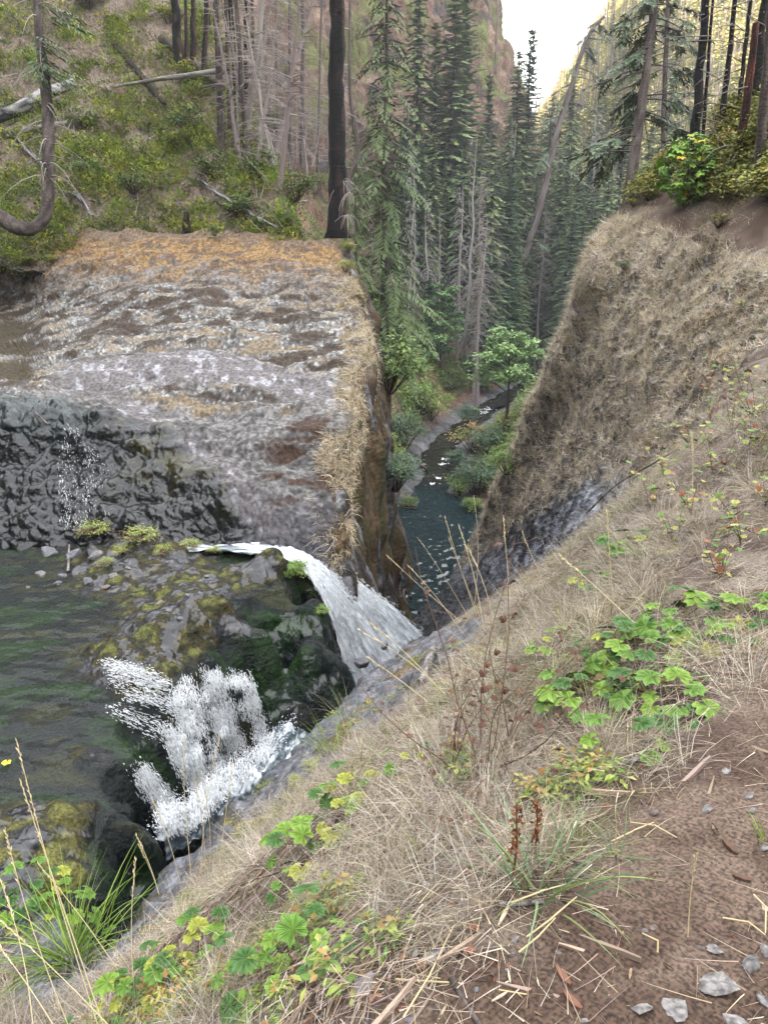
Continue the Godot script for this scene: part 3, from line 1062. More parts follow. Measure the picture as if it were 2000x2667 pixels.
func valley_land() -> void:
	var base := func(u: float, v: float) -> Vector3:
		var z := lerpf(-37.0, -400.0, pow(v, 1.5))
		var x := lerpf(-130.0, 230.0, 0.5 + 0.5 * signf(u - 0.42) * pow(absf(u - 0.42) / 0.58, 1.5) - 0.08)
		return Vector3(x, valley_all(x, z), z)
	var push = func(p: Vector3, n: Vector3, _u: float, _v: float) -> float:
		var steep := 1.0 - st(0.3, 0.7, n.y)
		return 0.7 * fb(p, 0.15) * st(-26.8, -24.5, p.y) + steep * st(-26.0, -23.0, p.y) * (1.2 * (cell(Vector3(p.x, p.y * 0.6, p.z), 0.3) - 0.3))
	var tint := func(p: Vector3, n: Vector3, _u: float, _v: float) -> Color:
		var f := fb(p, 0.09)
		var g := fb(p, 0.6)
		var steep := 1.0 - st(0.3, 0.62, n.y)
		var c := lin(0.1, 0.07, 0.045).lerp(lin(0.07, 0.085, 0.03), st(-0.3, 0.2, f + 0.4 * g))
		var wall := lin(0.17, 0.085, 0.055).lerp(lin(0.25, 0.16, 0.12), st(-0.3, 0.4, fb(Vector3(p.x, p.y * 0.7, p.z), 0.45)))
		wall = wall.lerp(lin(0.12, 0.13, 0.045), st(0.0, 0.25, f + 0.4 * g) * 0.85)
		c = c.lerp(wall, steep)
		var gap := absf(p.x - axis(p.z)) if p.z > -165.0 else 99.0
		c = c.lerp(lin(0.08, 0.08, 0.085).lerp(lin(0.2, 0.195, 0.2), st(-0.2, 0.3, g)), (1.0 - st(3.4, 5.2, gap + 1.5 * g)) * st(-23.0, -25.0, p.y))
		var far := st(-192.0, -205.0, p.z) * st(0.11, 0.14, p.x / -p.z)
		return c.lerp(lin(0.38, 0.34, 0.18).lerp(lin(0.55, 0.46, 0.35), st(-0.1, 0.3, g + f)), far)
	var o := obj("valley", sheet(230, 260, base, push, tint, [M.rock_far], null), null)
	val_p = last_p
	val_n = last_n
	tag(o, "deep wooded valley with a red brown cliff and a sunny far slope", "valley", "", "structure")
	# the brown cliff that walls the valley on the left
	var rows := []
	for r in [[640, -3], [450, 0], [250, 4], [50, 8], [-150, 12], [-380, 17]]:
		var l := []
		for q in [[560, 96], [700, 112], [800, 125], [950, 145], [1100, 156], [1200, 162]]:
			l.append(pt(q[0], r[0], q[1] + r[1]))
		var brow: float = {640: 1372, 450: 1352, 250: 1326, 50: 1262, -150: 1238, -380: 1200}[r[0]]
		l.append(pt(brow, r[0], 168 + r[1]))
		l.append(pt(brow + 30, r[0] - 10, 190 + r[1]))
		l.append(pt(brow - 60, r[0] - 20, 230 + r[1]))
		rows.append(l)
	var top := []
	for q in rows[-1]:
		top.append(q + Vector3(-30, 6, -40))
	rows.append(top)
	var pf := Patch.new(rows)
	base = func(u: float, v: float) -> Vector3:
		return pf.at(v * 6.0, u)
	push = func(p: Vector3, _n: Vector3, _u: float, _v: float) -> float:
		return 2.2 * fb(p, 0.05) + 1.6 * (cell(Vector3(p.x, p.y * 0.5, p.z), 0.16) - 0.3) + 0.6 * (cell(Vector3(p.x, p.y * 0.45, p.z), 0.45) - 0.3) + 0.3 * fb(p, 0.5)
	tint = func(p: Vector3, n: Vector3, _u: float, _v: float) -> Color:
		var q := Vector3(p.x, p.y * 0.45, p.z)
		var f := fb(p, 0.06)
		var g := fb(q, 0.5)
		var c := lin(0.13, 0.075, 0.05).lerp(lin(0.27, 0.18, 0.13), st(-0.4, 0.4, g + 0.4 * f))
		c = c.lerp(lin(0.07, 0.055, 0.05), st(0.1, 0.4, fb(q, 0.16) + 0.3 * g))
		return c.lerp(lin(0.14, 0.15, 0.045), st(0.12, 0.35, -f + 0.35 * g + 0.15 * n.y))
	o = obj("far_cliff", sheet(280, 260, base, push, tint, [M.rock_far], null, true, true), null)
	brow_p = last_p
	brow_n = last_n
	tag(o, "tall red brown cliff rising behind the conifers against the sky", "cliff", "", "structure")
	# the plunge pool and the creek that leaves it
	base = func(u: float, v: float) -> Vector3:
		var z := lerpf(-22.0, -163.0, pow(v, 1.3))
		var wide := lerpf(9.0, 1.9, st(-66.0, -78.0, z)) + 0.7 * fb(Vector3(0, 0, z), 0.12)
		var x := axis(z) + (u - 0.5) * 2.0 * wide + (1.2 * fb(Vector3(3, 0, z), 0.09) if z < -76 else 0.0)
		var y := POOL_Y + 0.05 * fine(Vector3(x * 1.0, 0, z * 2.2), 0.8) + 0.03 * fine(Vector3(x, 0, z * 1.6), 2.0)
		y += st(-76.0, -84.0, z) * 0.07 * fb(Vector3(x, 0, z), 0.9)
		return Vector3(x, y, z)
	o = obj("plunge_pool", sheet(130, 460, base, null, func(p, _n, _u, _v): return lin(0.012, 0.024, 0.028).lerp(lin(0.022, 0.02, 0.017), st(-76, -84, p.z)), [M.pool], null), null)
	tag(o, "dark rippled plunge pool and the creek running out of it", "pool", "", "structure")


func far_land() -> void:
	# the mountain closing the valley
	var base := func(u: float, v: float) -> Vector3:
		var x := lerpf(10.0, 520.0, u)
		var top := (18.0 + 110.0 * st(0.05, 0.5, u) + 14.0 * sin(u * 13.0)) + 12.0 * fb(Vector3(x, 0, 3), 0.03)
		return Vector3(x, lerpf(-40.0, top, v), -430.0 - 130.0 * v - 0.1 * x)
	var o := obj("mountain", sheet(120, 60, base, func(p, _n, _u, v): return (1.0 - v) * 9.0 * fb(p, 0.03), func(p, _n, _u, _v): return lin(0.05, 0.06, 0.04).lerp(lin(0.2, 0.16, 0.12), st(-0.2, 0.3, fb(p, 0.03))), [M.far], null, false), null)
	tag(o, "pale hazy mountain closing the end of the valley", "mountain", "", "structure")
	# the ground and hills behind and beside the viewer, out to the horizon
	base = func(u: float, v: float) -> Vector3:
		var az := deg_to_rad(lerpf(100.0, 311.0, u))
		var r := 9.0 * pow(22.0, v)
		var x := r * sin(az)
		var z := -r * cos(az)
		var up := st(205.0, 250.0, rad_to_deg(az))
		var h := lerpf(-2.6 + 0.5 * maxf(0.0, r - 7.0), -7.4 + 1.05 * maxf(0.0, r - 16.5), up)
		return Vector3(x, (minf(h, 150.0) + 3.0 * fb(Vector3(x, 0, z), 0.02) * st(0.2, 0.5, v)) if u > 0.001 and u < 0.999 else -40.0, z)
	o = obj("hills", sheet(120, 80, base, null, func(p, _n, _u, _v): return lin(0.09, 0.07, 0.045).lerp(lin(0.05, 0.065, 0.025), st(-0.2, 0.3, fb(p, 0.05))), [M.far], null, false, true), null)
	tag(o, "wooded hills rising behind the trail and upstream", "hills", "", "structure")


# ---------------------------------------------------------------- plants and wood
# a trunk or log with bark: colour from tint(point, around)
func trunk_mesh(p: PackedVector3Array, r: PackedFloat32Array, sides: int, tint: Callable, furrow := 0.06, steps := 3) -> ArrayMesh:
	var q := PackedVector3Array()
	var s := PackedFloat32Array()
	for i in p.size() - 1:
		for k in steps:
			var t := float(k) / steps
			q.append(Patch.cr(p[maxi(i - 1, 0)], p[i], p[i + 1], p[mini(i + 2, p.size() - 1)], t))
			s.append(lerpf(r[i], r[i + 1], t))
	q.append(p[-1]); s.append(r[-1])
	var mb := MB.new()
	var k0 := 0
	mb.tube(q, s, sides, Color.WHITE)
	var ph := rr(0, 50)
	for i in q.size():
		for j in sides:
			var k := i * sides + j
			var a := TAU * j / sides
			var f := furrow * s[i] * (fine(Vector3(cos(a) * 3.0 + ph, i * 0.35, sin(a) * 3.0), 1.0) + 0.6 * fine(Vector3(cos(a) * 7.0 + ph, i * 0.15, sin(a) * 7.0), 1.0))
			mb.v[k] += mb.n[k] * f
			mb.c[k] = tint.call(mb.v[k], a)
	for k in range(q.size() * sides, mb.c.size()):
		mb.c[k] = tint.call(mb.v[k], 0.0)
	return mb.mesh()


func charred(p: Vector3, a: float) -> Color:
	var f := fb(Vector3(p.x * 1.5 + cos(a), p.y * 0.4, p.z * 1.5 + sin(a)), 1.0)
	return lin(0.014, 0.012, 0.014).lerp(lin(0.075, 0.045, 0.035), st(0.0, 0.4, f + 0.25 * cos(a - 0.3)))


func greybrown(p: Vector3, a: float) -> Color:
	var f := fb(Vector3(p.x * 1.5 + cos(a), p.y * 0.5, p.z * 1.5 + sin(a)), 1.2)
	return lin(0.06, 0.045, 0.04).lerp(lin(0.17, 0.14, 0.125), st(-0.3, 0.4, f))


func half_burnt(p: Vector3, a: float) -> Color:
	var f := fb(Vector3(p.x + cos(a), p.y * 0.8, p.z + sin(a)), 0.8)
	return lin(0.015, 0.014, 0.016).lerp(lin(0.42, 0.4, 0.4), st(-0.08, 0.12, f))


func pale_wood(p: Vector3, a: float) -> Color:
	var f := fb(Vector3(p.x + cos(a), p.y, p.z + sin(a)), 2.0)
	return lin(0.13, 0.11, 0.1).lerp(lin(0.36, 0.33, 0.31), st(-0.3, 0.3, f))


func redwood(p: Vector3, a: float) -> Color:
	var f := fb(Vector3(p.x * 2.0 + cos(a), p.y * 0.5, p.z * 2.0 + sin(a)), 1.2)
	return lin(0.03, 0.015, 0.013).lerp(lin(0.2, 0.06, 0.035), st(-0.2, 0.35, f))


func line_pts(a: Vector3, b: Vector3, n: int, wob := 0.0) -> PackedVector3Array:
	var p := PackedVector3Array()
	for i in n + 1:
		var t := float(i) / n
		p.append(a.lerp(b, t) + Vector3(rr(-1, 1), rr(-0.3, 0.3), rr(-1, 1)) * wob * sin(t * PI))
	return p


func taper(a: float, b: float, n: int) -> PackedFloat32Array:
	var r := PackedFloat32Array()
	for i in n + 1:
		r.append(lerpf(a, b, float(i) / n))
	return r


# flat needle sprays along one bough
func bough(mb: MB, a: Vector3, dir: Vector3, length: float, droop: float, col: Color, tip: Color, step := 0.26, wide := 0.13) -> void:
	var n := maxi(3, int(length / step))
	var d := dir.normalized()
	var side := d.cross(Vector3.UP).normalized()
	var p := a
	for i in n:
		var t := float(i + 1) / n
		d = (d + Vector3(0, -droop / n, 0)).normalized()
		var q := p + d * (length / n)
		if t > 0.12:
			for s: float in [-1.0, 1.0]:
				var ls := (0.28 + 0.42 * length * (1.0 - t) * rr(0.5, 1.0)) * rr(0.7, 1.15)
				var e := p + (side * s + d * rr(0.5, 0.9)).normalized() * ls + Vector3(0, -rr(0.05, 0.3) * ls, 0)
				var w := (d * wide + Vector3(0, rr(-0.3, 0.3) * wide, 0)) * rr(0.7, 1.3)
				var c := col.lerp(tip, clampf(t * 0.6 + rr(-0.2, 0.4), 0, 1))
				var m := p.lerp(e, 0.45)
				mb.quad(p, m + w, e, m - w, c)
		p = q
	mb.quad(p, p + d * 0.1 + side * wide, p + d * 0.35, p + d * 0.1 - side * wide, tip)


func conifer_parts(H: float, R: float, bare: float, gap: float, droop: float, col: Color, tip: Color, thin := 1.0, step := 0.32, broad := 0.3) -> Array:
	var mt := MB.new()
	var n := 8
	mt.tube(line_pts(Vector3.ZERO, Vector3(rr(-0.2, 0.2), H, rr(-0.2, 0.2)), n, 0.12), taper(0.012 * H + 0.06, 0.015, n), 7, lin(0.09, 0.075, 0.065), 0.1)
	var mc := MB.new()
	var y := bare * H
	while y < H - 0.2:
		var t := (y - bare * H) / (H * (1.0 - bare))
		var L := R * pow(1.0 - t, 0.72) + 0.15
		var k := 5 if t < 0.9 else 4
		var a0 := rr(0, TAU)
		for i in k:
			if rng.randf() > thin:
				continue
			var a := a0 + TAU * i / k + rr(-0.35, 0.35)
			var ll := L * rr(0.6, 1.2) * (0.5 + 0.5 * st(0.0, 0.12, t))
			var up := lerpf(0.1, 0.55, t * t) - 0.15 * rng.randf()
			var d := Vector3(cos(a), up, sin(a))
			var o := Vector3(0, y + rr(-0.2, 0.2), 0)
			bough(mc, o, d, ll, droop * rr(0.6, 1.3), col, tip, step, broad)
			mt.tube(PackedVector3Array([o, o + d.normalized() * ll * 0.5 + Vector3(0, -droop * 0.1 * ll, 0)]), PackedFloat32Array([0.03, 0.012]), 3, lin(0.1, 0.085, 0.075))
		# dead stubs below the crown
		y += gap * rr(0.8, 1.2) * (1.0 - 0.35 * t)
	var b := 0.15 * H
	while b < bare * H:
		var a := rr(0, TAU)
		var d := Vector3(cos(a), -0.15, sin(a))
		mt.tube(PackedVector3Array([Vector3(0, b, 0), Vector3(0, b, 0) + d * R * rr(0.2, 0.5)]), PackedFloat32Array([0.025, 0.006]), 3, lin(0.13, 0.11, 0.1))
		b += gap * 0.6
	mc.quad(Vector3(-0.12, H - 0.5, 0), Vector3(0, H - 0.2, 0.12), Vector3(0, H + 0.5, 0), Vector3(0.12, H - 0.5, 0), tip)
	return [mt.mesh(), mc.mesh()]


# a dead grey tree with hanging bare boughs
func snag_mesh(H: float, R: float, bare: float, num_: int, droop: float, col: Color, twigs := 6) -> ArrayMesh:
	var mb := MB.new()
	mb.tube(line_pts(Vector3.ZERO, Vector3(rr(-0.3, 0.3), H, rr(-0.3, 0.3)), 8, 0.15), taper(0.009 * H + 0.05, 0.015, 8), 6, col * 0.85, 0.1)
	for i in num_:
		var t := rng.randf()
		var y := H * lerpf(bare, 0.98, t)
		var a := rr(0, TAU)
		var L := R * (0.25 + 0.75 * (1.0 - t)) * rr(0.6, 1.15)
		var d := Vector3(cos(a), rr(0.0, 0.35), sin(a)).normalized()
		var p := PackedVector3Array([Vector3(0, y, 0)])
		var c := col * rr(0.7, 1.25)
		for k in 4:
			d = (d + Vector3(rr(-0.1, 0.1), -droop * 0.35, rr(-0.1, 0.1))).normalized()
			p.append(p[k] + d * L * 0.25)
		mb.tube(p, PackedFloat32Array([0.028, 0.022, 0.016, 0.011, 0.005]), 3, c)
		for k in twigs:
			var s := rr(0.6, 3.9)
			var o := p[int(s)].lerp(p[int(s) + 1], s - int(s))
			var e := o + (d.cross(Vector3.UP).normalized() * rr(-1, 1) + d * 0.5 + Vector3(0, -droop * rr(0.2, 0.9), 0)).normalized() * L * rr(0.12, 0.32)
			var w := Vector3(0.011, 0.006, -0.008)
			mb.tri(o - w, o + w, e, c)
			mb.tri(o + Vector3(0, 0.011, 0), e, o - Vector3(0, 0.011, 0), c)
	return mb.mesh()


func leaf(mb: MB, p: Vector3, dir: Vector3, up: Vector3, len_: float, w: float, col: Color) -> void:
	var side := dir.cross(up)
	if side.length() < 0.05: side = Vector3.RIGHT
	side = side.normalized() * w * 0.5
	var m := p + dir * len_ * 0.45
	var lift := up * w * 0.18
	var e := p + dir * len_
	mb.tri(p, m + side + lift, e, col)
	mb.tri(p, e, m - side + lift, col)


func rand_dir(up_bias := 0.0) -> Vector3:
	var v := Vector3(rng.randfn(), rng.randfn() + up_bias, rng.randfn())
	return v.normalized() if v.length() > 0.01 else Vector3.UP


# leaves in a rounded mass of clumps standing on stems; radius 1, foot at the origin
func shrub_parts(num_: int, size: float, tall: float, cols: Array, clumps := 14) -> Array:
	var ms := MB.new()
	var ml := MB.new()
	var per := maxi(3, num_ / clumps)
	for i in clumps:
		var a := rr(0, TAU)
		var rad := sqrt(rng.randf()) * 0.8
		var h := tall * (1.0 - 0.55 * rad * rad) * rr(0.45, 1.0)
		var c := Vector3(cos(a) * rad, h, sin(a) * rad)
		ms.tube(PackedVector3Array([Vector3(c.x * 0.15, -0.1, c.z * 0.15), Vector3(c.x * 0.6, h * 0.55, c.z * 0.6), c]), PackedFloat32Array([0.025, 0.017, 0.006]), 3, lin(0.07, 0.045, 0.03))
		var tone: Color = cols[rng.randi() % cols.size()]
		for k in per:
			var d := rand_dir(0.3)
			var p := c + d * rr(0.02, 0.4) * Vector3(1.1, 0.8, 1.1)
			if p.y < 0.02: p.y = rr(0.02, 0.2)
			var dir := Vector3(d.x, rr(-0.45, 0.25), d.z).normalized()
			leaf(ml, p, dir, Vector3(rr(-0.3, 0.3), 1, rr(-0.3, 0.3)).normalized(), size * rr(0.7, 1.3), size * rr(0.4, 0.65), tone * rr(0.75, 1.25))
	return [ms.mesh(), ml.mesh()]


# a broad-leaved tree: limbs with layered leaf clumps
func broadleaf_parts(H: float, R: float, num_: int, size: float, cols: Array, base := 0.35, wood := Color(0.06, 0.045, 0.035)) -> Array:
	var mt := MB.new()
	var ml := MB.new()
	mt.tube(line_pts(Vector3.ZERO, Vector3(rr(-0.3, 0.3), H * 0.9, rr(-0.3, 0.3)), 7, 0.25), taper(0.016 * H + 0.04, 0.03, 7), 7, wood, 0.15)
	var limbs := 22
	for i in limbs:
		var t := (i + rng.randf()) / limbs
		var y := H * lerpf(base, 0.93, t)
		var a := i * 2.4 + rr(-0.3, 0.3)
		var L := R * (0.55 + 0.45 * sin(PI * (0.15 + 0.8 * t))) * rr(0.6, 1.1) * (1.0 - 0.45 * t)
		var o := Vector3(0, y - L * 0.3, 0)
		var e := Vector3(cos(a) * L, y + L * 0.15, sin(a) * L)
		mt.tube(PackedVector3Array([o, o.lerp(e, 0.5) + Vector3(0, 0.1 * L, 0), e]), PackedFloat32Array([0.07, 0.045, 0.015]), 4, wood)
		for s in 3:
			var c := o.lerp(e, rr(0.45, 1.05)) + Vector3(rr(-0.3, 0.3), rr(0.0, 0.3), rr(-0.3, 0.3)) * L * 0.6
			var tone: Color = cols[rng.randi() % cols.size()]
			for k in num_ / (limbs * 3):
				var d := rand_dir(0.2)
				var p := c + d * Vector3(1, 0.5, 1) * rr(0.1, 0.42) * maxf(L, R * 0.4)
				leaf(ml, p, Vector3(d.x, rr(-0.5, 0.1), d.z).normalized(), Vector3(rr(-0.4, 0.4), 1, rr(-0.4, 0.4)).normalized(), size * rr(0.7, 1.3), size * rr(0.6, 0.95), tone * rr(0.75, 1.25))
	return [mt.mesh(), ml.mesh()]


func fern_mesh(fronds: int, L: float, col: Color, tip: Color) -> ArrayMesh:
	var mb := MB.new()
	for i in fronds:
		var a := TAU * i / fronds + rr(-0.3, 0.3)
		var d := Vector3(cos(a), rr(0.6, 1.3), sin(a)).normalized()
		var p := Vector3.ZERO
		var n := 11
		var l := L * rr(0.7, 1.1)
		var c := col.lerp(tip, rng.randf())
		for k in n:
			var t := float(k) / n
			var q := p + d * l / n
			d = (d + Vector3(0, -0.16, 0)).normalized()
			var s := d.cross(Vector3.UP).normalized()
			var w := l * 0.17 * sin(PI * minf(1.0, 0.25 + t * 0.8))
			for g: float in [-1.0, 1.0]:
				var e: Vector3 = p + s * g * w + d * w * 0.35 - Vector3(0, w * 0.2, 0)
				mb.tri(p, q, e, c)
			p = q
	return mb.mesh()


# a tuft of fine dry stems
func tuft_mesh(blades: int, L: float, w: float, spread: float, droop: float, cols: Array, segs := 3) -> ArrayMesh:
	var mb := MB.new()
	for i in blades:
		var a := rr(0, TAU)
		var lean := spread * rr(0.15, 1.0)
		var d := Vector3(cos(a) * lean, 1.0, sin(a) * lean).normalized()
		var f := Vector3(cos(a + rr(-1, 1)), 0, sin(a)) * rr(0.0, 0.28) * L
		var c: Color = cols[rng.randi() % cols.size()]
		c = c * rr(0.75, 1.2)
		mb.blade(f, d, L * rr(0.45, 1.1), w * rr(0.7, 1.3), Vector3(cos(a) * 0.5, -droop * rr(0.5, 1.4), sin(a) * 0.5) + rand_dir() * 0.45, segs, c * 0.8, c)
	return mb.mesh()


# a lobed leaf on a stalk, foot of the stalk at the origin, the blade held at +z
func lobed_leaf(R: float, stalk: float, lobes: int, deep: float, col: Color, fold := 0.25) -> ArrayMesh:
	var mb := MB.new()
	var base := Vector3(0, stalk * 0.75, stalk * 0.65)
	mb.tube(PackedVector3Array([Vector3.ZERO, Vector3(0, stalk * 0.5, stalk * 0.2), base]), PackedFloat32Array([R * 0.035, R * 0.03, R * 0.022]), 4, lin(0.16, 0.15, 0.05))
	var n := lobes * 4
	var pts := PackedVector3Array()
	for i in n + 1:
		var t := float(i) / n
		var a := lerpf(-2.75, 2.75, t)
		var lobe := 0.5 + 0.5 * cos(t * lobes * TAU + PI)
		var r := R * (1.0 - deep * (1.0 - lobe)) * (0.72 + 0.28 * cos(a * 0.5)) * (1.0 + 0.06 * sin(i * 2.7))
		pts.append(base + Vector3(sin(a) * r, -absf(sin(a)) * fold * r * 0.2 - 0.3 * fold * r * r / R + 0.05 * R * cos(t * lobes * TAU), cos(a) * r))
	for i in n:
		var c := col * (1.0 + 0.16 * sin(i * 1.9) + 0.1 * sin(i * 0.7))
		var m := base.lerp((pts[i] + pts[i + 1]) * 0.5, 0.55) + Vector3(0, 0.05 * R, 0)
		mb.tri(base, pts[i], m, c * 0.92)
		mb.tri(m, pts[i], pts[i + 1], c)
		mb.tri(base, m, pts[i + 1], c * 0.97)
	return mb.mesh()


# an angular stone, about 1 across
func stone_mesh(seed_: int, flat: float, col: Color) -> ArrayMesh:
	rng.seed = seed_
	var dirs := []
	for i in 13:
		dirs.append([rand_dir(), rr(0.42, 0.8)])
	var mb := MB.new()
	var U := 12
	var V := 8
	var P := PackedVector3Array()
	for j in V + 1:
		for i in U:
			var th := PI * j / V
			var ph := TAU * i / U
			var d := Vector3(sin(th) * cos(ph), cos(th), sin(th) * sin(ph))
			var r := 1.0
			for e in dirs:
				var k: float = d.dot(e[0])
				if k > 0.05:
					r = minf(r, e[1] / k)
			P.append(d * r * 0.5 * Vector3(1, flat, 1))
	for j in V:
		for i in U:
			var a := P[j * U + i]
			var b := P[j * U + (i + 1) % U]
			var c := P[(j + 1) * U + (i + 1) % U]
			var d := P[(j + 1) * U + i]
			var cc := col * rr(0.85, 1.15)
			mb.tri(a, b, c, cc)
			mb.tri(a, c, d, cc)
	return mb.mesh()


# a splinter of bark or wood, 1 long
func chip_mesh(wide: float, thick: float, col: Color) -> ArrayMesh:
	var mb := MB.new()
	var n := 5
	var top := PackedVector3Array()
	var low := PackedVector3Array()
	for i in n + 1:
		var t := float(i) / n
		var w := wide * (0.35 + 0.65 * sin(PI * clampf(t * 0.9 + 0.08, 0, 1))) * rr(0.75, 1.15)
		var y := thick * rr(0.8, 1.2)
		for s in [-0.5, 0.5]:
			top.append(Vector3(s * w, y, t - 0.5))
			low.append(Vector3(s * w * 1.1, 0, t - 0.5))
	for i in n:
		var k := i * 2
		mb.quad(top[k], top[k + 1], top[k + 3], top[k + 2], col * rr(0.8, 1.2))
		mb.quad(low[k], top[k], top[k + 2], low[k + 2], col * 0.8)
		mb.quad(top[k + 1], low[k + 1], low[k + 3], top[k + 3], col * 0.8)
	mb.quad(low[0], low[1], top[1], top[0], col)
	mb.quad(top[-2], top[-1], low[-1], low[-2], col)
	return mb.mesh()


func up_frame(n: Vector3, turn: float, scale_: float) -> Basis:
	var b := Basis(Quaternion(Vector3.UP, n.normalized())) if n.y > -0.99 else Basis()
	return b * Basis(Vector3.UP, turn) * Basis.from_scale(Vector3.ONE * scale_)


# ---------------------------------------------------------------- water in motion
func water() -> void:
	rng.seed = 77
	# the chute that curls over the lip
	var ch := Patch.new(grid_of([
		[[470, 1424, 17.0], [560, 1428, 16.9], [680, 1424, 16.9], [780, 1430, 17.0], [872, 1468, 17.3], [955, 1538, 17.9], [1028, 1592, 18.5], [1100, 1660, 19.4]],
		[[470, 1432, 16.7], [560, 1436, 16.6], [680, 1436, 16.55], [770, 1450, 16.5], [846, 1500, 16.6], [915, 1572, 17.0], [970, 1640, 17.6], [1030, 1740, 18.4]],
		[[470, 1440, 16.4], [560, 1444, 16.3], [680, 1452, 16.2], [760, 1474, 16.0], [820, 1530, 16.0], [860, 1606, 16.2], [884, 1690, 16.7], [910, 1800, 17.2]]]))
	var base := func(u: float, v: float) -> Vector3:
		return ch.at(v * 2.0, u) + Vector3(0, 0.12, 0.06)
	var push = func(p: Vector3, _n: Vector3, u: float, v: float) -> float:
		return 0.06 * fb(Vector3(v * 11.0, u * 5.0, 0), 1.0) + 0.03 * fine(Vector3(v * 34.0, u * 14.0, 2), 1.0)
	var tint := func(p: Vector3, _n: Vector3, u: float, v: float) -> Color:
		var f := fb(Vector3(v * 16.0, u * 4.0, 4), 1.0) + 0.5 * fine(Vector3(v * 44.0, u * 14.0, 7), 1.0)
		var c := lin(0.26, 0.31, 0.36).lerp(lin(0.76, 0.79, 0.82), st(-0.35, 0.35, f + 0.35 * st(0.3, 0.5, u)))
		return c.lerp(lin(0.1, 0.13, 0.15), (1.0 - st(0.22, 0.42, u)) * st(-0.2, 0.25, -f + 0.1))
	var o := obj("waterfall", sheet(200, 60, base, push, tint, [M.foam], null), null)
	tag(o, "white chute of water curling over the lip into the gorge", "waterfall", "", "structure")
	var where := []
	var cols := PackedColorArray()
	for i in 22000:
		var u := rr(0.22, 1.0)
		var v := rng.randf()
		if fb(Vector3(v * 14.0, u * 10.0, 4), 1.0) < rr(-0.5, 0.3):
			continue
		var a: Vector3 = base.call(u, v)
		var b: Vector3 = base.call(u + 0.02 if u < 0.98 else 1.02, v)
		streak(where, a, b - a, rr(0.03, 0.14), rr(0.006, 0.014), 0.1 * st(0.4, 0.7, u))
		var wt := rr(0.5, 0.9)
		cols.append(lin(wt * 0.95, wt * 0.98, wt))
	# the water racing down the slot
	var sl := Patch.new(grid_of([
		[[395, 2170, 9.9], [520, 2085, 10.9], [630, 2005, 11.9], [730, 1895, 13.2], [808, 1785, 14.8], [858, 1712, 16.0], [895, 1660, 17.0], [930, 1600, 18.5]],
		[[420, 2200, 9.8], [560, 2110, 10.8], [670, 2025, 11.8], [770, 1915, 13.2], [850, 1805, 14.8], [890, 1735, 16.0], [930, 1680, 17.0], [980, 1620, 18.5]],
		[[440, 2250, 9.8], [590, 2150, 10.8], [710, 2060, 11.8], [815, 1940, 13.2], [890, 1830, 14.8], [930, 1760, 16.0], [980, 1700, 17.0], [1030, 1640, 18.5]]]))
	base = func(u: float, v: float) -> Vector3:
		return sl.at(v * 2.0, u) + Vector3(0, 0.1 + 0.12 * fb(Vector3(u * 16.0, v * 2.5, 1), 1.0), 0)
	tint = func(p: Vector3, _n: Vector3, u: float, v: float) -> Color:
		var f := fb(Vector3(u * 15.0, v * 3.0, 4), 1.0) + 0.5 * fine(Vector3(u * 50.0, v * 10.0, 7), 1.0)
		return lin(0.06, 0.085, 0.1).lerp(lin(0.66, 0.7, 0.74), st(-0.3, 0.35, f + 0.15 - 1.6 * absf(v - 0.42)))
	push = func(p: Vector3, _n: Vector3, u: float, v: float) -> float:
		return 0.06 * fb(p, 2.5) + 0.03 * fb(p, 7.0)
	o = obj("slot_water", sheet(180, 40, base, push, tint, [M.foam], func(_p, u, _v): return 0 if u < 0.7 else -1), null)
	tag(o, "foaming water running down the dark rock slot", "rapid", "", "structure")
	# the cascades fanning off the river into the slot
	fan(where, cols, [[430, 1800], [480, 1765], [540, 1742], [600, 1735], [645, 1760]], [[500, 2160], [570, 2100], [630, 2050], [690, 1985], [715, 1930]], 34000, 0.06)
	fan(where, cols, [[345, 1988], [362, 2000], [378, 2012]], [[440, 2180], [480, 2178], [520, 2150]], 7000, 0.12)
	fan(where, cols, [[420, 1890], [440, 1900], [470, 1930]], [[520, 2120], [560, 2100], [600, 2080]], 7000, 0.1)
	fan(where, cols, [[250, 1720], [265, 1750], [280, 1800]], [[420, 1765], [440, 1800], [470, 1880]], 3600, -0.08)
	fan(where, cols, [[270, 1830], [280, 1850], [300, 1870]], [[420, 1880], [440, 1920], [430, 1950]], 900, -0.12)
	# the thin fall down the black wall from the upper pool
	fan(where, cols, [[140, 1130], [180, 1110], [215, 1120], [240, 1150]], [[165, 1390], [200, 1390], [240, 1385], [290, 1380]], 1500, -0.13)
	fan(where, cols, [[150, 1090], [165, 1095]], [[285, 1220], [310, 1290]], 160, -0.1)
	# foam heaped where the cascades land
	for i in 2400:
		var t := rng.randf()
		var p := sl.at(rr(0.25, 1.0), t * 0.6)
		p += Vector3(rr(-0.12, 0.12), rr(0.05, 0.16) + 0.25 * pow(rng.randf(), 4.0), rr(-0.12, 0.12))
		streak(where, p, Vector3(rr(-1, 1), rr(-0.3, 0.6), rr(-1, 1)), rr(0.015, 0.06), rr(0.005, 0.013), 0.0)
		cols.append(lin(0.7, 0.73, 0.76))
	for q in [[1163, 1195, 6], [1150, 1208, 5], [1272, 1064, 9], [1262, 1074, 7], [1140, 1245, 4], [1125, 1260, 4]]:
		for i in 16:
			var p := level(q[0] + rng.randfn() * q[2], q[1] + rng.randfn() * q[2] * 0.35, -25.93)
			where.append(Transform3D(Basis(Vector3.UP, rr(-0.5, 0.5)) * Basis.from_scale(Vector3(rr(0.1, 0.3), 0.06, rr(0.2, 0.6))), p))
			cols.append(lin(0.75, 0.78, 0.8))
	var drop := SphereMesh.new()
	drop.radial_segments = 5
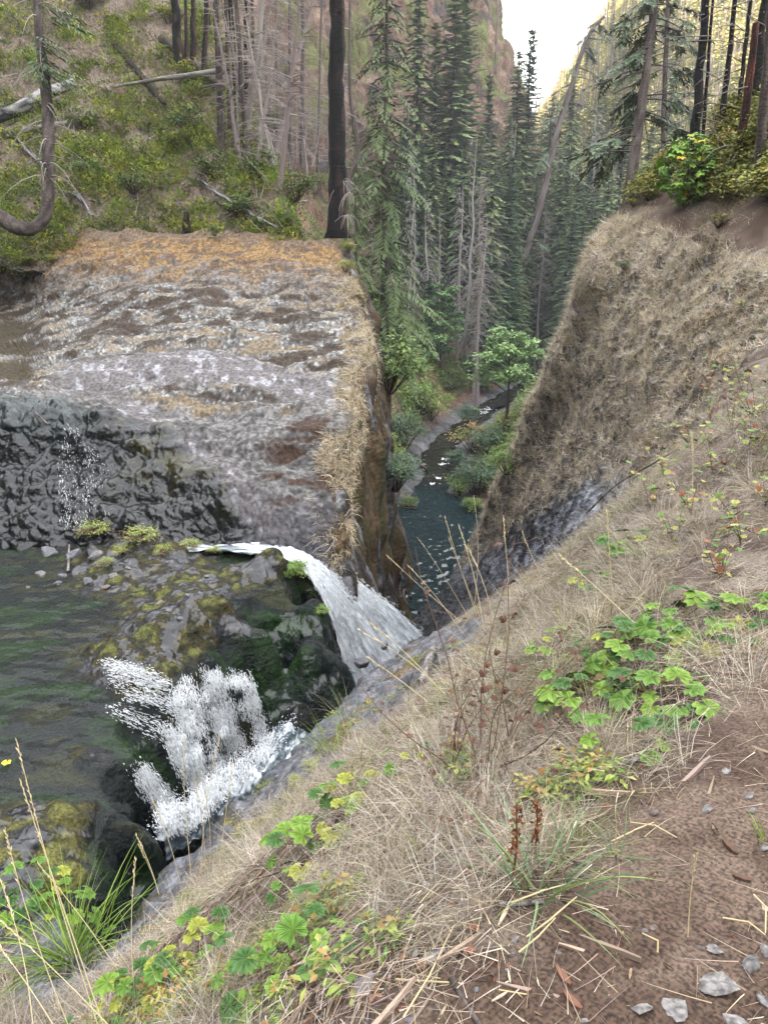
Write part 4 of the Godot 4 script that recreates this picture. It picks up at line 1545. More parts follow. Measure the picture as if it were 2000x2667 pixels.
	drop.rings = 3
	drop.radius = 0.5
	drop.height = 1.0
	var s := scatter("spray", drop, M.foam, where, cols)
	tag(s, "white streaks and drops of falling water", "white water", "", "stuff")


func streak(where: Array, p: Vector3, dir: Vector3, len_: float, w: float, off: float) -> void:
	var d := dir.normalized()
	var b := Basis(Quaternion(Vector3.UP, d)) if d.y > -0.99 else Basis()
	b = b * Basis.from_scale(Vector3(w, len_, w))
	where.append(Transform3D(b, p + Vector3(rr(-off, off), rr(0, off), rr(-off, off))))


func fan(where: Array, cols: PackedColorArray, from: Array, to: Array, count: int, bias: float, size := 1.0) -> void:
	var a := []
	var grid := []
	for i in 17:
		var s := float(i) / 16
		var l := []
		var fa_ := along(from, s)
		var fb_ := along(to, s)
		for k in 13:
			var q: Vector2 = fa_.lerp(fb_, k / 12.0)
			var h := hit(q.x, q.y)
			l.append(h[0] if h else (l[-1] if l else Vector3.ZERO))
		grid.append(l)
	for i in int(count * 3.4):
		var s := rng.randf()
		var t := rng.randf()
		var f := 1.1 * fb(Vector3(s * 9.0 + from[0][0] * 0.1, t * 1.8, from[0][1] * 0.01), 1.0) + 0.6 * fine(Vector3(s * 38.0, t * 5.0, from[0][0]), 1.0)
		var edge_fade := st(0.0, 0.12, s) * (1.0 - st(0.88, 1.0, s)) * st(0.0, 0.1, t)
		if f + bias + 0.12 * t + (edge_fade - 1.0) * 0.4 - 0.35 * (1.0 - st(0.0, 0.3, t)) < rr(0.0, 0.75):
			continue
		var x := s * 15.99
		var y := t * 11.99
		var i0 := int(x)
		var k0 := int(y)
		var g0: Array = grid[i0]
		var g1: Array = grid[i0 + 1]
		var p: Vector3 = g0[k0].lerp(g1[k0], x - i0)
		var q: Vector3 = g0[k0 + 1].lerp(g1[k0 + 1], x - i0)
		var dir := q - p
		if dir.length() > 1.6 or dir.length() < 0.01:
			continue
		streak(where, p.lerp(q, y - k0) + Vector3(0, 0.05, 0.03), dir + rand_dir() * 0.1 * dir.length(), (rr(0.05, 0.13) if rng.randf() < 0.22 else rr(0.012, 0.045)) * size, rr(0.004, 0.0115) * size, 0.1)
		var wt := clampf(0.6 + 0.35 * f, 0.3, 0.88) * rr(0.7, 1.05)
		cols.append(lin(wt * 0.95, wt * 0.98, wt))


func along(l: Array, s: float) -> Vector2:
	var x := s * (l.size() - 1)
	var i := mini(int(x), l.size() - 2)
	return Vector2(l[i][0], l[i][1]).lerp(Vector2(l[i + 1][0], l[i + 1][1]), x - i)


# ---------------------------------------------------------------- dry grass and ground cover
func ground_at(x: float, z: float) -> Vector3:
	return Vector3(x, near_h(x, z), z)


func slope_at(x: float, z: float) -> Vector3:
	return Vector3(near_h(x - 0.1, z) - near_h(x + 0.1, z), 0.2, near_h(x, z - 0.1) - near_h(x, z + 0.1)).normalized()


func grass() -> void:
	rng.seed = 101
	var straw := [lin(0.6, 0.54, 0.42), lin(0.52, 0.46, 0.37), lin(0.68, 0.63, 0.53), lin(0.36, 0.28, 0.2), lin(0.48, 0.44, 0.4)]
	var grey := [lin(0.54, 0.5, 0.45), lin(0.62, 0.57, 0.5), lin(0.36, 0.3, 0.25), lin(0.46, 0.42, 0.4)]
	var green := [lin(0.16, 0.2, 0.07), lin(0.24, 0.27, 0.12), lin(0.4, 0.37, 0.22)]
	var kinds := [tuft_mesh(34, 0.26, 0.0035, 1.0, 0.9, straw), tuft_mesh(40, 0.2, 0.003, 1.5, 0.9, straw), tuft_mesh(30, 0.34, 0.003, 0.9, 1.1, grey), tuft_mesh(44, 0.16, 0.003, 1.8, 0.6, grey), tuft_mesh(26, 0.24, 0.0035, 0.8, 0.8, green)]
	var at := [[], [], [], [], []]
	var cl := [PackedColorArray(), PackedColorArray(), PackedColorArray(), PackedColorArray(), PackedColorArray()]
	var clear := []
	for q in LEAFY:
		var h := hit(q[0], q[1])
		clear.append([h[0], q[2] * 0.009])
	for i in 24000:
		var r := rr(0.9, 13.5)
		var az := deg_to_rad(rr(-60.0, 50.0))
		var x := r * sin(az)
		var z := -r * cos(az)
		var e := rim(x, z)
		if e.x > 0.1 or trail_w(x, z) > 0.25 + 0.3 * rng.randf():
			continue
		var p := ground_at(x, z)
		if rock_w(e.x, e.y, p) > 0.35:
			continue
		var thick := fb(Vector3(x, 0, z), 0.55) + 0.5 * fb(Vector3(x, 5, z), 1.9)
		if thick < rr(-0.42, 0.22):
			continue
		var taken := false
		for q in clear:
			if q[0].distance_squared_to(p) < q[1] * q[1]:
				taken = true
		if taken:
			continue
		var k := rng.randi() % 4
		if fb(Vector3(x, 9, z), 0.7) > 0.22 and rng.randf() < 0.4:
			k = 4
		var n := (slope_at(x, z) * 0.7 + Vector3(-0.25, 0.6, -0.1)).normalized()
		at[k].append(Transform3D(up_frame(n, rr(0, TAU), rr(0.6, 1.25) * lerpf(0.8, 1.15, st(1.5, 5.0, r)) * lerpf(1.0, 0.6, st(-1.2, -0.2, e.x))), p - Vector3(0, 0.01, 0)))
		var b := rr(0.6, 1.15) * (0.85 + 0.3 * fb(Vector3(x, 40, z), 0.6))
		cl[k].append(Color(b, b * rr(0.93, 1.0), b * rr(0.78, 1.0)))
	var names := ["dry_grass", "dry_grass", "grey_grass", "grey_grass", "green_grass"]
	var labs := ["pale straw grass matted over the slope by the trail", "short pale straw grass matted over the slope", "long grey dead grass on the slope", "curled grey dead grass low on the slope", "thin half green grass between the dry tufts"]
	for k in 5:
		tag(scatter(names[k], kinds[k], M.straw, at[k], cl[k]), labs[k], "grass", "", "stuff")
	# loose straws, needles and twigs lying on the ground, the trail too
	var mb := MB.new()
	for i in 10:
		var a := rr(0, TAU)
		mb.blade(Vector3(rr(-0.12, 0.12), rr(0.003, 0.02), rr(-0.12, 0.12)), Vector3(cos(a), rr(-0.02, 0.08), sin(a)), rr(0.03, 0.11), rr(0.001, 0.0024), rand_dir() * 0.4 * Vector3(1, 0.1, 1), 3, straw[i % 5] * 0.9, straw[(i + 1) % 5])
	var lie := []
	var lc := PackedColorArray()
	for i in 9000:
		var r := 0.8 + 10.0 * pow(rng.randf(), 1.4)
		var az := deg_to_rad(rr(-50.0, 55.0))
		var x := r * sin(az)
		var z := -r * cos(az)
		if rim(x, z).x > -0.2:
			continue
		var t := trail_w(x, z)
		if t > 0.5 and rng.randf() < 0.72:
			continue
		lie.append(Transform3D(up_frame((slope_at(x, z) + rand_dir() * 0.35 * (1.0 - t)).normalized(), rr(0, TAU), rr(0.7, 1.5)), ground_at(x, z) + Vector3(0, 0.015 - 0.02 * t, 0)))
		var b := rr(0.55, 1.1)
		lc.append(Color(b, b * rr(0.85, 1.0), b * rr(0.7, 1.0)))
	tag(scatter("straw_litter", mb.mesh(), M.straw, lie, lc), "loose straws and needles strewn over the ground", "litter", "", "stuff")
	# grit: small stones and bark crumbs
	var kinds2 := [stone_mesh(501, 0.5, lin(0.26, 0.245, 0.235)), stone_mesh(502, 0.35, lin(0.22, 0.19, 0.17)), chip_mesh(0.35, 0.12, lin(0.2, 0.11, 0.07))]
	rng.seed = 103
	for k in 3:
		lie = []
		lc = PackedColorArray()
		for i in 7500:
			var r := 0.8 + 9.0 * pow(rng.randf(), 1.7)
			var az := deg_to_rad(rr(-50.0, 55.0))
			var x := r * sin(az)
			var z := -r * cos(az)
			var e := rim(x, z)
			if e.x > -0.1:
				continue
			var s := rr(0.004, 0.017) + 0.035 * pow(rng.randf(), 9.0)
			if k == 2: s *= 1.5
			lie.append(Transform3D(up_frame(slope_at(x, z) + rand_dir() * 0.2, rr(0, TAU), s), ground_at(x, z) + Vector3(0, 0.002 - 0.02 * trail_w(x, z), 0)))
			var b := rr(0.5, 1.15)
			lc.append(Color(b, b, b))
		tag(scatter(["gravel", "gravel", "bark_crumbs"][k], kinds2[k], M.wood, lie, lc), ["grey grit and pebbles on the trail and slope", "flat grey rock flakes on the trail and slope", "brown bark crumbs on the trail and slope"][k], "gravel" if k < 2 else "bark", "", "stuff")
	# rock shards, curled dead leaves and twigs on the slope
	var more := [stone_mesh(503, 0.3, lin(0.2, 0.195, 0.21)), lobed_leaf(0.5, 0.2, 5, 0.35, lin(0.2, 0.11, 0.07), 1.6), chip_mesh(0.06, 0.05, lin(0.26, 0.2, 0.16))]
	rng.seed = 105
	for k in 3:
		lie = []
		lc = PackedColorArray()
		for i in [700, 1500, 1300][k]:
			var r := 0.9 + 10.0 * pow(rng.randf(), 1.3)
			var az := deg_to_rad(rr(-50.0, 52.0))
			var x := r * sin(az)
			var z := -r * cos(az)
			if rim(x, z).x > -0.05 or trail_w(x, z) > 0.5 and rng.randf() < 0.75:
				continue
			var s: float = [0.02 + 0.1 * pow(rng.randf(), 4.0), rr(0.02, 0.05), rr(0.05, 0.28)][k]
			lie.append(Transform3D(up_frame(slope_at(x, z) + rand_dir() * 0.25, rr(0, TAU), s), ground_at(x, z) + Vector3(0, [0.0, 0.015, 0.012][k], 0)))
			var b := rr(0.55, 1.3)
			lc.append(Color(b, b * rr(0.9, 1.0), b * rr(0.85, 1.05)))
		tag(scatter(["rock_shards", "dead_leaves", "fallen_twigs"][k], more[k], M.wood, lie, lc), ["grey rock shards scattered over the dry slope", "curled brown dead leaves scattered over the slope", "small dry twigs scattered over the slope"][k], ["gravel", "dead leaves", "twigs"][k], "", "stuff")
	# small green plants creeping among the straw
	rng.seed = 106
	var creep := shrub_parts(70, 0.3, 0.7, [lin(0.1, 0.17, 0.045), lin(0.16, 0.21, 0.05), lin(0.22, 0.24, 0.07), lin(0.24, 0.16, 0.07)], 9)
	lie = []
	lc = PackedColorArray()
	for i in 2600:
		var r := 1.2 + 11.0 * rng.randf()
		var az := deg_to_rad(rr(-50.0, 46.0))
		var x := r * sin(az)
		var z := -r * cos(az)
		var e := rim(x, z)
		if e.x > -0.05 or trail_w(x, z) > 0.2 or fb(Vector3(x, 20, z), 0.75) + 0.3 * st(1.5, 4.5, x) < rr(0.22, 0.65):
			continue
		lie.append(Transform3D(up_frame((slope_at(x, z) + Vector3(0, 0.8, 0)).normalized(), rr(0, TAU), rr(0.05, 0.13)), ground_at(x, z)))
		var b := rr(0.7, 1.2)
		lc.append(Color(b * rr(0.85, 1.3), b, b * rr(0.7, 1.0)))
	tag(scatter("creeping_plants", creep[1], M.leaf, lie, lc), "small green plants creeping among the dry grass", "ground cover", "", "stuff")
	# moss and dry grass shag on the great cliff, hanging down the face
	rng.seed = 104
	var shag := [tuft_mesh(26, 0.5, 0.016, 1.0, 2.2, [lin(0.66, 0.62, 0.55), lin(0.74, 0.7, 0.62), lin(0.5, 0.44, 0.37), lin(0.6, 0.56, 0.52)]), tuft_mesh(22, 0.42, 0.018, 1.2, 2.2, [lin(0.68, 0.61, 0.49), lin(0.54, 0.45, 0.32), lin(0.72, 0.66, 0.55)]), tuft_mesh(26, 0.3, 0.02, 1.4, 1.6, [lin(0.22, 0.17, 0.12), lin(0.34, 0.26, 0.17), lin(0.5, 0.45, 0.39)])]
	var wh := [[], [], []]
	cl = [PackedColorArray(), PackedColorArray(), PackedColorArray()]
	var hgt := cliff_p.size() / cliff_w
	for i in 26000:
		var v := rng.randf()
		var u := rng.randf()
		if v > lerpf(0.74, 0.5, st(0.1, 0.62, u)) - 0.02 + rr(-0.05, 0.04):
			continue
		var k := int(v * (hgt - 1)) * cliff_w + int(u * (cliff_w - 1))
		var p := cliff_p[k]
		var n := cliff_n[k]
		if p.length() < 9.0 or fb(Vector3(p.x + p.y * 0.6, p.y * 0.5, p.z), 1.2) < rr(-0.5, 0.15):
			continue
		var m := rng.randi() % 3
		var dir := (n * 0.9 + Vector3(rr(-0.4, 0.4), 0.25, rr(-0.4, 0.4))).normalized()
		wh[m].append(Transform3D(up_frame(dir, rr(0, TAU), rr(0.55, 1.2) * lerpf(0.65, 1.5, st(12.0, 55.0, p.length()))), p - n * 0.03))
		var b := rr(0.8, 1.3) * (1.0 - 0.3 * st(0.4, 0.8, u) * st(-0.2, 0.4, fb(p, 0.4)))
		cl[m].append(Color(b, b * rr(0.93, 1.0), b * rr(0.8, 1.0)))
	# the verge between the far trail and the cliff, and the bank above it
	for i in 6000:
		var x := rr(6.0, 20.0)
		var z := rr(-36.0, -9.0)
		var e := rim(x, z)
		if e.x > 0.15 or trail_w(x, z) > 0.4 and rng.randf() > 0.25 or e.x < -7.0:
			continue
		if fb(Vector3(x, 0, z), 0.6) < rr(-0.6, 0.2):
			continue
		var m := rng.randi() % 2
		wh[m].append(Transform3D(up_frame((slope_at(x, z) + Vector3(-0.5, 0.3, 0.2)).normalized(), rr(0, TAU), rr(0.5, 0.9)), ground_at(x, z)))
		var b := rr(0.75, 1.1)
		cl[m].append(Color(b, b * 0.96, b * 0.88))
	for i in 5000:
		var h := hit(rr(1560, 2080), rr(380, 640))
		if h.is_empty() or h[0].z < -52.0 or trail_w(h[0].x, h[0].z) > 0.4 or fb(h[0], 0.7) < rr(-0.5, 0.3):
			continue
		var m := rng.randi() % 2
		wh[m].append(Transform3D(up_frame((h[1] + Vector3(-0.3, 0.3, 0.3)).normalized(), rr(0, TAU), rr(0.5, 0.9)), h[0]))
		var b := rr(0.55, 1.0)
		cl[m].append(Color(b, b * 0.93, b * 0.8))
	# the brow of the rock shelf
	for i in 2400:
		var r := rr(1.0, 8.2)
		var u := 1.0 - 0.05 * pow(rng.randf(), 2.0)
		var p := pc.at(r, u)
		if rng.randf() < 0.5:
			p = pw.at(r, rr(0.0, 0.22))
		if fb(p, 0.8) < rr(-0.4, 0.2) or r > 7.0 and rng.randf() < 0.8:
			continue
		var m := rng.randi() % 3
		wh[m].append(Transform3D(up_frame(Vector3(rr(0.3, 1.0), rr(0.2, 0.7), rr(-0.2, 0.5)), rr(0, TAU), rr(0.5, 1.0)), p))
		var b := rr(0.75, 1.15)
		cl[m].append(Color(b, b * 0.94, b * 0.8))
	for k in 3:
		tag(scatter(["cliff_grass", "cliff_grass", "cliff_moss"][k], shag[k], M.straw, wh[k], cl[k]), ["grey dry grass hanging from the cliff face", "tawny dry grass hanging from the cliff face", "brown moss tufts on the cliff face"][k], "grass" if k < 2 else "moss", "", "stuff")


func undergrowth() -> void:
	rng.seed = 201
	var greens := [lin(0.13, 0.18, 0.045), lin(0.18, 0.235, 0.05), lin(0.1, 0.14, 0.04), lin(0.26, 0.3, 0.07), lin(0.075, 0.1, 0.032)]
	var low := [shrub_parts(60, 0.16, 0.5, greens, 8), shrub_parts(44, 0.13, 0.3, greens, 7), shrub_parts(50, 0.2, 0.7, [greens[1], greens[3]], 9)]
	var fern := fern_mesh(11, 0.75, lin(0.07, 0.11, 0.035), lin(0.13, 0.17, 0.05))
	var wh := [[], [], [], []]
	var cl := [PackedColorArray(), PackedColorArray(), PackedColorArray(), PackedColorArray()]
	for i in 36000:
		var k := rng.randi() % hill_p.size()
		var p := hill_p[k]
		var s := seen_at(p)
		if s.x < -150 or s.x > 1000 or s.y < -150 or s.y > 700 or zd_hides(s):
			continue
		if fb(p, 0.3) + 0.6 * fb(p, 1.1) < rr(-0.4, 0.3) + 0.2 * st(2.0, 14.0, p.y):
			continue
		var m := rng.randi() % 3
		if rng.randf() < 0.1: m = 3
		wh[m].append(Transform3D(up_frame((hill_n[k] + Vector3(0, 1.2, 0)).normalized(), rr(0, TAU), rr(0.4, 1.15)), p))
		var b := rr(0.9, 1.7)
		cl[m].append(Color(b * rr(0.85, 1.25), b, b * rr(0.7, 1.1)))
	# the same low growth on the bank above the far trail
	for i in 9000:
		var h := hit(rr(1610, 2120), rr(270, 515))
		if h.is_empty():
			continue
		var p: Vector3 = h[0]
		var s0 := seen_at(p)
		if p.z < -52.0 or (s0.x > 1700.0 and s0.x < 1880.0 and s0.y < 400.0) or trail_w(p.x, p.z) > 0.1 or fb(p, 0.5) < rr(-0.4, 0.5) - 0.5 * st(0.8, 3.0, p.y):
			continue
		var m := rng.randi() % 3
		wh[m].append(Transform3D(up_frame(Vector3(rr(-0.3, 0.1), 1, rr(-0.1, 0.3)), rr(0, TAU), rr(0.4, 0.95)), p))
		var b := rr(0.65, 1.15)
		cl[m].append(Color(b * rr(1.0, 1.5), b, b * rr(0.6, 0.9)))
	for k in 3:
		tag(scatter("undergrowth", low[k][1], M.leaf, wh[k], cl[k]), ["low leafy green plants over the burnt hillside", "ground hugging green plants over the burnt hillside", "yellow green seedlings over the burnt hillside"][k], "undergrowth", "", "stuff")
	tag(scatter("fern_cover", fern, M.leaf, wh[3], cl[3]), "green sword ferns dotted over the burnt hillside", "ferns", "", "stuff")
	# bleached sticks lying everywhere on the hill
	var mb := MB.new()
	for i in 3:
		var p := PackedVector3Array([Vector3(rr(-0.4, 0.4), 0.05, rr(-0.4, 0.4))])
		var d := Vector3(rr(-0.4, 0.4), rr(0.0, 0.25), 1).normalized()
		for k in 5:
			d = (d + rand_dir() * 0.3).normalized()
			p.append(p[k] + d * rr(0.25, 0.45))
		mb.tube(p, PackedFloat32Array([0.024, 0.02, 0.017, 0.013, 0.01, 0.005]), 4, lin(0.36, 0.33, 0.31))
	var lie := []
	var lc := PackedColorArray()
	for i in 2600:
		var k := rng.randi() % hill_p.size()
		var p := hill_p[k]
		if fb(p + Vector3(50, 0, 0), 0.25) < rr(-0.3, 0.3):
			continue
		lie.append(Transform3D(up_frame(hill_n[k], rr(-0.9, 0.9), rr(0.5, 1.4)), p + Vector3(0, 0.08, 0)))
		var b := rr(0.5, 1.15)
		lc.append(Color(b, b * 0.97, b * 0.95))
	tag(scatter("fallen_sticks", mb.mesh(), M.wood, lie, lc), "bleached sticks strewn over the burnt hillside", "sticks", "", "stuff")
	# bushes and saplings on the floor and sides of the valley
	wh = [[], [], []]
	cl = [PackedColorArray(), PackedColorArray(), PackedColorArray()]
	for i in 20000:
		var z := -60.0 - 145.0 * pow(rng.randf(), 1.3)
		var x := rr(-0.09, 0.27) * -z
		var p := Vector3(x, valley_all(x, z), z)
		if p.y < -25.2 or p.y > 12.0 or absf(off_line(CREEK, x, z)[0]) < 4.0:
			continue
		if fb(p, 0.09) + 0.5 * fb(p, 0.4) < rr(-0.6, 0.25):
			continue
		var m := rng.randi() % 3
		wh[m].append(Transform3D(up_frame(Vector3.UP, rr(0, TAU), rr(0.8, 2.2)), p))
		var b := rr(0.5, 1.1)
		cl[m].append(Color(b * rr(0.75, 1.05), b, b * rr(0.8, 1.1)))
	for k in 3:
		tag(scatter("valley_undergrowth", low[k][1], M.leaf, wh[k], cl[k]), ["dark green bushes covering the valley sides", "low green growth covering the valley sides", "light green bushes covering the valley sides"][k], "undergrowth", "", "stuff")
	# dead brush clinging to the brown cliff
	var brush := snag_mesh(3.2, 0.9, 0.05, 16, 0.2, lin(0.26, 0.19, 0.16), 3)
	wh = [[]]
	cl = [PackedColorArray()]
	for i in 6500:
		var k := rng.randi() % brow_p.size()
		var p := brow_p[k]
		if fb(p, 0.1) < rr(-0.5, 0.3):
			continue
		wh[0].append(Transform3D(up_frame(Vector3(rr(-0.15, 0.15), 1, 0.15), rr(0, TAU), rr(0.5, 1.3)), p))
		var b := rr(0.6, 1.3)
		cl[0].append(Color(b, b * rr(0.75, 1.0), b * rr(0.7, 1.0)))
	tag(scatter("dead_brush", brush, M.wood, wh[0], cl[0]), "dead brown brush clinging to the tall cliff", "brush", "", "stuff")
	wh = [[]]
	cl = [PackedColorArray()]
	for i in 2600:
		var k := rng.randi() % brow_p.size()
		var p := brow_p[k]
		if fb(p, 0.06) + 0.4 * fb(p, 0.3) > rr(-0.5, 0.1):
			continue
		wh[0].append(Transform3D(up_frame(Vector3(rr(-0.2, 0.2), 1, 0.3), rr(0, TAU), rr(1.0, 2.6)), p))
		var b := rr(0.7, 1.3)
		cl[0].append(Color(b * rr(0.9, 1.3), b, b * 0.8))
	tag(scatter("cliff_bushes", low[0][1], M.leaf, wh[0], cl[0]), "green bushes growing on ledges of the tall cliff", "bushes", "", "stuff")
	# forest on the sunny far slope
	rng.seed = 207
	var fir := conifer_parts(14.0, 2.4, 0.15, 0.9, 0.5, lin(0.1, 0.13, 0.045), lin(0.16, 0.18, 0.06))
	var pole := snag_mesh(16.0, 1.0, 0.3, 14, 0.4, lin(0.2, 0.17, 0.15), 2)
	var leafy := broadleaf_parts(7.0, 2.6, 420, 0.8, [lin(0.6, 0.55, 0.25), lin(0.5, 0.5, 0.2), lin(0.6, 0.5, 0.28)], 0.1)
	var a := []
	var b2 := []
	var c2 := []
	for i in 60000:
		var k := rng.randi() % val_p.size()
		var p := val_p[k]
		if p.z > -204.0 or p.x / -p.z < 0.16:
			continue
		var w := rng.randf()
		var f := fb(p, 0.02)
		if w < 0.05 + 0.2 * f:
			a.append(Transform3D(up_frame(Vector3.UP, rr(0, TAU), rr(0.5, 1.25)), p - Vector3(0, 0.5, 0)))
		elif w < 0.22:
			b2.append(Transform3D(up_frame(Vector3(rr(-0.06, 0.06), 1, rr(-0.06, 0.06)), rr(0, TAU), rr(0.7, 1.4)), p - Vector3(0, 0.5, 0)))
		elif w < 0.62:
			c2.append(Transform3D(up_frame(Vector3.UP, rr(0, TAU), rr(0.5, 1.2)), p - Vector3(0, 0.5, 0)))
	tag(scatter("far_forest", fir[1], M.needle, a, PackedColorArray()), "conifers scattered over the sunny far slope", "forest", "", "stuff")
	tag(scatter("far_forest", pole, M.wood, b2, PackedColorArray()), "burnt poles standing on the sunny far slope", "forest", "", "stuff")
	tag(scatter("far_forest", leafy[1], M.leaf, c2, PackedColorArray()), "yellow green bushes over the sunny far slope", "forest", "", "stuff")
	print("far ", a.size(), " ", b2.size(), " ", c2.size())


func zd_hides(s: Vector3) -> bool:
	var i := int((s.x + 320.0) / CW)
	var j := int((s.y + 320.0) / CW)
	return i >= 0 and j >= 0 and i < GX and j < GY and zd[j * GX + i] < s.z * 0.93


# ---------------------------------------------------------------- trees
var protos := {}
var tall := {}


# stands a tree of a kind; the first of a kind is built, the others are copies of it
func stand(kind: String, label: String, group: String, foot: Vector3, height: float, lean := Vector3.UP, wide := 1.0) -> Node3D:
	var o: Node3D
	var called := kind.rstrip("0123456789").trim_suffix("_")
	var cat: String = {"conifer": "tree", "cedar": "tree", "snag": "dead tree", "sapling": "dead tree", "maple": "tree", "young_conifer": "tree"}.get(called, "tree")
	if protos.has(kind):
		o = copy_of(protos[kind], called, label)
	else:
		o = thing(called, label, cat, Vector3.ZERO, group)
		rng.seed = hash(kind) % 100000
		var c1 := lin(0.08, 0.115, 0.045)
		var c2 := lin(0.17, 0.22, 0.085)
		var parts := []
		match kind:
			"conifer_1": parts = conifer_parts(26, 4.4, 0.14, 0.5, 0.5, c1, c2); tall[kind] = 26.0
			"conifer_2": parts = conifer_parts(26, 3.6, 0.2, 0.5, 0.7, c1 * 0.85, c2 * 0.85, 0.92); tall[kind] = 26.0
			"conifer_3": parts = conifer_parts(26, 4.6, 0.35, 0.6, 0.6, c1, lin(0.12, 0.18, 0.08), 0.8); tall[kind] = 26.0
			"conifer_4": parts = conifer_parts(26, 3.8, 0.08, 0.48, 0.35, lin(0.065, 0.11, 0.055), lin(0.12, 0.18, 0.095)); tall[kind] = 26.0
			"young_conifer_1": parts = conifer_parts(8, 1.9, 0.04, 0.3, 0.6, lin(0.05, 0.085, 0.035), lin(0.1, 0.15, 0.06)); tall[kind] = 8.0
			"young_conifer_2": parts = conifer_parts(8, 1.4, 0.1, 0.32, 0.4, lin(0.04, 0.075, 0.035), lin(0.08, 0.13, 0.06), 0.85); tall[kind] = 8.0
			"cedar_1": parts = conifer_parts(30, 4.4, 0.25, 0.5, 1.3, lin(0.05, 0.08, 0.027), lin(0.095, 0.13, 0.045), 0.85, 0.2, 0.075); tall[kind] = 30.0
			"snag_1": parts = [snag_mesh(16, 2.3, 0.25, 110, 1.0, lin(0.3, 0.27, 0.26))]; tall[kind] = 16.0
			"snag_2": parts = [snag_mesh(16, 1.6, 0.1, 90, 1.3, lin(0.27, 0.25, 0.24))]; tall[kind] = 16.0
			"snag_3": parts = [snag_mesh(16, 2.8, 0.35, 130, 0.8, lin(0.22, 0.19, 0.18))]; tall[kind] = 16.0
			"sapling_1": parts = [snag_mesh(12, 3.2, 0.12, 60, 0.25, lin(0.33, 0.29, 0.27), 9)]; tall[kind] = 12.0
			"sapling_2": parts = [snag_mesh(12, 4.2, 0.05, 46, 0.5, lin(0.36, 0.32, 0.3), 10)]; tall[kind] = 12.0
			"sapling_3": parts = [snag_mesh(12, 2.4, 0.2, 70, 0.15, lin(0.25, 0.21, 0.2), 8)]; tall[kind] = 12.0
			"maple_1": parts = broadleaf_parts(12, 3.6, 6000, 0.36, [lin(0.11, 0.2, 0.07), lin(0.15, 0.26, 0.09), lin(0.085, 0.16, 0.06)], 0.25); tall[kind] = 12.0
			"maple_2": parts = broadleaf_parts(12, 4.0, 4400, 0.36, [lin(0.17, 0.28, 0.1), lin(0.22, 0.33, 0.12), lin(0.14, 0.23, 0.08)], 0.5); tall[kind] = 12.0
		if parts.size() == 1:
			obj("trunk", parts[0], M.wood, o)
		else:
			obj("trunk", parts[0], M.wood, o)
			obj("crown", parts[1], M.leaf if kind.begins_with("maple") else M.needle, o)
		protos[kind] = o
	var s: float = height / tall[kind]
	o.transform = Transform3D(Basis(Quaternion(Vector3.UP, lean.normalized())) * Basis(Vector3.UP, rr(0, TAU)) * Basis.from_scale(Vector3(s * wide, s, s * wide)), foot)
	if group: o.set_meta("group", group)
	return o


# a tree whose tip is seen at (px, py) and that stands on the land at that distance
func grown(kind: String, px: float, py: float, z: float, label: String, group := "", wide := 1.0) -> void:
	var top := at_z(px, py, -z)
	var y := maxf(valley_all(top.x, -z), -27.0) - 0.6
	if top.y - y < 2.0:
		print("short tree ", label, top, y)
		return
	stand(kind, label, group, Vector3(top.x, y, -z), top.y - y, Vector3(rr(-0.02, 0.02), 1, rr(-0.02, 0.02)), wide)


func rooted(kind: String, px: float, py: float, top: float, label: String, group := "", wide := 1.0) -> void:
	var h := hit(px, py)
	if h.is_empty():
		return
	var p: Vector3 = h[0]
	var t := at_z(px, top, p.z)
	stand(kind, label, group, p - Vector3(0, 0.4, 0), t.y - p.y + 0.4, Vector3.UP, wide)


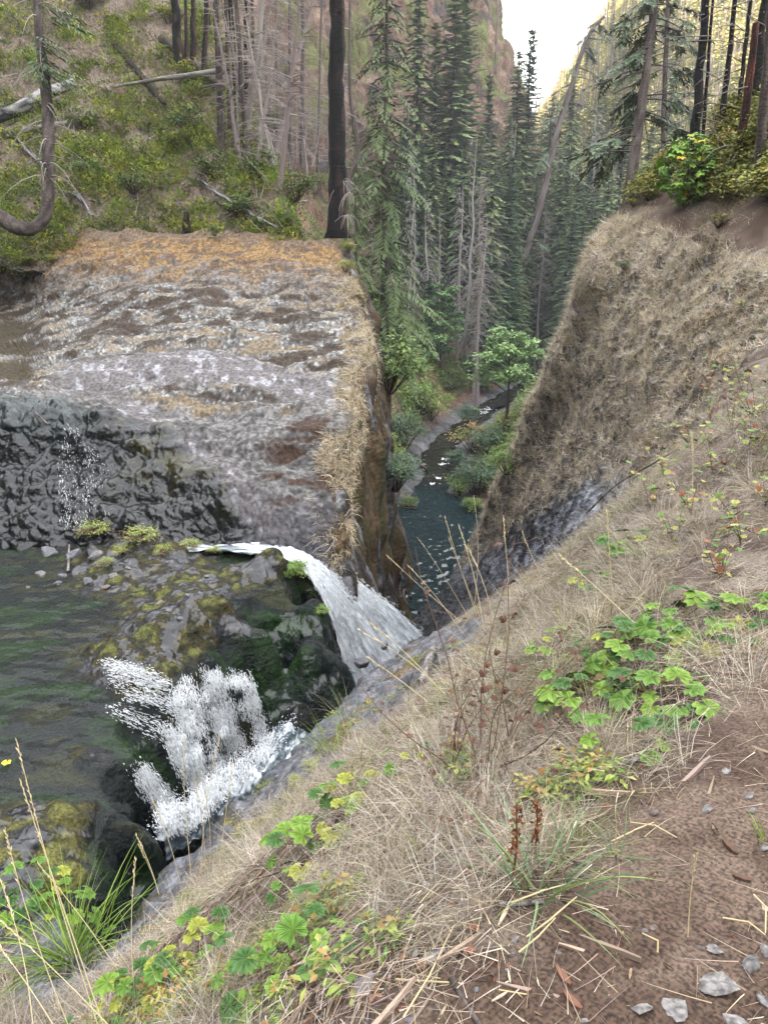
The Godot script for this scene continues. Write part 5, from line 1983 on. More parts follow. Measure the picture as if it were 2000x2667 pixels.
func forest() -> void:
	rng.seed = 301
	var g := "tall conifers standing in the valley"
	grown("cedar_1", 1005, -260, 74, "drooping bright green cedar right behind the thick burnt trunk", "", 0.92)
	grown("cedar_1", 930, 330, 66, "shorter drooping cedar low behind the thick burnt trunk", "", 0.8)
	for t in [["conifer_2", 1092, -60, 150, "narrow dark conifer in front of the brown cliff, leftmost of the tall row"], ["conifer_1", 1178, -70, 152, "broad tall conifer in front of the middle of the brown cliff"], ["conifer_4", 1228, -30, 160, "tall conifer just inside the right edge of the brown cliff"], ["conifer_2", 1140, 60, 156, "conifer half hidden between the two tallest firs at the brown cliff"], ["conifer_4", 1282, 190, 168, "small pointed conifer where the brown cliff meets the white sky"], ["conifer_1", 1362, 128, 172, "left one of the twin pointed firs against the white sky"], ["conifer_4", 1394, 72, 174, "right, taller one of the twin firs against the white sky"], ["conifer_2", 1335, 290, 165, "dark fir just left of the twin pointed firs"], ["conifer_3", 1430, 250, 172, "ragged fir close behind the leaning tree"], ["conifer_2", 1500, 205, 182, "thin fir right of the leaning tree top"], ["conifer_1", 1466, 400, 165, "bushy fir right of the middle of the leaning tree"], ["conifer_3", 1555, 330, 172, "sparse fir left of the lone pine on the trail corner"], ["conifer_2", 1590, 420, 160, "dark fir behind the trail corner, close to the lone pine"], ["conifer_4", 1060, 300, 138, "shaded fir low in front of the brown cliff's left part"], ["conifer_2", 1245, 330, 150, "fir with a grey top below the right end of the brown cliff"], ["conifer_3", 1200, 400, 140, "fir with bare lower trunk in the middle of the valley"], ["conifer_1", 1410, 470, 160, "fir hidden behind the lower leaning trunk"], ["conifer_4", 1520, 520, 158, "dense fir just above the grassy cliff's left brow"], ["conifer_2", 1375, 560, 150, "fir left of the lower leaning trunk"], ["conifer_4", 1300, 520, 156, "fir over the left maple at the creek"], ["conifer_1", 1130, 470, 142, "fir standing above the left bank slope"], ["conifer_3", 1480, 640, 150, "dark fir right of the leaning trunk's foot"]]:
		grown(t[0], t[1], t[2], t[3], t[4], g)
	for i in 58:
		var px := rr(1020, 1600)
		grown(["conifer_1", "conifer_2", "conifer_3", "conifer_4"][i % 4], px, rr(330, 600), rr(138, 178), "dark green conifer crowded among others " + ["between the drooping cedar and the tall grey snag", "between the tall grey snag and the twin firs", "between the twin firs and the leaning tree", "right of the leaning tree, down in the valley"][0 if px < 1190 else 1 if px < 1330 else 2 if px < 1440 else 3], "conifers crowding the valley " + ["left", "middle", "by the twin firs", "right"][0 if px < 1190 else 1 if px < 1330 else 2 if px < 1440 else 3])
	for i in 16:
		grown(["young_conifer_1", "young_conifer_2"][i % 2], rr(1020, 1540), rr(600, 780), rr(125, 165), "small green conifer in the shade of the valley", "small conifers in the shade of the valley")
	# more firs up the valley on the right, against the sunny slope
	for t in [[1640, 250, 165], [1690, 330, 170], [1750, 200, 175], [1770, 320, 160], [1820, 300, 180], [1560, 480, 165], [1860, 360, 170], [1615, 560, 120], [1545, 600, 118]]:
		grown(["conifer_3", "conifer_2", "conifer_4"][int(t[0]) % 3], t[0], t[1], t[2], "backlit conifer between the trail corner and the sunny slope", "backlit conifers beyond the trail corner")
	# grey dead trees
	var gs := "grey dead trees in the valley"
	for t in [["snag_1", 1068, 395, 128, "grey skeleton tree with hanging boughs right of the bright cedar"], ["snag_2", 1228, 345, 133, "tall leaning grey snag in the middle of the valley"], ["snag_1", 1205, 470, 132, "grey snag with a skirt of dead boughs left of the tall leaning snag"], ["snag_3", 1268, 360, 146, "dead grey tree below the right end of the brown cliff"], ["snag_2", 1325, 320, 156, "pale bare pole left of the twin firs"], ["snag_3", 1290, 420, 140, "dead tree with fanned boughs above the left maple"], ["snag_2", 1155, 540, 132, "short grey snag above the left bank"], ["snag_1", 1000, 520, 120, "grey snag behind the cedar's lower boughs"], ["snag_2", 1575, 270, 163, "pale thin snag in front of the sunny slope"], ["snag_3", 1420, 540, 148, "dead tree beside the leaning trunk"], ["snag_2", 1545, 420, 148, "pale snag beside the trail corner"], ["snag_1", 1250, 560, 128, "drooping grey snag right above the left maple"], ["snag_2", 1375, 830, 146, "thin bare tree right behind the right maple"], ["snag_3", 970, 470, 116, "grey dead tree left of the cedar's foot"]]:
		grown(t[0], t[1], t[2], t[3], t[4], gs)
	for i in 11:
		grown(["snag_1", "snag_2", "snag_3"][i % 3], rr(950, 1500), rr(430, 660), rr(120, 165), "bare grey tree among the shaded conifers", "bare grey trees among the conifers")
	# bare pale saplings behind the burnt trunks
	for i in 34:
		var px := 610.0 + 285.0 * (i + rng.randf()) / 34.0
		var h := hit(px, lerpf(260, 470, rng.randf()) + 0.3 * (px - 640.0))
		if h.is_empty(): continue
		var p: Vector3 = h[0]
		stand(["sapling_1", "sapling_2", "sapling_3"][i % 3], ["pale bare dead sapling in the left part of the bare thicket", "pale bare dead sapling in the middle of the bare thicket", "pale bare dead sapling close left of the thick burnt trunk"][i * 3 / 34], ["bare saplings, left part of the thicket", "bare saplings, middle of the thicket", "bare saplings by the thick burnt trunk"][i * 3 / 34], p - Vector3(0, 0.3, 0), rr(6.0, 13.0), Vector3(rr(-0.25, 0.3), 1, rr(-0.2, 0.2)))
	# broadleaf trees by the creek
	rooted("maple_1", 1148, 985, 728, "dark green round maple on the left bank of the creek")
	rooted("maple_2", 1312, 1140, 842, "light green maple on a bare trunk at the right bank of the creek")
	rooted("maple_1", 1075, 1010, 860, "bushy dark tree beside the left maple", "", 1.2)
	pole_trees()


# one standing trunk from foot to where it leaves the picture
func standing(called: String, label: String, px: float, py: float, qx: float, qy: float, w: float, tint: Callable, group := "", more := 1.25, cat := "dead tree", depth := 0.0) -> Node3D:
	var p: Vector3
	if depth > 0.0:
		p = pt(px, py, depth)
		if px > 1500.0:
			p.y = near_h(p.x, p.z)
	else:
		p = hit(px, py)[0]
	var top := at_z(qx, qy, p.z - 0.2)
	var e := p + (top - p) * more
	var d := seen_at(p).z
	var r := w * 0.5 * d / 2000.0
	var o := thing(called, label, cat, p - Vector3(0, 0.4, 0), group)
	var pts := line_pts(Vector3.ZERO, e - o.position, 10, r * 0.22)
	var rad := taper(r * 1.08, r * 0.66, 10)
	rad[0] = r * 1.5
	obj("trunk", trunk_mesh(pts, rad, 14, tint, 0.16, 4), M.bark, o)
	return o


func stubs(o: Node3D, count: int, L: float, col: Color, top: Vector3, from := 0.15) -> void:
	for i in count:
		var mb := MB.new()
		var t := rr(from, 0.95)
		var a := rr(0, TAU)
		var d := Vector3(cos(a), rr(-0.3, 0.2), sin(a)).normalized()
		var p := PackedVector3Array([top * t])
		var l := L * rr(0.3, 1.2)
		for k in 3:
			d = (d + Vector3(0, -0.15, 0) + rand_dir() * 0.15).normalized()
			p.append(p[k] + d * l / 3)
		mb.tube(p, PackedFloat32Array([0.022, 0.016, 0.01, 0.004]), 4, col * rr(0.8, 1.2))
		obj("branch", mb.mesh(), M.wood, o)


func pole_trees() -> void:
	rng.seed = 311
	var g := "slim burnt trunks on the hillside"
	for t in [[468, 190, 456, 26, "thickest of the four burnt trunks behind the pale fallen pole"], [485, 186, 484, 10, "thin burnt trunk against the right side of the thickest one behind the pole"], [502, 190, 503, 15, "straight burnt trunk, third of the four behind the pale pole"], [528, 222, 539, 15, "burnt trunk leaning right, last of the four behind the pale pole"], [622, 290, 600, 16, "burnt trunk leaning left above the split pair"], [641, 292, 639, 12, "very black thin trunk in the middle of the hillside group"]]:
		standing("burnt_tree", t[4], t[0], t[1], t[2], 0, t[3], charred, g)
	for t in [[578, 398, 563, 19, "tall grey brown trunk in front of the pale pole's end"], [601, 402, 588, 11, "slim trunk close against the tall grey brown one"], [645, 442, 615, 13, "slender trunk with the lowest foot on the hillside"], [660, 290, 658, 10, "thin brown trunk right of the very black one"], [700, 300, 684, 8, "crooked thin trunk beside the brown needle bench"], [756, 445, 755, 9, "grey pole at the left of the bare thicket"], [786, 432, 790, 11, "pale grey pole left of the thick burnt trunk"], [722, 390, 720, 6, "thin grey stem right of the charred stump"], [826, 470, 838, 6, "thin stem just left of the thick burnt trunk"]]:
		var o := standing("dead_tree", t[4], t[0], t[1], t[2], 0, t[3], greybrown, g)
		stubs(o, 7, 1.4, lin(0.24, 0.21, 0.19), Vector3(at_z(t[2], 0, o.position.z) - o.position))
	standing("burnt_tree", "thick straight burnt trunk at the brink of the gorge", 880, 596, 877, 0, 46, charred, "", 1.25, "dead tree", 34.6)
	standing("burnt_stump", "short charred stump standing beside the white log", 718, 388, 723, 302, 9, charred, "", 1.0, "stump")
	var s := standing("burnt_stump", "small black cone of a stump above the mossy shelf", 483, 598, 486, 553, 20, charred, "", 1.0, "stump")
	s.scale = Vector3(1, 1, 1)
	# the old tree with a hooked foot at the left edge
	var d := 37.0
	var pts := PackedVector3Array()
	for q in [[-30, 540], [10, 572], [45, 592], [82, 596], [112, 574], [125, 528], [125, 430], [127, 338], [120, 231], [106, 120], [97, 0], [90, -160]]:
		pts.append(pt(q[0], q[1], d))
	var foot := pts[3]
	var loc := PackedVector3Array()
	for p in pts:
		loc.append(p - foot)
	var o := thing("hooked_tree", "old tree with a hooked foot and hanging lichen grey twigs", "tree", foot)
	obj("trunk", trunk_mesh(loc, PackedFloat32Array([0.34, 0.36, 0.34, 0.31, 0.3, 0.29, 0.28, 0.27, 0.25, 0.22, 0.19, 0.14]), 12, greybrown, 0.14, 5), M.bark, o)
	for i in 40:
		var mb := MB.new()
		var t := rr(5.6, 10.9)
		var b := loc[int(t)].lerp(loc[int(t) + 1], t - int(t))
		var a := rr(0, TAU)
		var dir := Vector3(cos(a), rr(0.0, 0.3), sin(a) * 0.7).normalized()
		var L := rr(1.0, 3.4)
		var p := PackedVector3Array([b])
		for k in 5:
			dir = (dir + Vector3(rr(-0.15, 0.15), -0.28, rr(-0.1, 0.1))).normalized()
			p.append(p[k] + dir * L / 5)
		mb.tube(p, PackedFloat32Array([0.04, 0.03, 0.022, 0.016, 0.011, 0.005]), 4, lin(0.22, 0.2, 0.17) * rr(0.7, 1.4))
		for k in 8:
			var s2 := rr(1.0, 4.9)
			var q := p[int(s2)].lerp(p[int(s2) + 1], s2 - int(s2))
			mb.tube(PackedVector3Array([q, q + Vector3(rr(-0.3, 0.3), -rr(0.1, 0.5), rr(-0.3, 0.3))]), PackedFloat32Array([0.01, 0.004]), 3, lin(0.26, 0.24, 0.2))
		obj("branch", mb.mesh(), M.wood, o)
	for q in [[215, 55, 0.9], [240, 75, 0.8], [165, 130, 0.8], [190, 150, 0.7], [150, 195, 0.9], [185, 185, 1.0], [215, 210, 0.7], [160, 235, 0.8], [125, 150, 0.7], [110, 200, 0.6]]:
		var mb := MB.new()
		var e := pt(q[0], q[1], d - 0.4) - foot
		var b := Vector3(lerpf(0.35, e.x, 0.2), e.y + 0.5, e.z)
		for k in 3:
			bough(mb, b + Vector3(0, rr(-0.2, 0.2), 0), e - b + Vector3(0, rr(-0.3, 0.4), rr(-0.6, 0.6)), (e - b).length() * rr(0.9, 1.2) + 0.3, 0.4, lin(0.05, 0.085, 0.04), lin(0.1, 0.15, 0.06), 0.18, 0.07)
		obj("spray", mb.mesh(), M.needle, o)
	# thin bowed stem right of the thick trunk
	o = thing("bowed_tree", "thin bowed stem curving beside the thick burnt trunk", "dead tree", pt(903, 500, 35.5))
	loc = PackedVector3Array()
	for q in [[903, 500], [907, 470], [924, 430], [931, 385], [922, 320], [912, 250], [910, 150], [911, 40], [912, -60]]:
		loc.append(pt(q[0], q[1], 35.5) - o.position)
	obj("trunk", trunk_mesh(loc, PackedFloat32Array([0.12, 0.12, 0.11, 0.1, 0.09, 0.08, 0.07, 0.06, 0.05]), 8, greybrown, 0.1, 4), M.bark, o)
	stubs(o, 16, 2.6, lin(0.3, 0.27, 0.25), loc[-1], 0.1)
	# grey dead boughs hanging below the thick trunk over the brink
	rng.seed = 317
	for i in 3:
		o = thing("hanging_branch", ["bleached branch hanging before the foot of the thick burnt trunk", "bleached branch hanging over the brink right of the thick trunk", "grey branch trailing down the brink below the thick trunk"][i], "branch", pt([893, 912, 905][i], [470, 500, 560][i], 33.8))
		var mb := MB.new()
		for k in 9:
			var dir := Vector3(rr(-0.5, 0.5), rr(-0.2, 0.3), rr(-0.2, 0.5)).normalized()
			var p := PackedVector3Array([Vector3.ZERO])
			var L := rr(0.6, 2.0)
			for m in 5:
				dir = (dir + Vector3(rr(-0.15, 0.15), -0.65, 0.0)).normalized()
				p.append(p[m] + dir * L / 5)
			mb.tube(p, PackedFloat32Array([0.018, 0.014, 0.011, 0.008, 0.006, 0.003]), 4, lin(0.3, 0.27, 0.25))
		obj("twigs", mb.mesh(), M.wood, o)
	# the tall leaning tree in the valley
	big_pine("leaning_tree", "tall tree leaning right, its ragged top against the sky", [[1285, 930], [1316, 800], [1375, 640], [1415, 500], [1453, 330], [1490, 220], [1520, 120], [1545, 72], [1572, 44]], 140.0, 0.8, 0.22, 26, 8.0, 331)
	# the lone pine on the trail corner
	big_pine("pine_tree", "lone pine with flat boughs where the trail turns the corner", [[1631, 548], [1648, 430], [1664, 320], [1680, 200], [1694, 90], [1704, 0], [1714, -110]], 36.0, 0.26, 0.15, 34, 3.5, 337)
	big_pine("pine_tree", "slim dark pine between the lone pine and the maple bush", [[1728, 370], [1728, 300], [1731, 200], [1735, 100], [1738, 0], [1740, -90]], 40.0, 0.14, 0.08, 22, 2.6, 341)
	rng.seed = 347
	g = "burnt trunks on the right bank"
	for t in [[1818, 330, 1838, 25, "thick black trunk rising behind the bright maple bush"], [1840, 320, 1856, 9, "thin trunk tucked behind the thick black one at the maple bush"], [1886, 285, 1913, 15, "straight burnt trunk right of the maple bush"], [1922, 300, 1954, 12, "slim burnt trunk left of the rusty split trunk"], [1958, 330, 1990, 26, "black trunk behind the rusty split trunk"]]:
		var o2 := standing("burnt_tree", t[4], t[0], t[1], t[2], 0, t[3], charred, g, 1.25, "dead tree", 29.0)
		stubs(o2, 12, 2.6, lin(0.16, 0.14, 0.135), Vector3(at_z(t[2], 0, o2.position.z) - o2.position) * 1.2)
	var rusty := standing("split_tree", "rusty red brown split trunk at the right edge", 1937, 335, 1968, 60, 24, redwood, "", 1.0, "dead tree", 25.0)
	stubs(rusty, 5, 2.2, lin(0.2, 0.17, 0.16), Vector3(at_z(1968, 60, rusty.position.z) - rusty.position))
	standing("dead_tree", "grey trunk cut by the right edge of the picture", 1998, 325, 2012, 0, 26, greybrown, "", 1.25, "dead tree", 23.0)
	# a bare pole on the far cliff against the sky
	o = thing("bare_pole", "thin bare pole standing alone against the white sky", "dead tree", pt(1289, 190, 132))
	obj("trunk", trunk_mesh(line_pts(Vector3.ZERO, pt(1298, -30, 132) - o.position, 6, 0.05), taper(0.2, 0.07, 6), 6, greybrown, 0.05, 2), M.wood, o)


func big_pine(called: String, label: String, px: Array, d: float, r0: float, r1: float, boughs: int, L: float, seed_: int) -> void:
	boughs = int(boughs * 1.35)
	rng.seed = seed_
	var foot := pt(px[0][0], px[0][1], d)
	var loc := PackedVector3Array()
	for q in px:
		loc.append(pt(q[0], q[1], d) - foot)
	var m := loc.size()
	var o := thing(called, label, "tree", foot)
	obj("trunk", trunk_mesh(loc, taper(r0, r1, m - 1), 12, greybrown, 0.14, 5), M.bark, o)
	var right := Vector3.RIGHT
	for i in boughs:
		var t := (0.22 + 0.76 * (i + rng.randf()) / boughs) * (m - 1)
		var b := loc[int(t)].lerp(loc[mini(int(t) + 1, m - 1)], t - int(t))
		var a := rr(0, TAU)
		var dir := Vector3(cos(a), rr(-0.25, 0.12), sin(a) * 0.8).normalized()
		var ll := L * rr(0.55, 1.15) * (1.0 - 0.45 * t / (m - 1))
		var live := rng.randf() < 0.8
		var mb := MB.new()
		var p := PackedVector3Array([b])
		var dd := dir
		for k in 4:
			dd = (dd + Vector3(0, -0.12, 0) + rand_dir() * 0.12).normalized()
			p.append(p[k] + dd * ll / 4)
		mb.tube(p, PackedFloat32Array([r0 * 0.17, r0 * 0.13, r0 * 0.09, r0 * 0.06, r0 * 0.02]), 4, lin(0.07, 0.055, 0.05))
		for k in 7:
			var s := rr(1.0, 3.95)
			var q := p[int(s)].lerp(p[int(s) + 1], s - int(s))
			mb.tube(PackedVector3Array([q, q + (dd + rand_dir() * 0.9 + Vector3(0, -0.4, 0)).normalized() * ll * rr(0.1, 0.28)]), PackedFloat32Array([r0 * 0.03, r0 * 0.01]), 3, lin(0.12, 0.1, 0.095))
		var br := obj("bough", mb.mesh(), M.wood, o)
		if live:
			mb = MB.new()
			for k in 8:
				var s := rr(1.6, 3.99)
				var q := p[int(s)].lerp(p[int(s) + 1], s - int(s))
				bough(mb, q, dd * 0.8 + rand_dir() * 0.7 * Vector3(1, 0.25, 1), ll * rr(0.18, 0.36), 0.25, lin(0.035, 0.058, 0.032), lin(0.085, 0.12, 0.06), 0.05 * ll, 0.032 * ll)
			obj("needles", mb.mesh(), M.needle, br)


# ---------------------------------------------------------------- fallen wood
func fallen(called: String, label: String, px: Array, w: float, tint: Callable, lift := 0.0, cat := "log") -> Node3D:
	var pts := PackedVector3Array()
	var rad := PackedFloat32Array()
	var first: Vector3 = hit(px[0][0], px[0][1])[0]
	var last: Vector3 = hit(px[-1][0], px[-1][1])[0]
	var k := 0
	for q in px:
		var d := lerpf(seen_at(first).z, seen_at(last).z, float(k) / (px.size() - 1))
		k += 1
		var p := pt(q[0], q[1], d)
		var r: float = w * 0.5 * p.length() / 2050.0
		p += (Vector3(0, 1, 0.5)) * (r * 0.6 + lift)
		pts.append(p)
		rad.append(r)
	rad[-1] *= 0.7
	var o := thing(called, label, cat, pts[0])
	var loc := PackedVector3Array()
	for p in pts:
		loc.append(p - pts[0])
	obj("stem", trunk_mesh(loc, rad, 10, tint, 0.12, 5), M.bark, o)
	return o


func fallen_wood() -> void:
	rng.seed = 401
	fallen("fallen_log", "big half burnt white log crossing the left edge", [[-40, 345], [60, 305], [130, 268], [200, 240]], 26, half_burnt, 0.25)
	fallen("fallen_log", "brown broken log below the half burnt white log", [[48, 352], [110, 346], [181, 332]], 13, pale_wood, 0.15)
	fallen("fallen_log", "short pale log end above the half burnt log at the left edge", [[-30, 300], [28, 282]], 12, pale_wood, 0.15)
	var o := thing("fallen_pole", "long pale pole lying level across the hillside", "log", pt(300, 226, 46.5))
	var b := pt(596, 181, 44.5) - o.position
	obj("stem", trunk_mesh(PackedVector3Array([Vector3.ZERO, b * 0.35 + Vector3(0, 0.05, 0), b * 0.7, b]), PackedFloat32Array([0.06, 0.11, 0.15, 0.17]), 10, pale_wood, 0.08, 5), M.bark, o)
	fallen("burnt_log", "black burnt log sloping under the level pole", [[300, 128], [345, 180], [390, 235], [432, 288]], 13, charred, 0.2)
	fallen("burnt_log", "long black log behind the group of burnt trunks", [[424, 118], [500, 182], [560, 225], [628, 275]], 16, charred, 0.2)
	fallen("fallen_branch", "crooked grey branch below the hooked tree's left", [[32, 358], [105, 432], [140, 470], [178, 512], [205, 520], [245, 575]], 10, half_burnt, 0.15, "branch")
	fallen("fallen_branch", "thin dark branch in the middle of the green plants", [[368, 398], [410, 425], [464, 446]], 6, greybrown, 0.15, "branch")
	fallen("fallen_log", "grey and black log pointing at the mossy shelf", [[518, 478], [580, 520], [639, 556], [690, 588], [728, 604]], 9, half_burnt, 0.12)
	fallen("fallen_log", "white weathered log beside the short charred stump", [[699, 356], [720, 392], [738, 430]], 9, pale_wood, 0.15)
	fallen("fallen_branch", "thin pale branch reaching right below the bare thicket", [[670, 556], [720, 538], [800, 526]], 5, pale_wood, 0.1, "branch")
	fallen("fallen_log", "black log under the grey and black log", [[560, 530], [640, 572], [690, 600]], 8, charred, 0.05)
	fallen("fallen_log", "bleached log on the brown slope left of the dark maple", [[1018, 725], [1035, 780], [1052, 828]], 6, pale_wood, 0.3)
	fallen("fallen_log", "fallen grey tree on the slope right of the dark maple", [[1200, 870], [1225, 905], [1246, 940]], 5, pale_wood, 0.3)
	fallen("fallen_log", "burnt log on the bank above the green bushes", [[1045, 870], [1065, 905], [1085, 940]], 8, half_burnt, 0.4)
	fallen("drift_stick", "orange brown stick lying on the gravel at the creek mouth", [[1052, 1326], [1085, 1328]], 5, redwood, 0.1, "stick")
	fallen("drift_stick", "pale stick leaning by the boulder in the creek", [[1082, 1206], [1112, 1222]], 3, pale_wood, 0.1, "stick")
	fallen("drift_stick", "weathered stick stranded at the top of the black wet wall", [[96, 1082], [130, 1112]], 6, pale_wood, 0.06, "stick")
	fallen("drift_stick", "short white stick on the black wet wall", [[275, 1113], [288, 1125]], 7, pale_wood, 0.05, "stick")
	fallen("drift_stick", "upright bleached stick on the gravel island of the river", [[181, 1495], [184, 1425]], 7, pale_wood, 0.05, "stick")
	fallen("twig", "long bare twig arching over the grass below the cliff", [[1525, 1345], [1600, 1275], [1690, 1225], [1760, 1190]], 6, pale_wood, 0.12, "twig")
	fallen("twig", "grey twig standing beside the long arching one", [[1592, 1290], [1600, 1250], [1620, 1225]], 7, pale_wood, 0.1, "twig")
	fallen("dead_wood", "silver grey splinter of wood on the ledge edge", [[1098, 1780], [1120, 1715], [1128, 1690]], 22, pale_wood, 0.0, "wood")
	fallen("dead_wood", "silver grey strip of wood under the upper leafy plants", [[1455, 1770], [1480, 1720]], 18, pale_wood, 0.0, "wood")
	fallen("dead_wood", "short silver wood piece in the grass below the cliff", [[1535, 1615], [1540, 1570]], 14, pale_wood, 0.0, "wood")
	fallen("dead_wood", "bleached stick across the lower edge of the grass by the trail", [[1300, 2358], [1415, 2350]], 13, pale_wood, 0.0, "wood")
	fallen("dead_wood", "long brown stick at the bottom edge by the trail", [[1175, 2550], [1215, 2620], [1260, 2690]], 17, greybrown, 0.0, "wood")
	fallen("dead_wood", "dark stick in the bottom corner below the grass", [[950, 2680], [985, 2600]], 20, greybrown, 0.0, "wood")
	fallen("dead_wood", "pale flake of wood on the grass slope", [[1175, 2235], [1255, 2190]], 22, pale_wood, 0.0, "wood")


# ---------------------------------------------------------------- bushes and plants
func bush(kind: String, called: String, px: float, py: float, rpx: float, label: String, group: String, squash := 1.0) -> void:
	var h := hit(px, py)
	if h.is_empty():
		print("no ground for ", label)
		return
	var p: Vector3 = h[0]
	var o: Node3D
	if protos.has(kind):
		o = copy_of(protos[kind], called, label)
	else:
		rng.seed = hash(kind) % 100000
		var parts := []
		match kind:
			"bush_green": parts = shrub_parts(1100, 0.15, 1.2, [lin(0.1, 0.15, 0.04), lin(0.14, 0.19, 0.05), lin(0.08, 0.13, 0.04)], 20)
			"bush_yellow": parts = shrub_parts(1000, 0.15, 1.2, [lin(0.24, 0.28, 0.06), lin(0.19, 0.24, 0.05), lin(0.3, 0.3, 0.07)], 18)
			"bush_dark": parts = shrub_parts(1500, 0.12, 1.25, [lin(0.055, 0.1, 0.055), lin(0.075, 0.13, 0.07), lin(0.095, 0.15, 0.075)], 24)
			"bush_mixed": parts = shrub_parts(1100, 0.13, 1.1, [lin(0.2, 0.22, 0.06), lin(0.3, 0.24, 0.07), lin(0.14, 0.17, 0.05), lin(0.3, 0.17, 0.09)], 22)
			"bush_lush": parts = shrub_parts(1400, 0.13, 1.3, [lin(0.1, 0.17, 0.04), lin(0.14, 0.22, 0.05), lin(0.18, 0.25, 0.06)], 22)
			"herb": parts = shrub_parts(800, 0.12, 0.95, [lin(0.19, 0.25, 0.06), lin(0.26, 0.28, 0.08), lin(0.2, 0.14, 0.06)], 26)
		o = thing(called, label, "bush")
		obj("stems", parts[0], M.wood, o)
		obj("leaves", parts[1], M.leaf, o)
		protos[kind] = o
	o.set_meta("label", label)
	if group: o.set_meta("group", group)
	var r: float = rpx * seen_at(p).z / 2000.0
	o.transform = Transform3D(Basis(Vector3.UP, rr(0, TAU)) * Basis.from_scale(Vector3(r, r * squash, r)), p - Vector3(0, 0.05 * r, 0))


func bushes() -> void:
	rng.seed = 501
	var g := "green bushes on the burnt hillside"
	for b in [["bush_yellow", 482, 215, 46, "yellow green bush at the feet of the four burnt trunks"], ["bush_yellow", 520, 262, 40, "yellow green bush under the end of the level pole"], ["bush_yellow", 585, 130, 30, "bright bush high between the burnt trunks"], ["bush_green", 490, 345, 52, "round green bush left of the tall grey brown trunk"], ["bush_yellow", 470, 385, 42, "light green bush below the round one at the grey brown trunk"], ["bush_green", 700, 322, 34, "small bush beside the charred stump's top"], ["bush_green", 705, 345, 30, "green bush left of the short charred stump"], ["bush_green", 770, 520, 56, "wide green bush left of the thick burnt trunk's foot"], ["bush_green", 690, 470, 58, "wide green bush below the slender trunk"], ["bush_yellow", 820, 500, 46, "yellowish bush touching the thick burnt trunk"], ["bush_green", 745, 590, 30, "small green bush above the mossy shelf's right"], ["bush_green", 215, 335, 44, "green bush right of the hooked tree's middle"], ["bush_yellow", 120, 290, 30, "light bush behind the hooked tree"], ["bush_green", 620, 560, 44, "low green bush beside the grey and black log"], ["bush_green", 560, 460, 48, "low bush in the middle of the green plants"], ["bush_yellow", 440, 60, 40, "yellow bush high on the hill left of the trunks"], ["bush_green", 230, 20, 44, "green bush at the top edge above the hooked tree"], ["bush_yellow", 545, 60, 36, "yellow bush high behind the burnt trunks"], ["bush_green", 350, 500, 44, "low green bush above the black cone stump"], ["bush_lush", 230, 470, 44, "dark green bush right of the hooked tree's bend"], ["bush_green", 120, 620, 34, "small bush under the hooked tree's foot"], ["bush_yellow", 75, 690, 24, "small bright plant on the left of the golden moss"], ["bush_yellow", 135, 682, 18, "tiny bright plant right of another on the golden moss"], ["bush_green", 560, 612, 22, "little green plant at the back of the golden moss"], ["bush_yellow", 900, 705, 26, "yellow green bush at the shelf's far brink"], ["bush_yellow", 908, 655, 24, "pale green bush under the hanging branches"], ["bush_mixed", 935, 780, 16, "sparse yellow bush on the shelf's brink"]]:
		bush(b[0], "hill_bush", b[1], b[2], b[3], b[4], g)
	g = "bushes along the creek"
	for b in [["bush_lush", 1010, 1010, 85, "large mid green bush low on the left bank beside the rock wall"], ["bush_lush", 1035, 935, 70, "green bush on the left bank above the large one"], ["bush_lush", 1090, 1085, 62, "fresh green bush at the creek's left bend"], ["bush_dark", 1045, 1170, 62, "blue green alder bush on the left gravel bank"], ["bush_dark", 1030, 1270, 62, "blue green alder bush nearest the pool on the left"], ["bush_mixed", 1120, 1090, 40, "yellowish bush at the creek's left edge"], ["bush_mixed", 1235, 1175, 56, "brownish green bush on the right bank of the creek"], ["bush_dark", 1275, 1190, 52, "dark alder bush right of the brownish one"], ["bush_dark", 1190, 1215, 30, "small alder bush on the right creek stones"], ["bush_dark", 1245, 1285, 62, "large dark alder bush at the pool's right corner"], ["bush_lush", 1195, 1285, 34, "bright green low bush by the water at the right"], ["bush_lush", 1320, 1230, 40, "green bush against the foot of the cliff"], ["bush_yellow", 1330, 1120, 40, "yellow green bush at the foot of the bare trunk maple"], ["bush_dark", 1215, 1105, 34, "dark bush in front of the white riffle"], ["bush_lush", 1000, 860, 62, "green bush high on the left bank slope"], ["bush_green", 1180, 1010, 40, "bush right under the dark round maple"], ["bush_lush", 1230, 985, 44, "bush between the two maples"], ["bush_green", 1060, 1320, 22, "small bright bush at the mouth of the creek"], ["bush_lush", 1230, 1330, 24, "small bush at the right shore of the pool"]]:
		bush(b[0], "creek_bush", b[1], b[2], b[3] * 1.2, b[4], g)
	g = "bushes on the bank above the far trail"
	for b in [["bush_mixed", 1760, 445, 62, "yellowing bush left below the bright maple bush"], ["bush_yellow", 1840, 470, 70, "light green bush in the middle of the far bank"], ["bush_mixed", 1900, 420, 76, "yellow and green bush under the burnt trunks"], ["bush_yellow", 1960, 400, 76, "light green bush at the foot of the rusty trunk"], ["bush_mixed", 1985, 480, 60, "yellow green bush at the right edge above the far trail"], ["bush_mixed", 1880, 355, 56, "bush right beside the bright maple bush"], ["bush_mixed", 1690, 520, 34, "small yellow bush on the trail corner"], ["bush_yellow", 1650, 540, 26, "small bush at the lone pine's foot"], ["bush_mixed", 1870, 590, 36, "sparse yellow bush on the far trail's verge"], ["bush_green", 1625, 700, 22, "round green tuft high on the grassy cliff"], ["bush_yellow", 1935, 800, 20, "small green plant near the cliff's right brow"], ["bush_mixed", 1795, 525, 36, "thin bush on the brown bank of the far trail"]]:
		bush(b[0], "bank_bush", b[1], b[2], b[3], b[4], g, 0.85)
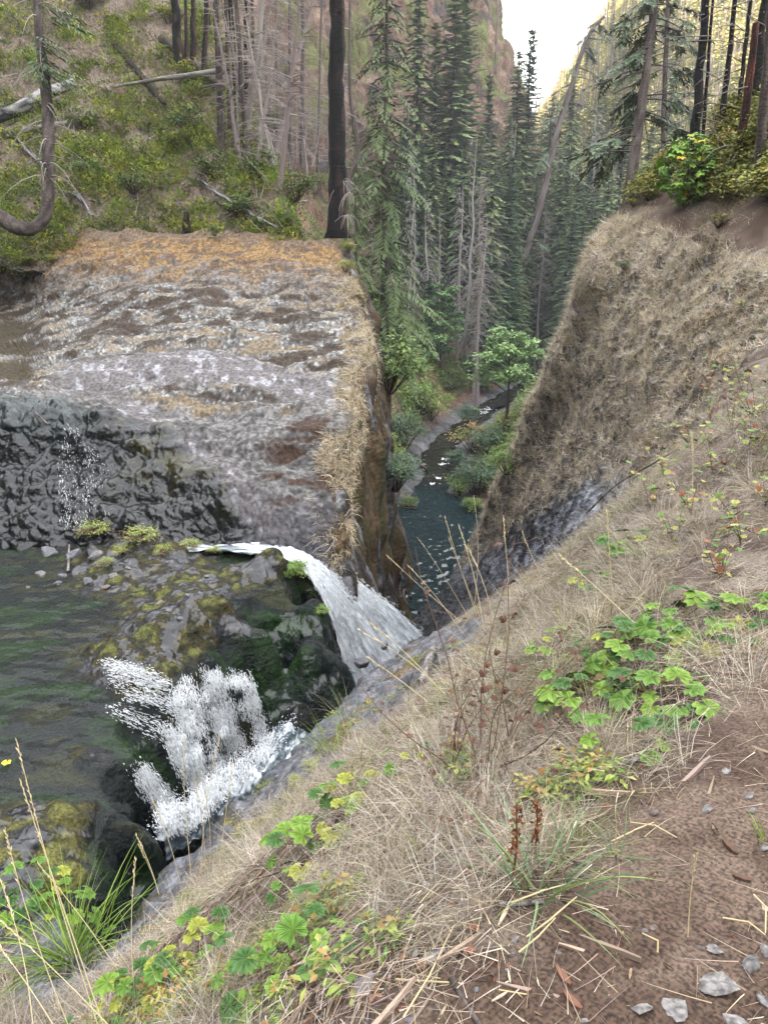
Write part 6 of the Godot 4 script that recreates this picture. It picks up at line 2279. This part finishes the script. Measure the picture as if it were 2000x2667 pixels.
	g = "flowering herbs on the river island"
	for b in [["herb", 245, 1390, 48, "light green herb clump at the foot of the thin fall"], ["herb", 365, 1408, 52, "largest light green herb clump on the gravel island"], ["herb", 495, 1428, 32, "herb clump right of the largest one on the island"], ["herb", 425, 1440, 30, "low herbs between two clumps on the island"], ["herb", 275, 1470, 24, "small herb clump in front on the gravel island"], ["herb", 560, 1438, 22, "small herbs at the left end of the white chute"], ["herb", 320, 1440, 30, "browned herbs on the gravel island"], ["bush_lush", 765, 1500, 42, "green herbs on the mound beside the white chute"], ["bush_lush", 805, 1545, 38, "green herbs hanging down the mound beside the chute"], ["bush_lush", 835, 1600, 24, "lowest green herbs on the mound beside the chute"], ["herb", 812, 2000, 30, "green herbs at the edge of the slot"], ["herb", 770, 2040, 26, "small herbs on the rim of the slot"]]:
		bush(b[0], "herb_clump", b[1], b[2], b[3], b[4], g, 0.8)
	rng.seed = 509
	# the bright maple bush, leaf by leaf
	var p := pt(1800, 395, 27.0)
	p.y = near_h(p.x, p.z)
	var o := thing("maple_bush", "bright green maple bush with a few yellow leaves above the far trail", "bush", p - Vector3(0, 0.1, 0))
	var leaves := [lobed_leaf(0.15, 0.1, 5, 0.42, lin(0.17, 0.31, 0.045)), lobed_leaf(0.16, 0.1, 5, 0.42, lin(0.23, 0.39, 0.06)), lobed_leaf(0.14, 0.1, 5, 0.42, lin(0.1, 0.2, 0.04)), lobed_leaf(0.14, 0.1, 5, 0.42, lin(0.5, 0.36, 0.05))]
	var u: float = seen_at(p).z / 2000.0
	for i in 9:
		var a := rr(0, TAU)
		var e := Vector3(cos(a) * rr(10, 75) * u, rr(60, 150) * u, sin(a) * rr(10, 60) * u)
		var mb := MB.new()
		mb.tube(PackedVector3Array([Vector3(e.x * 0.08, 0, e.z * 0.08), e * 0.5 + Vector3(0, 0.25, 0), e]), PackedFloat32Array([0.035, 0.025, 0.01]), 5, lin(0.09, 0.07, 0.05))
		obj("stem", mb.mesh(), M.wood, o)
	for i in 290:
		var d := rand_dir()
		var q := Vector3(d.x * 76, 0, d.z * 62) * u * pow(rng.randf(), 0.3) + Vector3(0, (98 + d.y * 82) * u, 0)
		if q.y < 0.25: continue
		var l := obj("leaf", leaves[3 if rng.randf() < 0.06 else rng.randi() % 3], M.leaf, o)
		l.transform = Transform3D(Basis(Vector3.UP, rr(0, TAU)) * Basis(Vector3.RIGHT, rr(0.1, 1.0)) * Basis.from_scale(Vector3.ONE * rr(0.9, 1.5)), q)


const LEAFY := [
	[1545, 1850, 24, 0.068, "large leafy plant, left one of the lower pair", 0.1, "leafy_plant", 1.5],
	[1755, 1850, 24, 0.066, "large leafy plant with blue green leaves, right one of the lower pair", 0.08, "leafy_plant", 1.4],
	[1625, 1960, 5, 0.055, "small leafy plant between and below the lower pair", 0.2],
	[1665, 1720, 16, 0.07, "leafy plant with red stalks above the lower pair", 0.1, "leafy_plant", 1.4],
	[1600, 1710, 8, 0.06, "small leafy plant left of the red stalked one"],
	[1800, 1640, 18, 0.075, "leafy plant at the top of the leafy row", 0.15, "leafy_plant", 1.4],
	[1835, 1690, 8, 0.06, "yellowish leafy plant under the topmost one", 0.5],
	[1965, 1610, 8, 0.06, "leafy plant cut by the right edge", 0.2],
	[1930, 1680, 7, 0.045, "small leafy plant near the right edge", 0.2],
	[1645, 1435, 12, 0.075, "bright leafy plant high on the slope below the cliff", 0.25],
	[1560, 1530, 12, 0.06, "fern like green plant on the slope below the cliff", 0.3, "leafy_plant", 2.0],
	[1455, 1700, 10, 0.05, "green plant among the straw left of the leafy row", 0.2, "leafy_plant", 1.8],
	[1085, 2005, 9, 0.05, "yellow green plant in the middle of the straw", 0.6, "leafy_plant", 1.6],
	[930, 2075, 8, 0.05, "small bright plant left of the yellow green one", 0.3],
	[900, 2150, 14, 0.055, "bright plant in a row down the dry slope", 0.3, "leafy_plant", 1.8],
	[820, 2240, 14, 0.055, "lowest bright plant of the row down the dry slope", 0.2, "leafy_plant", 1.8],
	[775, 2320, 6, 0.045, "tiny green plant below the row on the slope", 0.2],
	[800, 2540, 22, 0.05, "green plant in the pale grass near the bottom edge", 0.05, "leafy_plant", 2.0],
	[700, 2560, 12, 0.045, "green plant left of another near the bottom edge", 0.1, "leafy_plant", 1.8],
	[520, 2510, 18, 0.055, "light green plant at the lower left of the slope", 0.15, "leafy_plant", 1.8],
	[420, 2600, 14, 0.06, "green plant at the bottom edge beside the tall straws", 0.1, "leafy_plant", 1.8],
	[330, 2640, 10, 0.06, "bottom edge plant below the bright grass clump", 0.2, "leafy_plant", 1.6],
	[70, 2320, 20, 0.085, "leafy plant at the left edge above the bright grass clump", 0.1, "leafy_plant", 2.2],
	[150, 2380, 16, 0.08, "leafy plant on the dark rock beside the bright grass clump", 0.1, "leafy_plant", 2.0],
	[40, 2420, 14, 0.075, "reddish stemmed plant at the left edge", 0.25, "leafy_plant", 2.0],
	[270, 2445, 5, 0.06, "few green leaves at the right of the bright grass clump", 0.1]]


func rosette(px: float, py: float, n: int, R: float, label: String, yellow := 0.12, called := "leafy_plant", wide := 1.0) -> void:
	var h := hit(px, py)
	var p: Vector3 = h[0]
	var o := thing(called, label, "plant", p + Vector3(0, 0.025, 0), "broad leaved plants on the dry slope")
	n = int(n * 1.35)
	for i in n:
		var k := 3 if rng.randf() < yellow else rng.randi() % 3
		var l := obj("leaf", M.leaf_shapes[k], M.leaf, o)
		var a := i * 2.4 + rr(-0.4, 0.4)
		var far := sqrt(float(i) / n)
		var s := R / 0.06 * rr(0.6, 1.15)
		var foot := Vector3(cos(a), 0, -sin(a)) * far * R * 1.35 * wide
		l.transform = Transform3D(Basis(Vector3.UP, a + PI * 0.5) * Basis(Vector3.RIGHT, -0.3 + 0.9 * far + rr(-0.35, 0.5)) * Basis.from_scale(Vector3(s, s, s)), foot)


func plants() -> void:
	rng.seed = 601
	M.leaf_shapes = [lobed_leaf(0.06, 0.11, 7, 0.22, lin(0.095, 0.18, 0.03)), lobed_leaf(0.062, 0.09, 7, 0.22, lin(0.14, 0.23, 0.035)), lobed_leaf(0.055, 0.13, 9, 0.18, lin(0.06, 0.125, 0.035)), lobed_leaf(0.055, 0.08, 7, 0.22, lin(0.25, 0.27, 0.045))]
	for q in LEAFY:
		rosette(q[0], q[1], q[2], q[3], q[4], q[5] if q.size() > 5 else 0.12, "leafy_plant", q[7] if q.size() > 7 else 1.0)
	# bramble shoots on the right
	var bl := [lobed_leaf(0.026, 0.012, 3, 0.15, lin(0.12, 0.2, 0.05)), lobed_leaf(0.026, 0.012, 3, 0.15, lin(0.3, 0.3, 0.08)), lobed_leaf(0.024, 0.012, 3, 0.15, lin(0.24, 0.09, 0.045)), lobed_leaf(0.02, 0.012, 3, 0.2, lin(0.1, 0.045, 0.03))]
	var rows := [[1905, 1130, 0.75, 30, 5, "bramble with red and green leaves on a dark stem below the cliff's right"], [1960, 1090, 0.8, 30, 5, "bramble with green leaves at the right edge"], [1800, 1180, 0.6, 26, 4, "thin bramble with yellow green leaves left of the dark stemmed one"], [1730, 1240, 0.55, 22, 4, "sparse bramble near the long arching twig"], [1860, 1260, 0.55, 24, 4, "low yellow green bramble on the dry slope"], [1930, 1420, 0.5, 26, 4, "bramble with spotted leaves in front at the right"], [1990, 1320, 0.5, 22, 4, "bramble cut by the right edge lower down"], [1760, 1420, 0.3, 12, 3, "tiny shoot beside the bright leafy plant"], [1985, 870, 0.9, 26, 5, "yellow green bush high at the right edge"], [1850, 1100, 0.7, 28, 5, "bramble under the brow of the cliff, left of the dark stemmed one"], [1930, 1000, 0.8, 30, 5, "reddish bramble highest on the grassy brow"], [1690, 1320, 0.4, 20, 4, "low bramble in the pale grass left of the yellow green one"], [1800, 1340, 0.45, 20, 4, "green bramble right above the tiny shoot"], [1950, 1200, 0.6, 26, 5, "leafy bramble between two others at the right edge"], [1880, 1500, 0.35, 18, 4, "low shoot of bramble above the topmost leafy plant"]]
	for b in rows:
		shoots(b[0], b[1], b[2], int(b[3] * 1.5), b[4], bl, [0, 1, 0, 2, 1] if b[2] < 0.7 else [0, 0, 2, 1, 3], b[5], "bramble")
	# the withered weeds with brown leaves
	for b in [[1255, 2020, 0.95, 70, 7, "withered weed with curled brown leaves in the middle of the slope"], [1185, 2000, 0.6, 36, 5, "smaller withered weed left of the tall one"], [1320, 1960, 0.6, 32, 5, "withered weed right behind the tall one"]]:
		shoots(b[0], b[1], b[2], b[3], b[4], [lobed_leaf(0.018, 0.008, 3, 0.2, lin(0.1, 0.05, 0.035), 1.5), lobed_leaf(0.014, 0.008, 3, 0.2, lin(0.14, 0.075, 0.05), 1.8)], [0, 1], b[5], "withered_weed")
	# dock stems gone to rusty seed
	for b in [[1333, 2310, 0.28, "rusty dock stem over the blue green grass"], [1388, 2250, 0.22, "rusty dock stem right of another over the grass"]]:
		var h := hit(b[0], b[1])
		var o := thing("dock_stem", b[3], "plant", h[0], "rusty dock stems")
		var mb := MB.new()
		mb.tube(PackedVector3Array([Vector3.ZERO, Vector3(0.005, b[2] * 0.5, 0), Vector3(-0.006, b[2], 0.01)]), PackedFloat32Array([0.004, 0.003, 0.002]), 5, lin(0.14, 0.06, 0.03))
		obj("stem", mb.mesh(), M.wood, o)
		mb = MB.new()
		for i in 90:
			var t := rr(0.35, 1.0)
			var q := Vector3(0, b[2] * t, 0) + rand_dir() * 0.012
			leaf(mb, q, rand_dir(), rand_dir(), 0.014, 0.01, lin(0.16, 0.065, 0.03) * rr(0.6, 1.3))
		obj("seed_head", mb.mesh(), M.leaf, o)
	# green grass clumps
	for b in [[190, 2500, 0.85, 150, 0.011, 1, "bright green grass clump by the dark rock at the lower left"], [1400, 2330, 0.34, 34, 0.008, 0, "blue green grass with broad blades at the edge of the trail"], [1470, 2255, 0.24, 26, 0.006, 0, "blue green grass tuft behind the broad bladed one"], [1600, 2230, 0.16, 26, 0.004, 0, "small green grass tuft beside the trail"], [905, 1880, 0.5, 90, 0.005, 2, "pale green grass tuft at the edge of the slot"], [860, 1960, 0.45, 60, 0.006, 1, "green grass on the rim of the slot"], [1690, 1460, 0.35, 70, 0.004, 2, "grey green fine tuft below the cliff"], [1250, 2040, 0.3, 12, 0.006, 0, "few blue green blades beside the withered weed"], [1110, 2240, 0.16, 12, 0.005, 1, "few green blades above the grey slab"], [1990, 2190, 0.1, 14, 0.004, 1, "tiny grass at the right edge of the trail"]]:
		var h := hit(b[0], b[1])
		var tones: Array = [[lin(0.12, 0.2, 0.1), lin(0.16, 0.24, 0.12), lin(0.2, 0.25, 0.09)], [lin(0.2, 0.31, 0.05), lin(0.26, 0.36, 0.07), lin(0.15, 0.24, 0.05)], [lin(0.22, 0.27, 0.14), lin(0.3, 0.32, 0.18), lin(0.38, 0.36, 0.22)]][b[5]]
		var o := thing("grass_clump", b[6], "grass", h[0])
		obj("blades", tuft_mesh(b[3], b[2], b[4], 0.9, 0.8, tones, 6), M.leaf, o)
	straws()
	# yellow leaf afloat
	var f := level(20, 1985, -6.46)
	var o := obj("floating_leaf", lobed_leaf(0.07, 0.02, 5, 0.2, lin(0.6, 0.45, 0.04), 0.0), M.leaf)
	o.position = f
	tag(o, "single yellow leaf afloat on the dark river", "leaf")


func shoots(px: float, py: float, tall_: float, n: int, stems: int, shapes: Array, mix: Array, label: String, called: String) -> void:
	var h := hit(px, py)
	var p: Vector3 = h[0]
	var o := thing(called, label, "plant", p - Vector3(0, 0.02, 0))
	var each := n / stems
	for s in stems:
		var mb := MB.new()
		var a := rr(0, TAU)
		var d := Vector3(cos(a) * rr(0.1, 0.7), 1.0, sin(a) * rr(0.1, 0.7)).normalized()
		var q := PackedVector3Array([Vector3.ZERO])
		var L := tall_ * rr(0.6, 1.1)
		for k in 6:
			d = (d + rand_dir() * 0.2 + Vector3(0, -0.06, 0)).normalized()
			q.append(q[k] + d * L / 6)
		mb.tube(q, PackedFloat32Array([0.0035, 0.003, 0.0026, 0.0022, 0.0018, 0.0014, 0.001]), 4, lin(0.13, 0.08, 0.06))
		var spots := []
		for k in each:
			var t := rr(1.2, 5.95)
			var b := q[int(t)].lerp(q[int(t) + 1], t - int(t))
			var e := b + rand_dir(0.2) * tall_ * rr(0.03, 0.16)
			mb.tube(PackedVector3Array([b, e]), PackedFloat32Array([0.0014, 0.0008]), 3, lin(0.15, 0.09, 0.07))
			spots.append(e)
		obj("stem", mb.mesh(), M.wood, o)
		for e in spots:
			var l := obj("leaf", shapes[mix[rng.randi() % mix.size()]], M.leaf, o)
			l.transform = Transform3D(Basis(Vector3.UP, rr(0, TAU)) * Basis(Vector3.RIGHT, rr(-0.4, 1.0)) * Basis.from_scale(Vector3.ONE * rr(0.7, 1.3)), e)


func straws() -> void:
	rng.seed = 611
	var g := "tall dry straws"
	var l := [[265, 2700, 43, 1925, 2.3, "tallest straw rising before the river at the lower left"], [280, 2700, 53, 2030, 2.3, "tall straw just below the tallest one at the lower left"], [190, 2700, 14, 2160, 2.4, "straw leaning left near the left edge"], [90, 2700, 2, 2290, 2.3, "straw cut by the left edge, lower"], [330, 2560, 97, 2245, 2.8, "bent straw over the bright grass clump"], [358, 2660, 354, 2235, 2.6, "upright straw at the lower left"], [500, 2290, 478, 1925, 4.0, "upright straw before the middle of the fan fall"], [520, 2300, 575, 1906, 4.0, "straw before the right part of the fan fall"], [535, 2320, 505, 2020, 3.9, "short straw left of the others before the fan"], [545, 2300, 522, 2010, 3.9, "short thin straw amid those before the fan"], [560, 2330, 606, 1990, 3.8, "straw leaning right before the fan fall"], [470, 2300, 398, 2085, 4.0, "arched straw before the dark rock at the slot"], [415, 2330, 355, 2175, 3.8, "thin straw over the dark rock's right side"], [420, 2340, 362, 2200, 3.8, "second thin straw over the dark rock's right side"], [1240, 1600, 1158, 1345, 6.8, "tall straw standing before the plunge pool"], [1250, 1610, 1168, 1400, 6.7, "straw close beside the tall one before the pool"], [1235, 1580, 1233, 1290, 6.9, "upright straw before the foot of the cliff"], [1330, 1580, 1310, 1345, 6.8, "upright straw in the middle of the grassy brow"], [1440, 1560, 1358, 1380, 6.6, "left leaning straw on the grassy brow"], [1215, 1600, 1088, 1400, 6.9, "straw leaning over the pool"], [1200, 1620, 1006, 1445, 6.9, "straw leaning farthest left over the pool"], [1205, 1650, 1062, 1472, 6.7, "lower straw over the pool"], [1260, 1640, 1195, 1370, 6.4, "straw in the middle of the bundle at the pool"], [1290, 1640, 1215, 1420, 6.2, "right straw of the bundle at the pool"], [1150, 1800, 960, 1620, 5.4, "straw drooping toward the white chute"], [1180, 1830, 935, 1640, 5.2, "long straw drooping toward the white chute"], [1140, 1850, 955, 1710, 5.2, "lower straw over the dark ledge"], [1600, 1600, 1580, 1330, 5.2, "straw rising at the right part of the brow"], [1690, 1660, 1450, 1440, 4.6, "long fallen straw slanting on the slope"], [1800, 1320, 1800, 1130, 6.0, "straw below the bramble"], [1790, 2440, 1812, 2225, 2.0, "broken straw standing on the trail's edge"], [330, 2720, 5, 2400, 2.2, "straw crossing the lower left corner"], [170, 2720, -20, 2440, 2.2, "straw low in the left corner"]]
	for s in l:
		var a := pt(s[0], s[1], s[4])
		var b := pt(s[2], s[3], s[4] * rr(0.94, 1.04))
		if s[1] < 2690:
			var h := hit(s[0], s[1])
			if h:
				a = h[0]
				b = pt(s[2], s[3], seen_at(a).z * rr(0.95, 1.02))
		var o := thing("tall_straw", s[5], "straw", a, g)
		var e := b - a
		var bow := Vector3(rr(-0.04, 0.04), 0.03, 0) * e.length()
		var w := 0.001 + 0.0004 * clampf(seen_at(a).z, 1.5, 7.0)
		var q := PackedVector3Array()
		for k in 9:
			var t := k / 8.0
			q.append(e * t + bow * sin(t * PI))
		var mb := MB.new()
		var col := lin(0.58, 0.48, 0.29) * rr(0.85, 1.1)
		mb.tube(q, taper(w, w * 0.45, 8), 5, col)
		obj("stalk", mb.mesh(), M.wood, o)
		mb = MB.new()
		var n := 26
		for k in n:
			var t := 0.72 + 0.28 * k / n
			var c := e * t + bow * sin(t * PI)
			var d := (e.normalized() + rand_dir() * 0.35).normalized()
			leaf(mb, c + rand_dir() * w, d, rand_dir(), w * 8.0, w * 2.2, col * rr(0.9, 1.25))
		obj("seed_head", mb.mesh(), M.straw, o)


# ---------------------------------------------------------------- stones and splinters
func stones() -> void:
	var kinds := [stone_mesh(701, 0.35, lin(0.19, 0.18, 0.175)), stone_mesh(702, 0.55, lin(0.21, 0.2, 0.19)), stone_mesh(703, 0.2, lin(0.24, 0.225, 0.215)), stone_mesh(704, 0.45, lin(0.2, 0.16, 0.145)), stone_mesh(705, 0.7, lin(0.17, 0.17, 0.185)), stone_mesh(706, 0.6, lin(0.27, 0.2, 0.17))]
	rng.seed = 711
	var list := [[1065, 2385, 120, 2, "broad grey slab leaning on the slope above the trail"], [1050, 2310, 80, 2, "narrow grey slab just above the broad leaning one"], [1630, 1995, 130, 2, "flat grey slab sunk below the lower leafy pair"], [1600, 2010, 60, 3, "reddish stone at the edge of the sunk slab"], [1870, 2570, 150, 2, "large pale flat stone in the trail at the bottom right"], [1950, 2510, 90, 0, "pale stone right of the largest trail stone"], [1760, 2630, 110, 2, "flat stone at the bottom edge of the trail"], [1670, 2630, 90, 2, "pointed pale stone left of the flat one at the bottom edge"], [1985, 2610, 70, 0, "stone cut by the bottom right corner"], [1910, 2665, 100, 2, "stone at the bottom edge near the corner"], [1450, 2480, 24, 1, "small grey cube of stone in the trail's middle"], [1340, 2450, 40, 2, "pale flat stone on the trail's left side"], [1335, 2485, 22, 4, "dark small stone under the pale flat one"], [1360, 2480, 20, 1, "grey pebble right of the dark small stone"], [1680, 2425, 30, 0, "grey stone at the top of the trail's middle"], [1700, 2415, 34, 3, "dark brown stone beside the grey one on the trail"], [1840, 2110, 60, 2, "blue grey flat stone above the trail"], [1950, 2075, 44, 2, "long grey stone at the right edge of the grass"], [1960, 2110, 34, 1, "grey stone under the long one at the right"], [1890, 2010, 40, 2, "pale stone at the right among the twigs"], [1560, 2290, 40, 1, "pale stone half under the grass at the trail"], [1700, 2120, 50, 3, "brown block at the upper edge of the trail"], [1770, 1980, 40, 0, "stone under the right leafy plant"], [1240, 2580, 26, 4, "dark stone beside the bark splinters"], [1320, 2530, 26, 4, "blue grey stone above the bark splinters"], [1990, 2480, 60, 0, "grey stone at the right edge of the trail"], [1990, 2210, 44, 0, "grey stone at the right edge of the grass"], [1820, 2470, 22, 4, "small dark stone on the right of the trail"], [1520, 2660, 30, 1, "small stone at the bottom edge"], [1860, 2475, 60, 2, "thin flat stone on the right of the trail"], [1010, 2560, 30, 1, "grey stone in the lower grass edge"], [1555, 2385, 26, 0, "stone in the upper trail below the grass"]]
	for s in list:
		put_stone(kinds[s[3]], s[0], s[1], s[2], s[4], "trail_stone", "stones on the trail and slope", 0.12)
	for s in [[105, 1495, 46], [150, 1520, 40], [190, 1445, 60], [245, 1450, 50], [130, 1440, 60], [300, 1500, 46], [340, 1480, 40], [170, 1500, 40], [440, 1590, 26], [490, 1550, 22], [415, 1570, 32], [540, 1500, 24], [80, 1530, 30], [230, 1515, 40], [275, 1530, 30], [520, 1545, 20], [470, 1610, 22]]:
		put_stone(kinds[[0, 1, 4, 3][int(s[0]) % 4]], s[0], s[1], s[2] * 1.1, "grey stone of the gravel heaped on the river island and mound", "river_stone", "stones on the river island", 0.2)
	for s in [[1104, 1212, 22, "rounded brown boulder in the creek"], [1215, 1200, 30, "pale boulder on the creek's right bank"], [1190, 1185, 26, "grey boulder by the white riffle"]]:
		put_stone(kinds[5], s[0], s[1], s[2], s[3], "boulder", "boulders in the creek", 0.1)
	for i in 46:
		var py := lerpf(1080, 1330, rng.randf())
		var c := 0.0
		var z := -26.0 / tan(deg_to_rad(20.0) + atan((py - 1333.5) / 2000.0))
		c = axis(z)
		var side := -1.0 if rng.randf() < 0.6 else 1.0
		var p := Vector3(c + side * rr(1.8, 4.6), -26.0, z)
		var s := seen_at(p)
		put_stone(kinds[i % 5], s.x, s.y, rr(6, 16), "grey stone along the stony margin of the creek", "creek_stone", "stones along the creek", 0.3)
	for s in [[940, 1680, 60], [720, 2075, 44], [690, 2120, 50], [640, 2160, 60], [735, 2110, 36], [780, 2080, 30], [590, 2200, 40], [820, 1960, 36], [1000, 1640, 40]]:
		put_stone(kinds[[0, 4, 1][int(s[0]) % 3]], s[0], s[1] + 40, s[2], "angular blue grey stone on the rocky rim of the slot", "rim_stone", "stones on the rim of the slot", 0.3)
	# splinters of bark and wood
	var chips := [chip_mesh(0.3, 0.12, lin(0.17, 0.085, 0.055)), chip_mesh(0.22, 0.1, lin(0.22, 0.15, 0.1)), chip_mesh(0.14, 0.08, lin(0.42, 0.34, 0.24)), chip_mesh(0.35, 0.14, lin(0.1, 0.06, 0.045))]
	rng.seed = 719
	var named := {0: "thick red brown bark splinter among the others at the bottom", 1: "long brown splinter beside the thick red brown one", 2: "red brown bark piece lying alone in the trail", 3: "bark splinter standing at the bottom of the trail"}
	var spots := [[1275, 2505, 60], [1250, 2545, 80], [1465, 2545, 60], [1490, 2610, 60], [1325, 2545, 40], [1300, 2600, 50], [1200, 2480, 50], [1160, 2520, 44], [1100, 2500, 50], [1350, 2590, 30], [1330, 2620, 40], [1060, 2620, 60], [1000, 2640, 70], [1120, 2590, 50], [1610, 2465, 40], [1530, 2420, 40], [1740, 2520, 30], [1780, 2060, 90], [1690, 2020, 50], [1580, 2060, 50], [1500, 2300, 50], [1310, 2390, 70], [1830, 2220, 60], [1900, 2210, 50], [1860, 2160, 44], [1960, 2430, 60], [1150, 2640, 50], [1220, 2620, 36], [1900, 2350, 40], [1640, 2540, 34], [1400, 2560, 26], [1560, 2570, 30], [1280, 2440, 36], [1700, 2280, 50], [1450, 2380, 44], [1930, 2290, 44], [960, 2580, 40], [900, 2640, 60], [1080, 2460, 40], [1400, 2640, 30]]
	var i := 0
	for s in spots:
		var h := hit(s[0], s[1])
		var p: Vector3 = h[0]
		var o := obj("bark_splinter", chips[0 if i < 4 else rng.randi() % 4], M.wood)
		var L: float = s[2] * seen_at(p).z / 2000.0
		o.transform = Transform3D(up_frame(h[1], rr(0, TAU), L), p + Vector3(0, 0.003, 0))
		tag(o, named.get(i, "brown bark splinter lying in the trail dirt"), "bark", "bark splinters on the trail")
		i += 1
	for s in [[1330, 2360, 1480, 2310], [1350, 2490, 1445, 2400], [1370, 2450, 1500, 2345], [1030, 2560, 1370, 2600], [1050, 2660, 1180, 2420], [1640, 2150, 1760, 2190], [1590, 2200, 1700, 2150], [1960, 2340, 1990, 2440], [1880, 2400, 1990, 2445], [1710, 2490, 1670, 2440]]:
		var a: Vector3 = hit(s[0], s[1])[0]
		var b: Vector3 = hit(s[2], s[3])[0]
		var o := thing("broken_straw", "long yellow straw lying broken on the trail's edge", "straw", a + Vector3(0, 0.012, 0), "straws lying by the trail")
		var mb := MB.new()
		var e := b - a
		mb.tube(PackedVector3Array([Vector3.ZERO, e * 0.4 + Vector3(0.01, 0.02, 0.01), e * 0.42 + Vector3(0.01, 0.022, 0.01), e]), PackedFloat32Array([0.0025, 0.0022, 0.0022, 0.0015]), 5, lin(0.5, 0.4, 0.23))
		obj("stalk", mb.mesh(), M.wood, o)


func put_stone(mesh: Mesh, px: float, py: float, wpx: float, label: String, called: String, group: String, sink: float) -> void:
	var h := hit(px, py)
	if h.is_empty():
		return
	var p: Vector3 = h[0]
	var w: float = wpx * seen_at(p).z / 2000.0
	var o := obj(called, mesh, M.stone)
	o.transform = Transform3D(up_frame((h[1] as Vector3) + Vector3(0, 0.6, 0), rr(0, TAU), w) * Basis.from_scale(Vector3(1, 0.8, rr(0.6, 0.95))), p + Vector3(0, w * (0.2 - sink) * 0.6, 0))
	tag(o, label, "stone", group)


func _ready() -> void:
	light_and_camera()
	make_materials()
	zd.resize(GX * GY)
	zd.fill(9999.0)
	zp.resize(GX * GY)
	zn.resize(GX * GY)
	var t0 := Time.get_ticks_msec()
	land()
	near_ground()
	river_bed()
	shelf()
	cliff()
	hillside()
	valley_land()
	far_land()
	print("land ", Time.get_ticks_msec() - t0)
	t0 = Time.get_ticks_msec()
	water()
	print("water ", Time.get_ticks_msec() - t0)
	grass()
	undergrowth()
	print("cover ", Time.get_ticks_msec() - t0)
	forest()
	fallen_wood()
	bushes()
	plants()
	stones()
	print("things ", Time.get_ticks_msec() - t0)
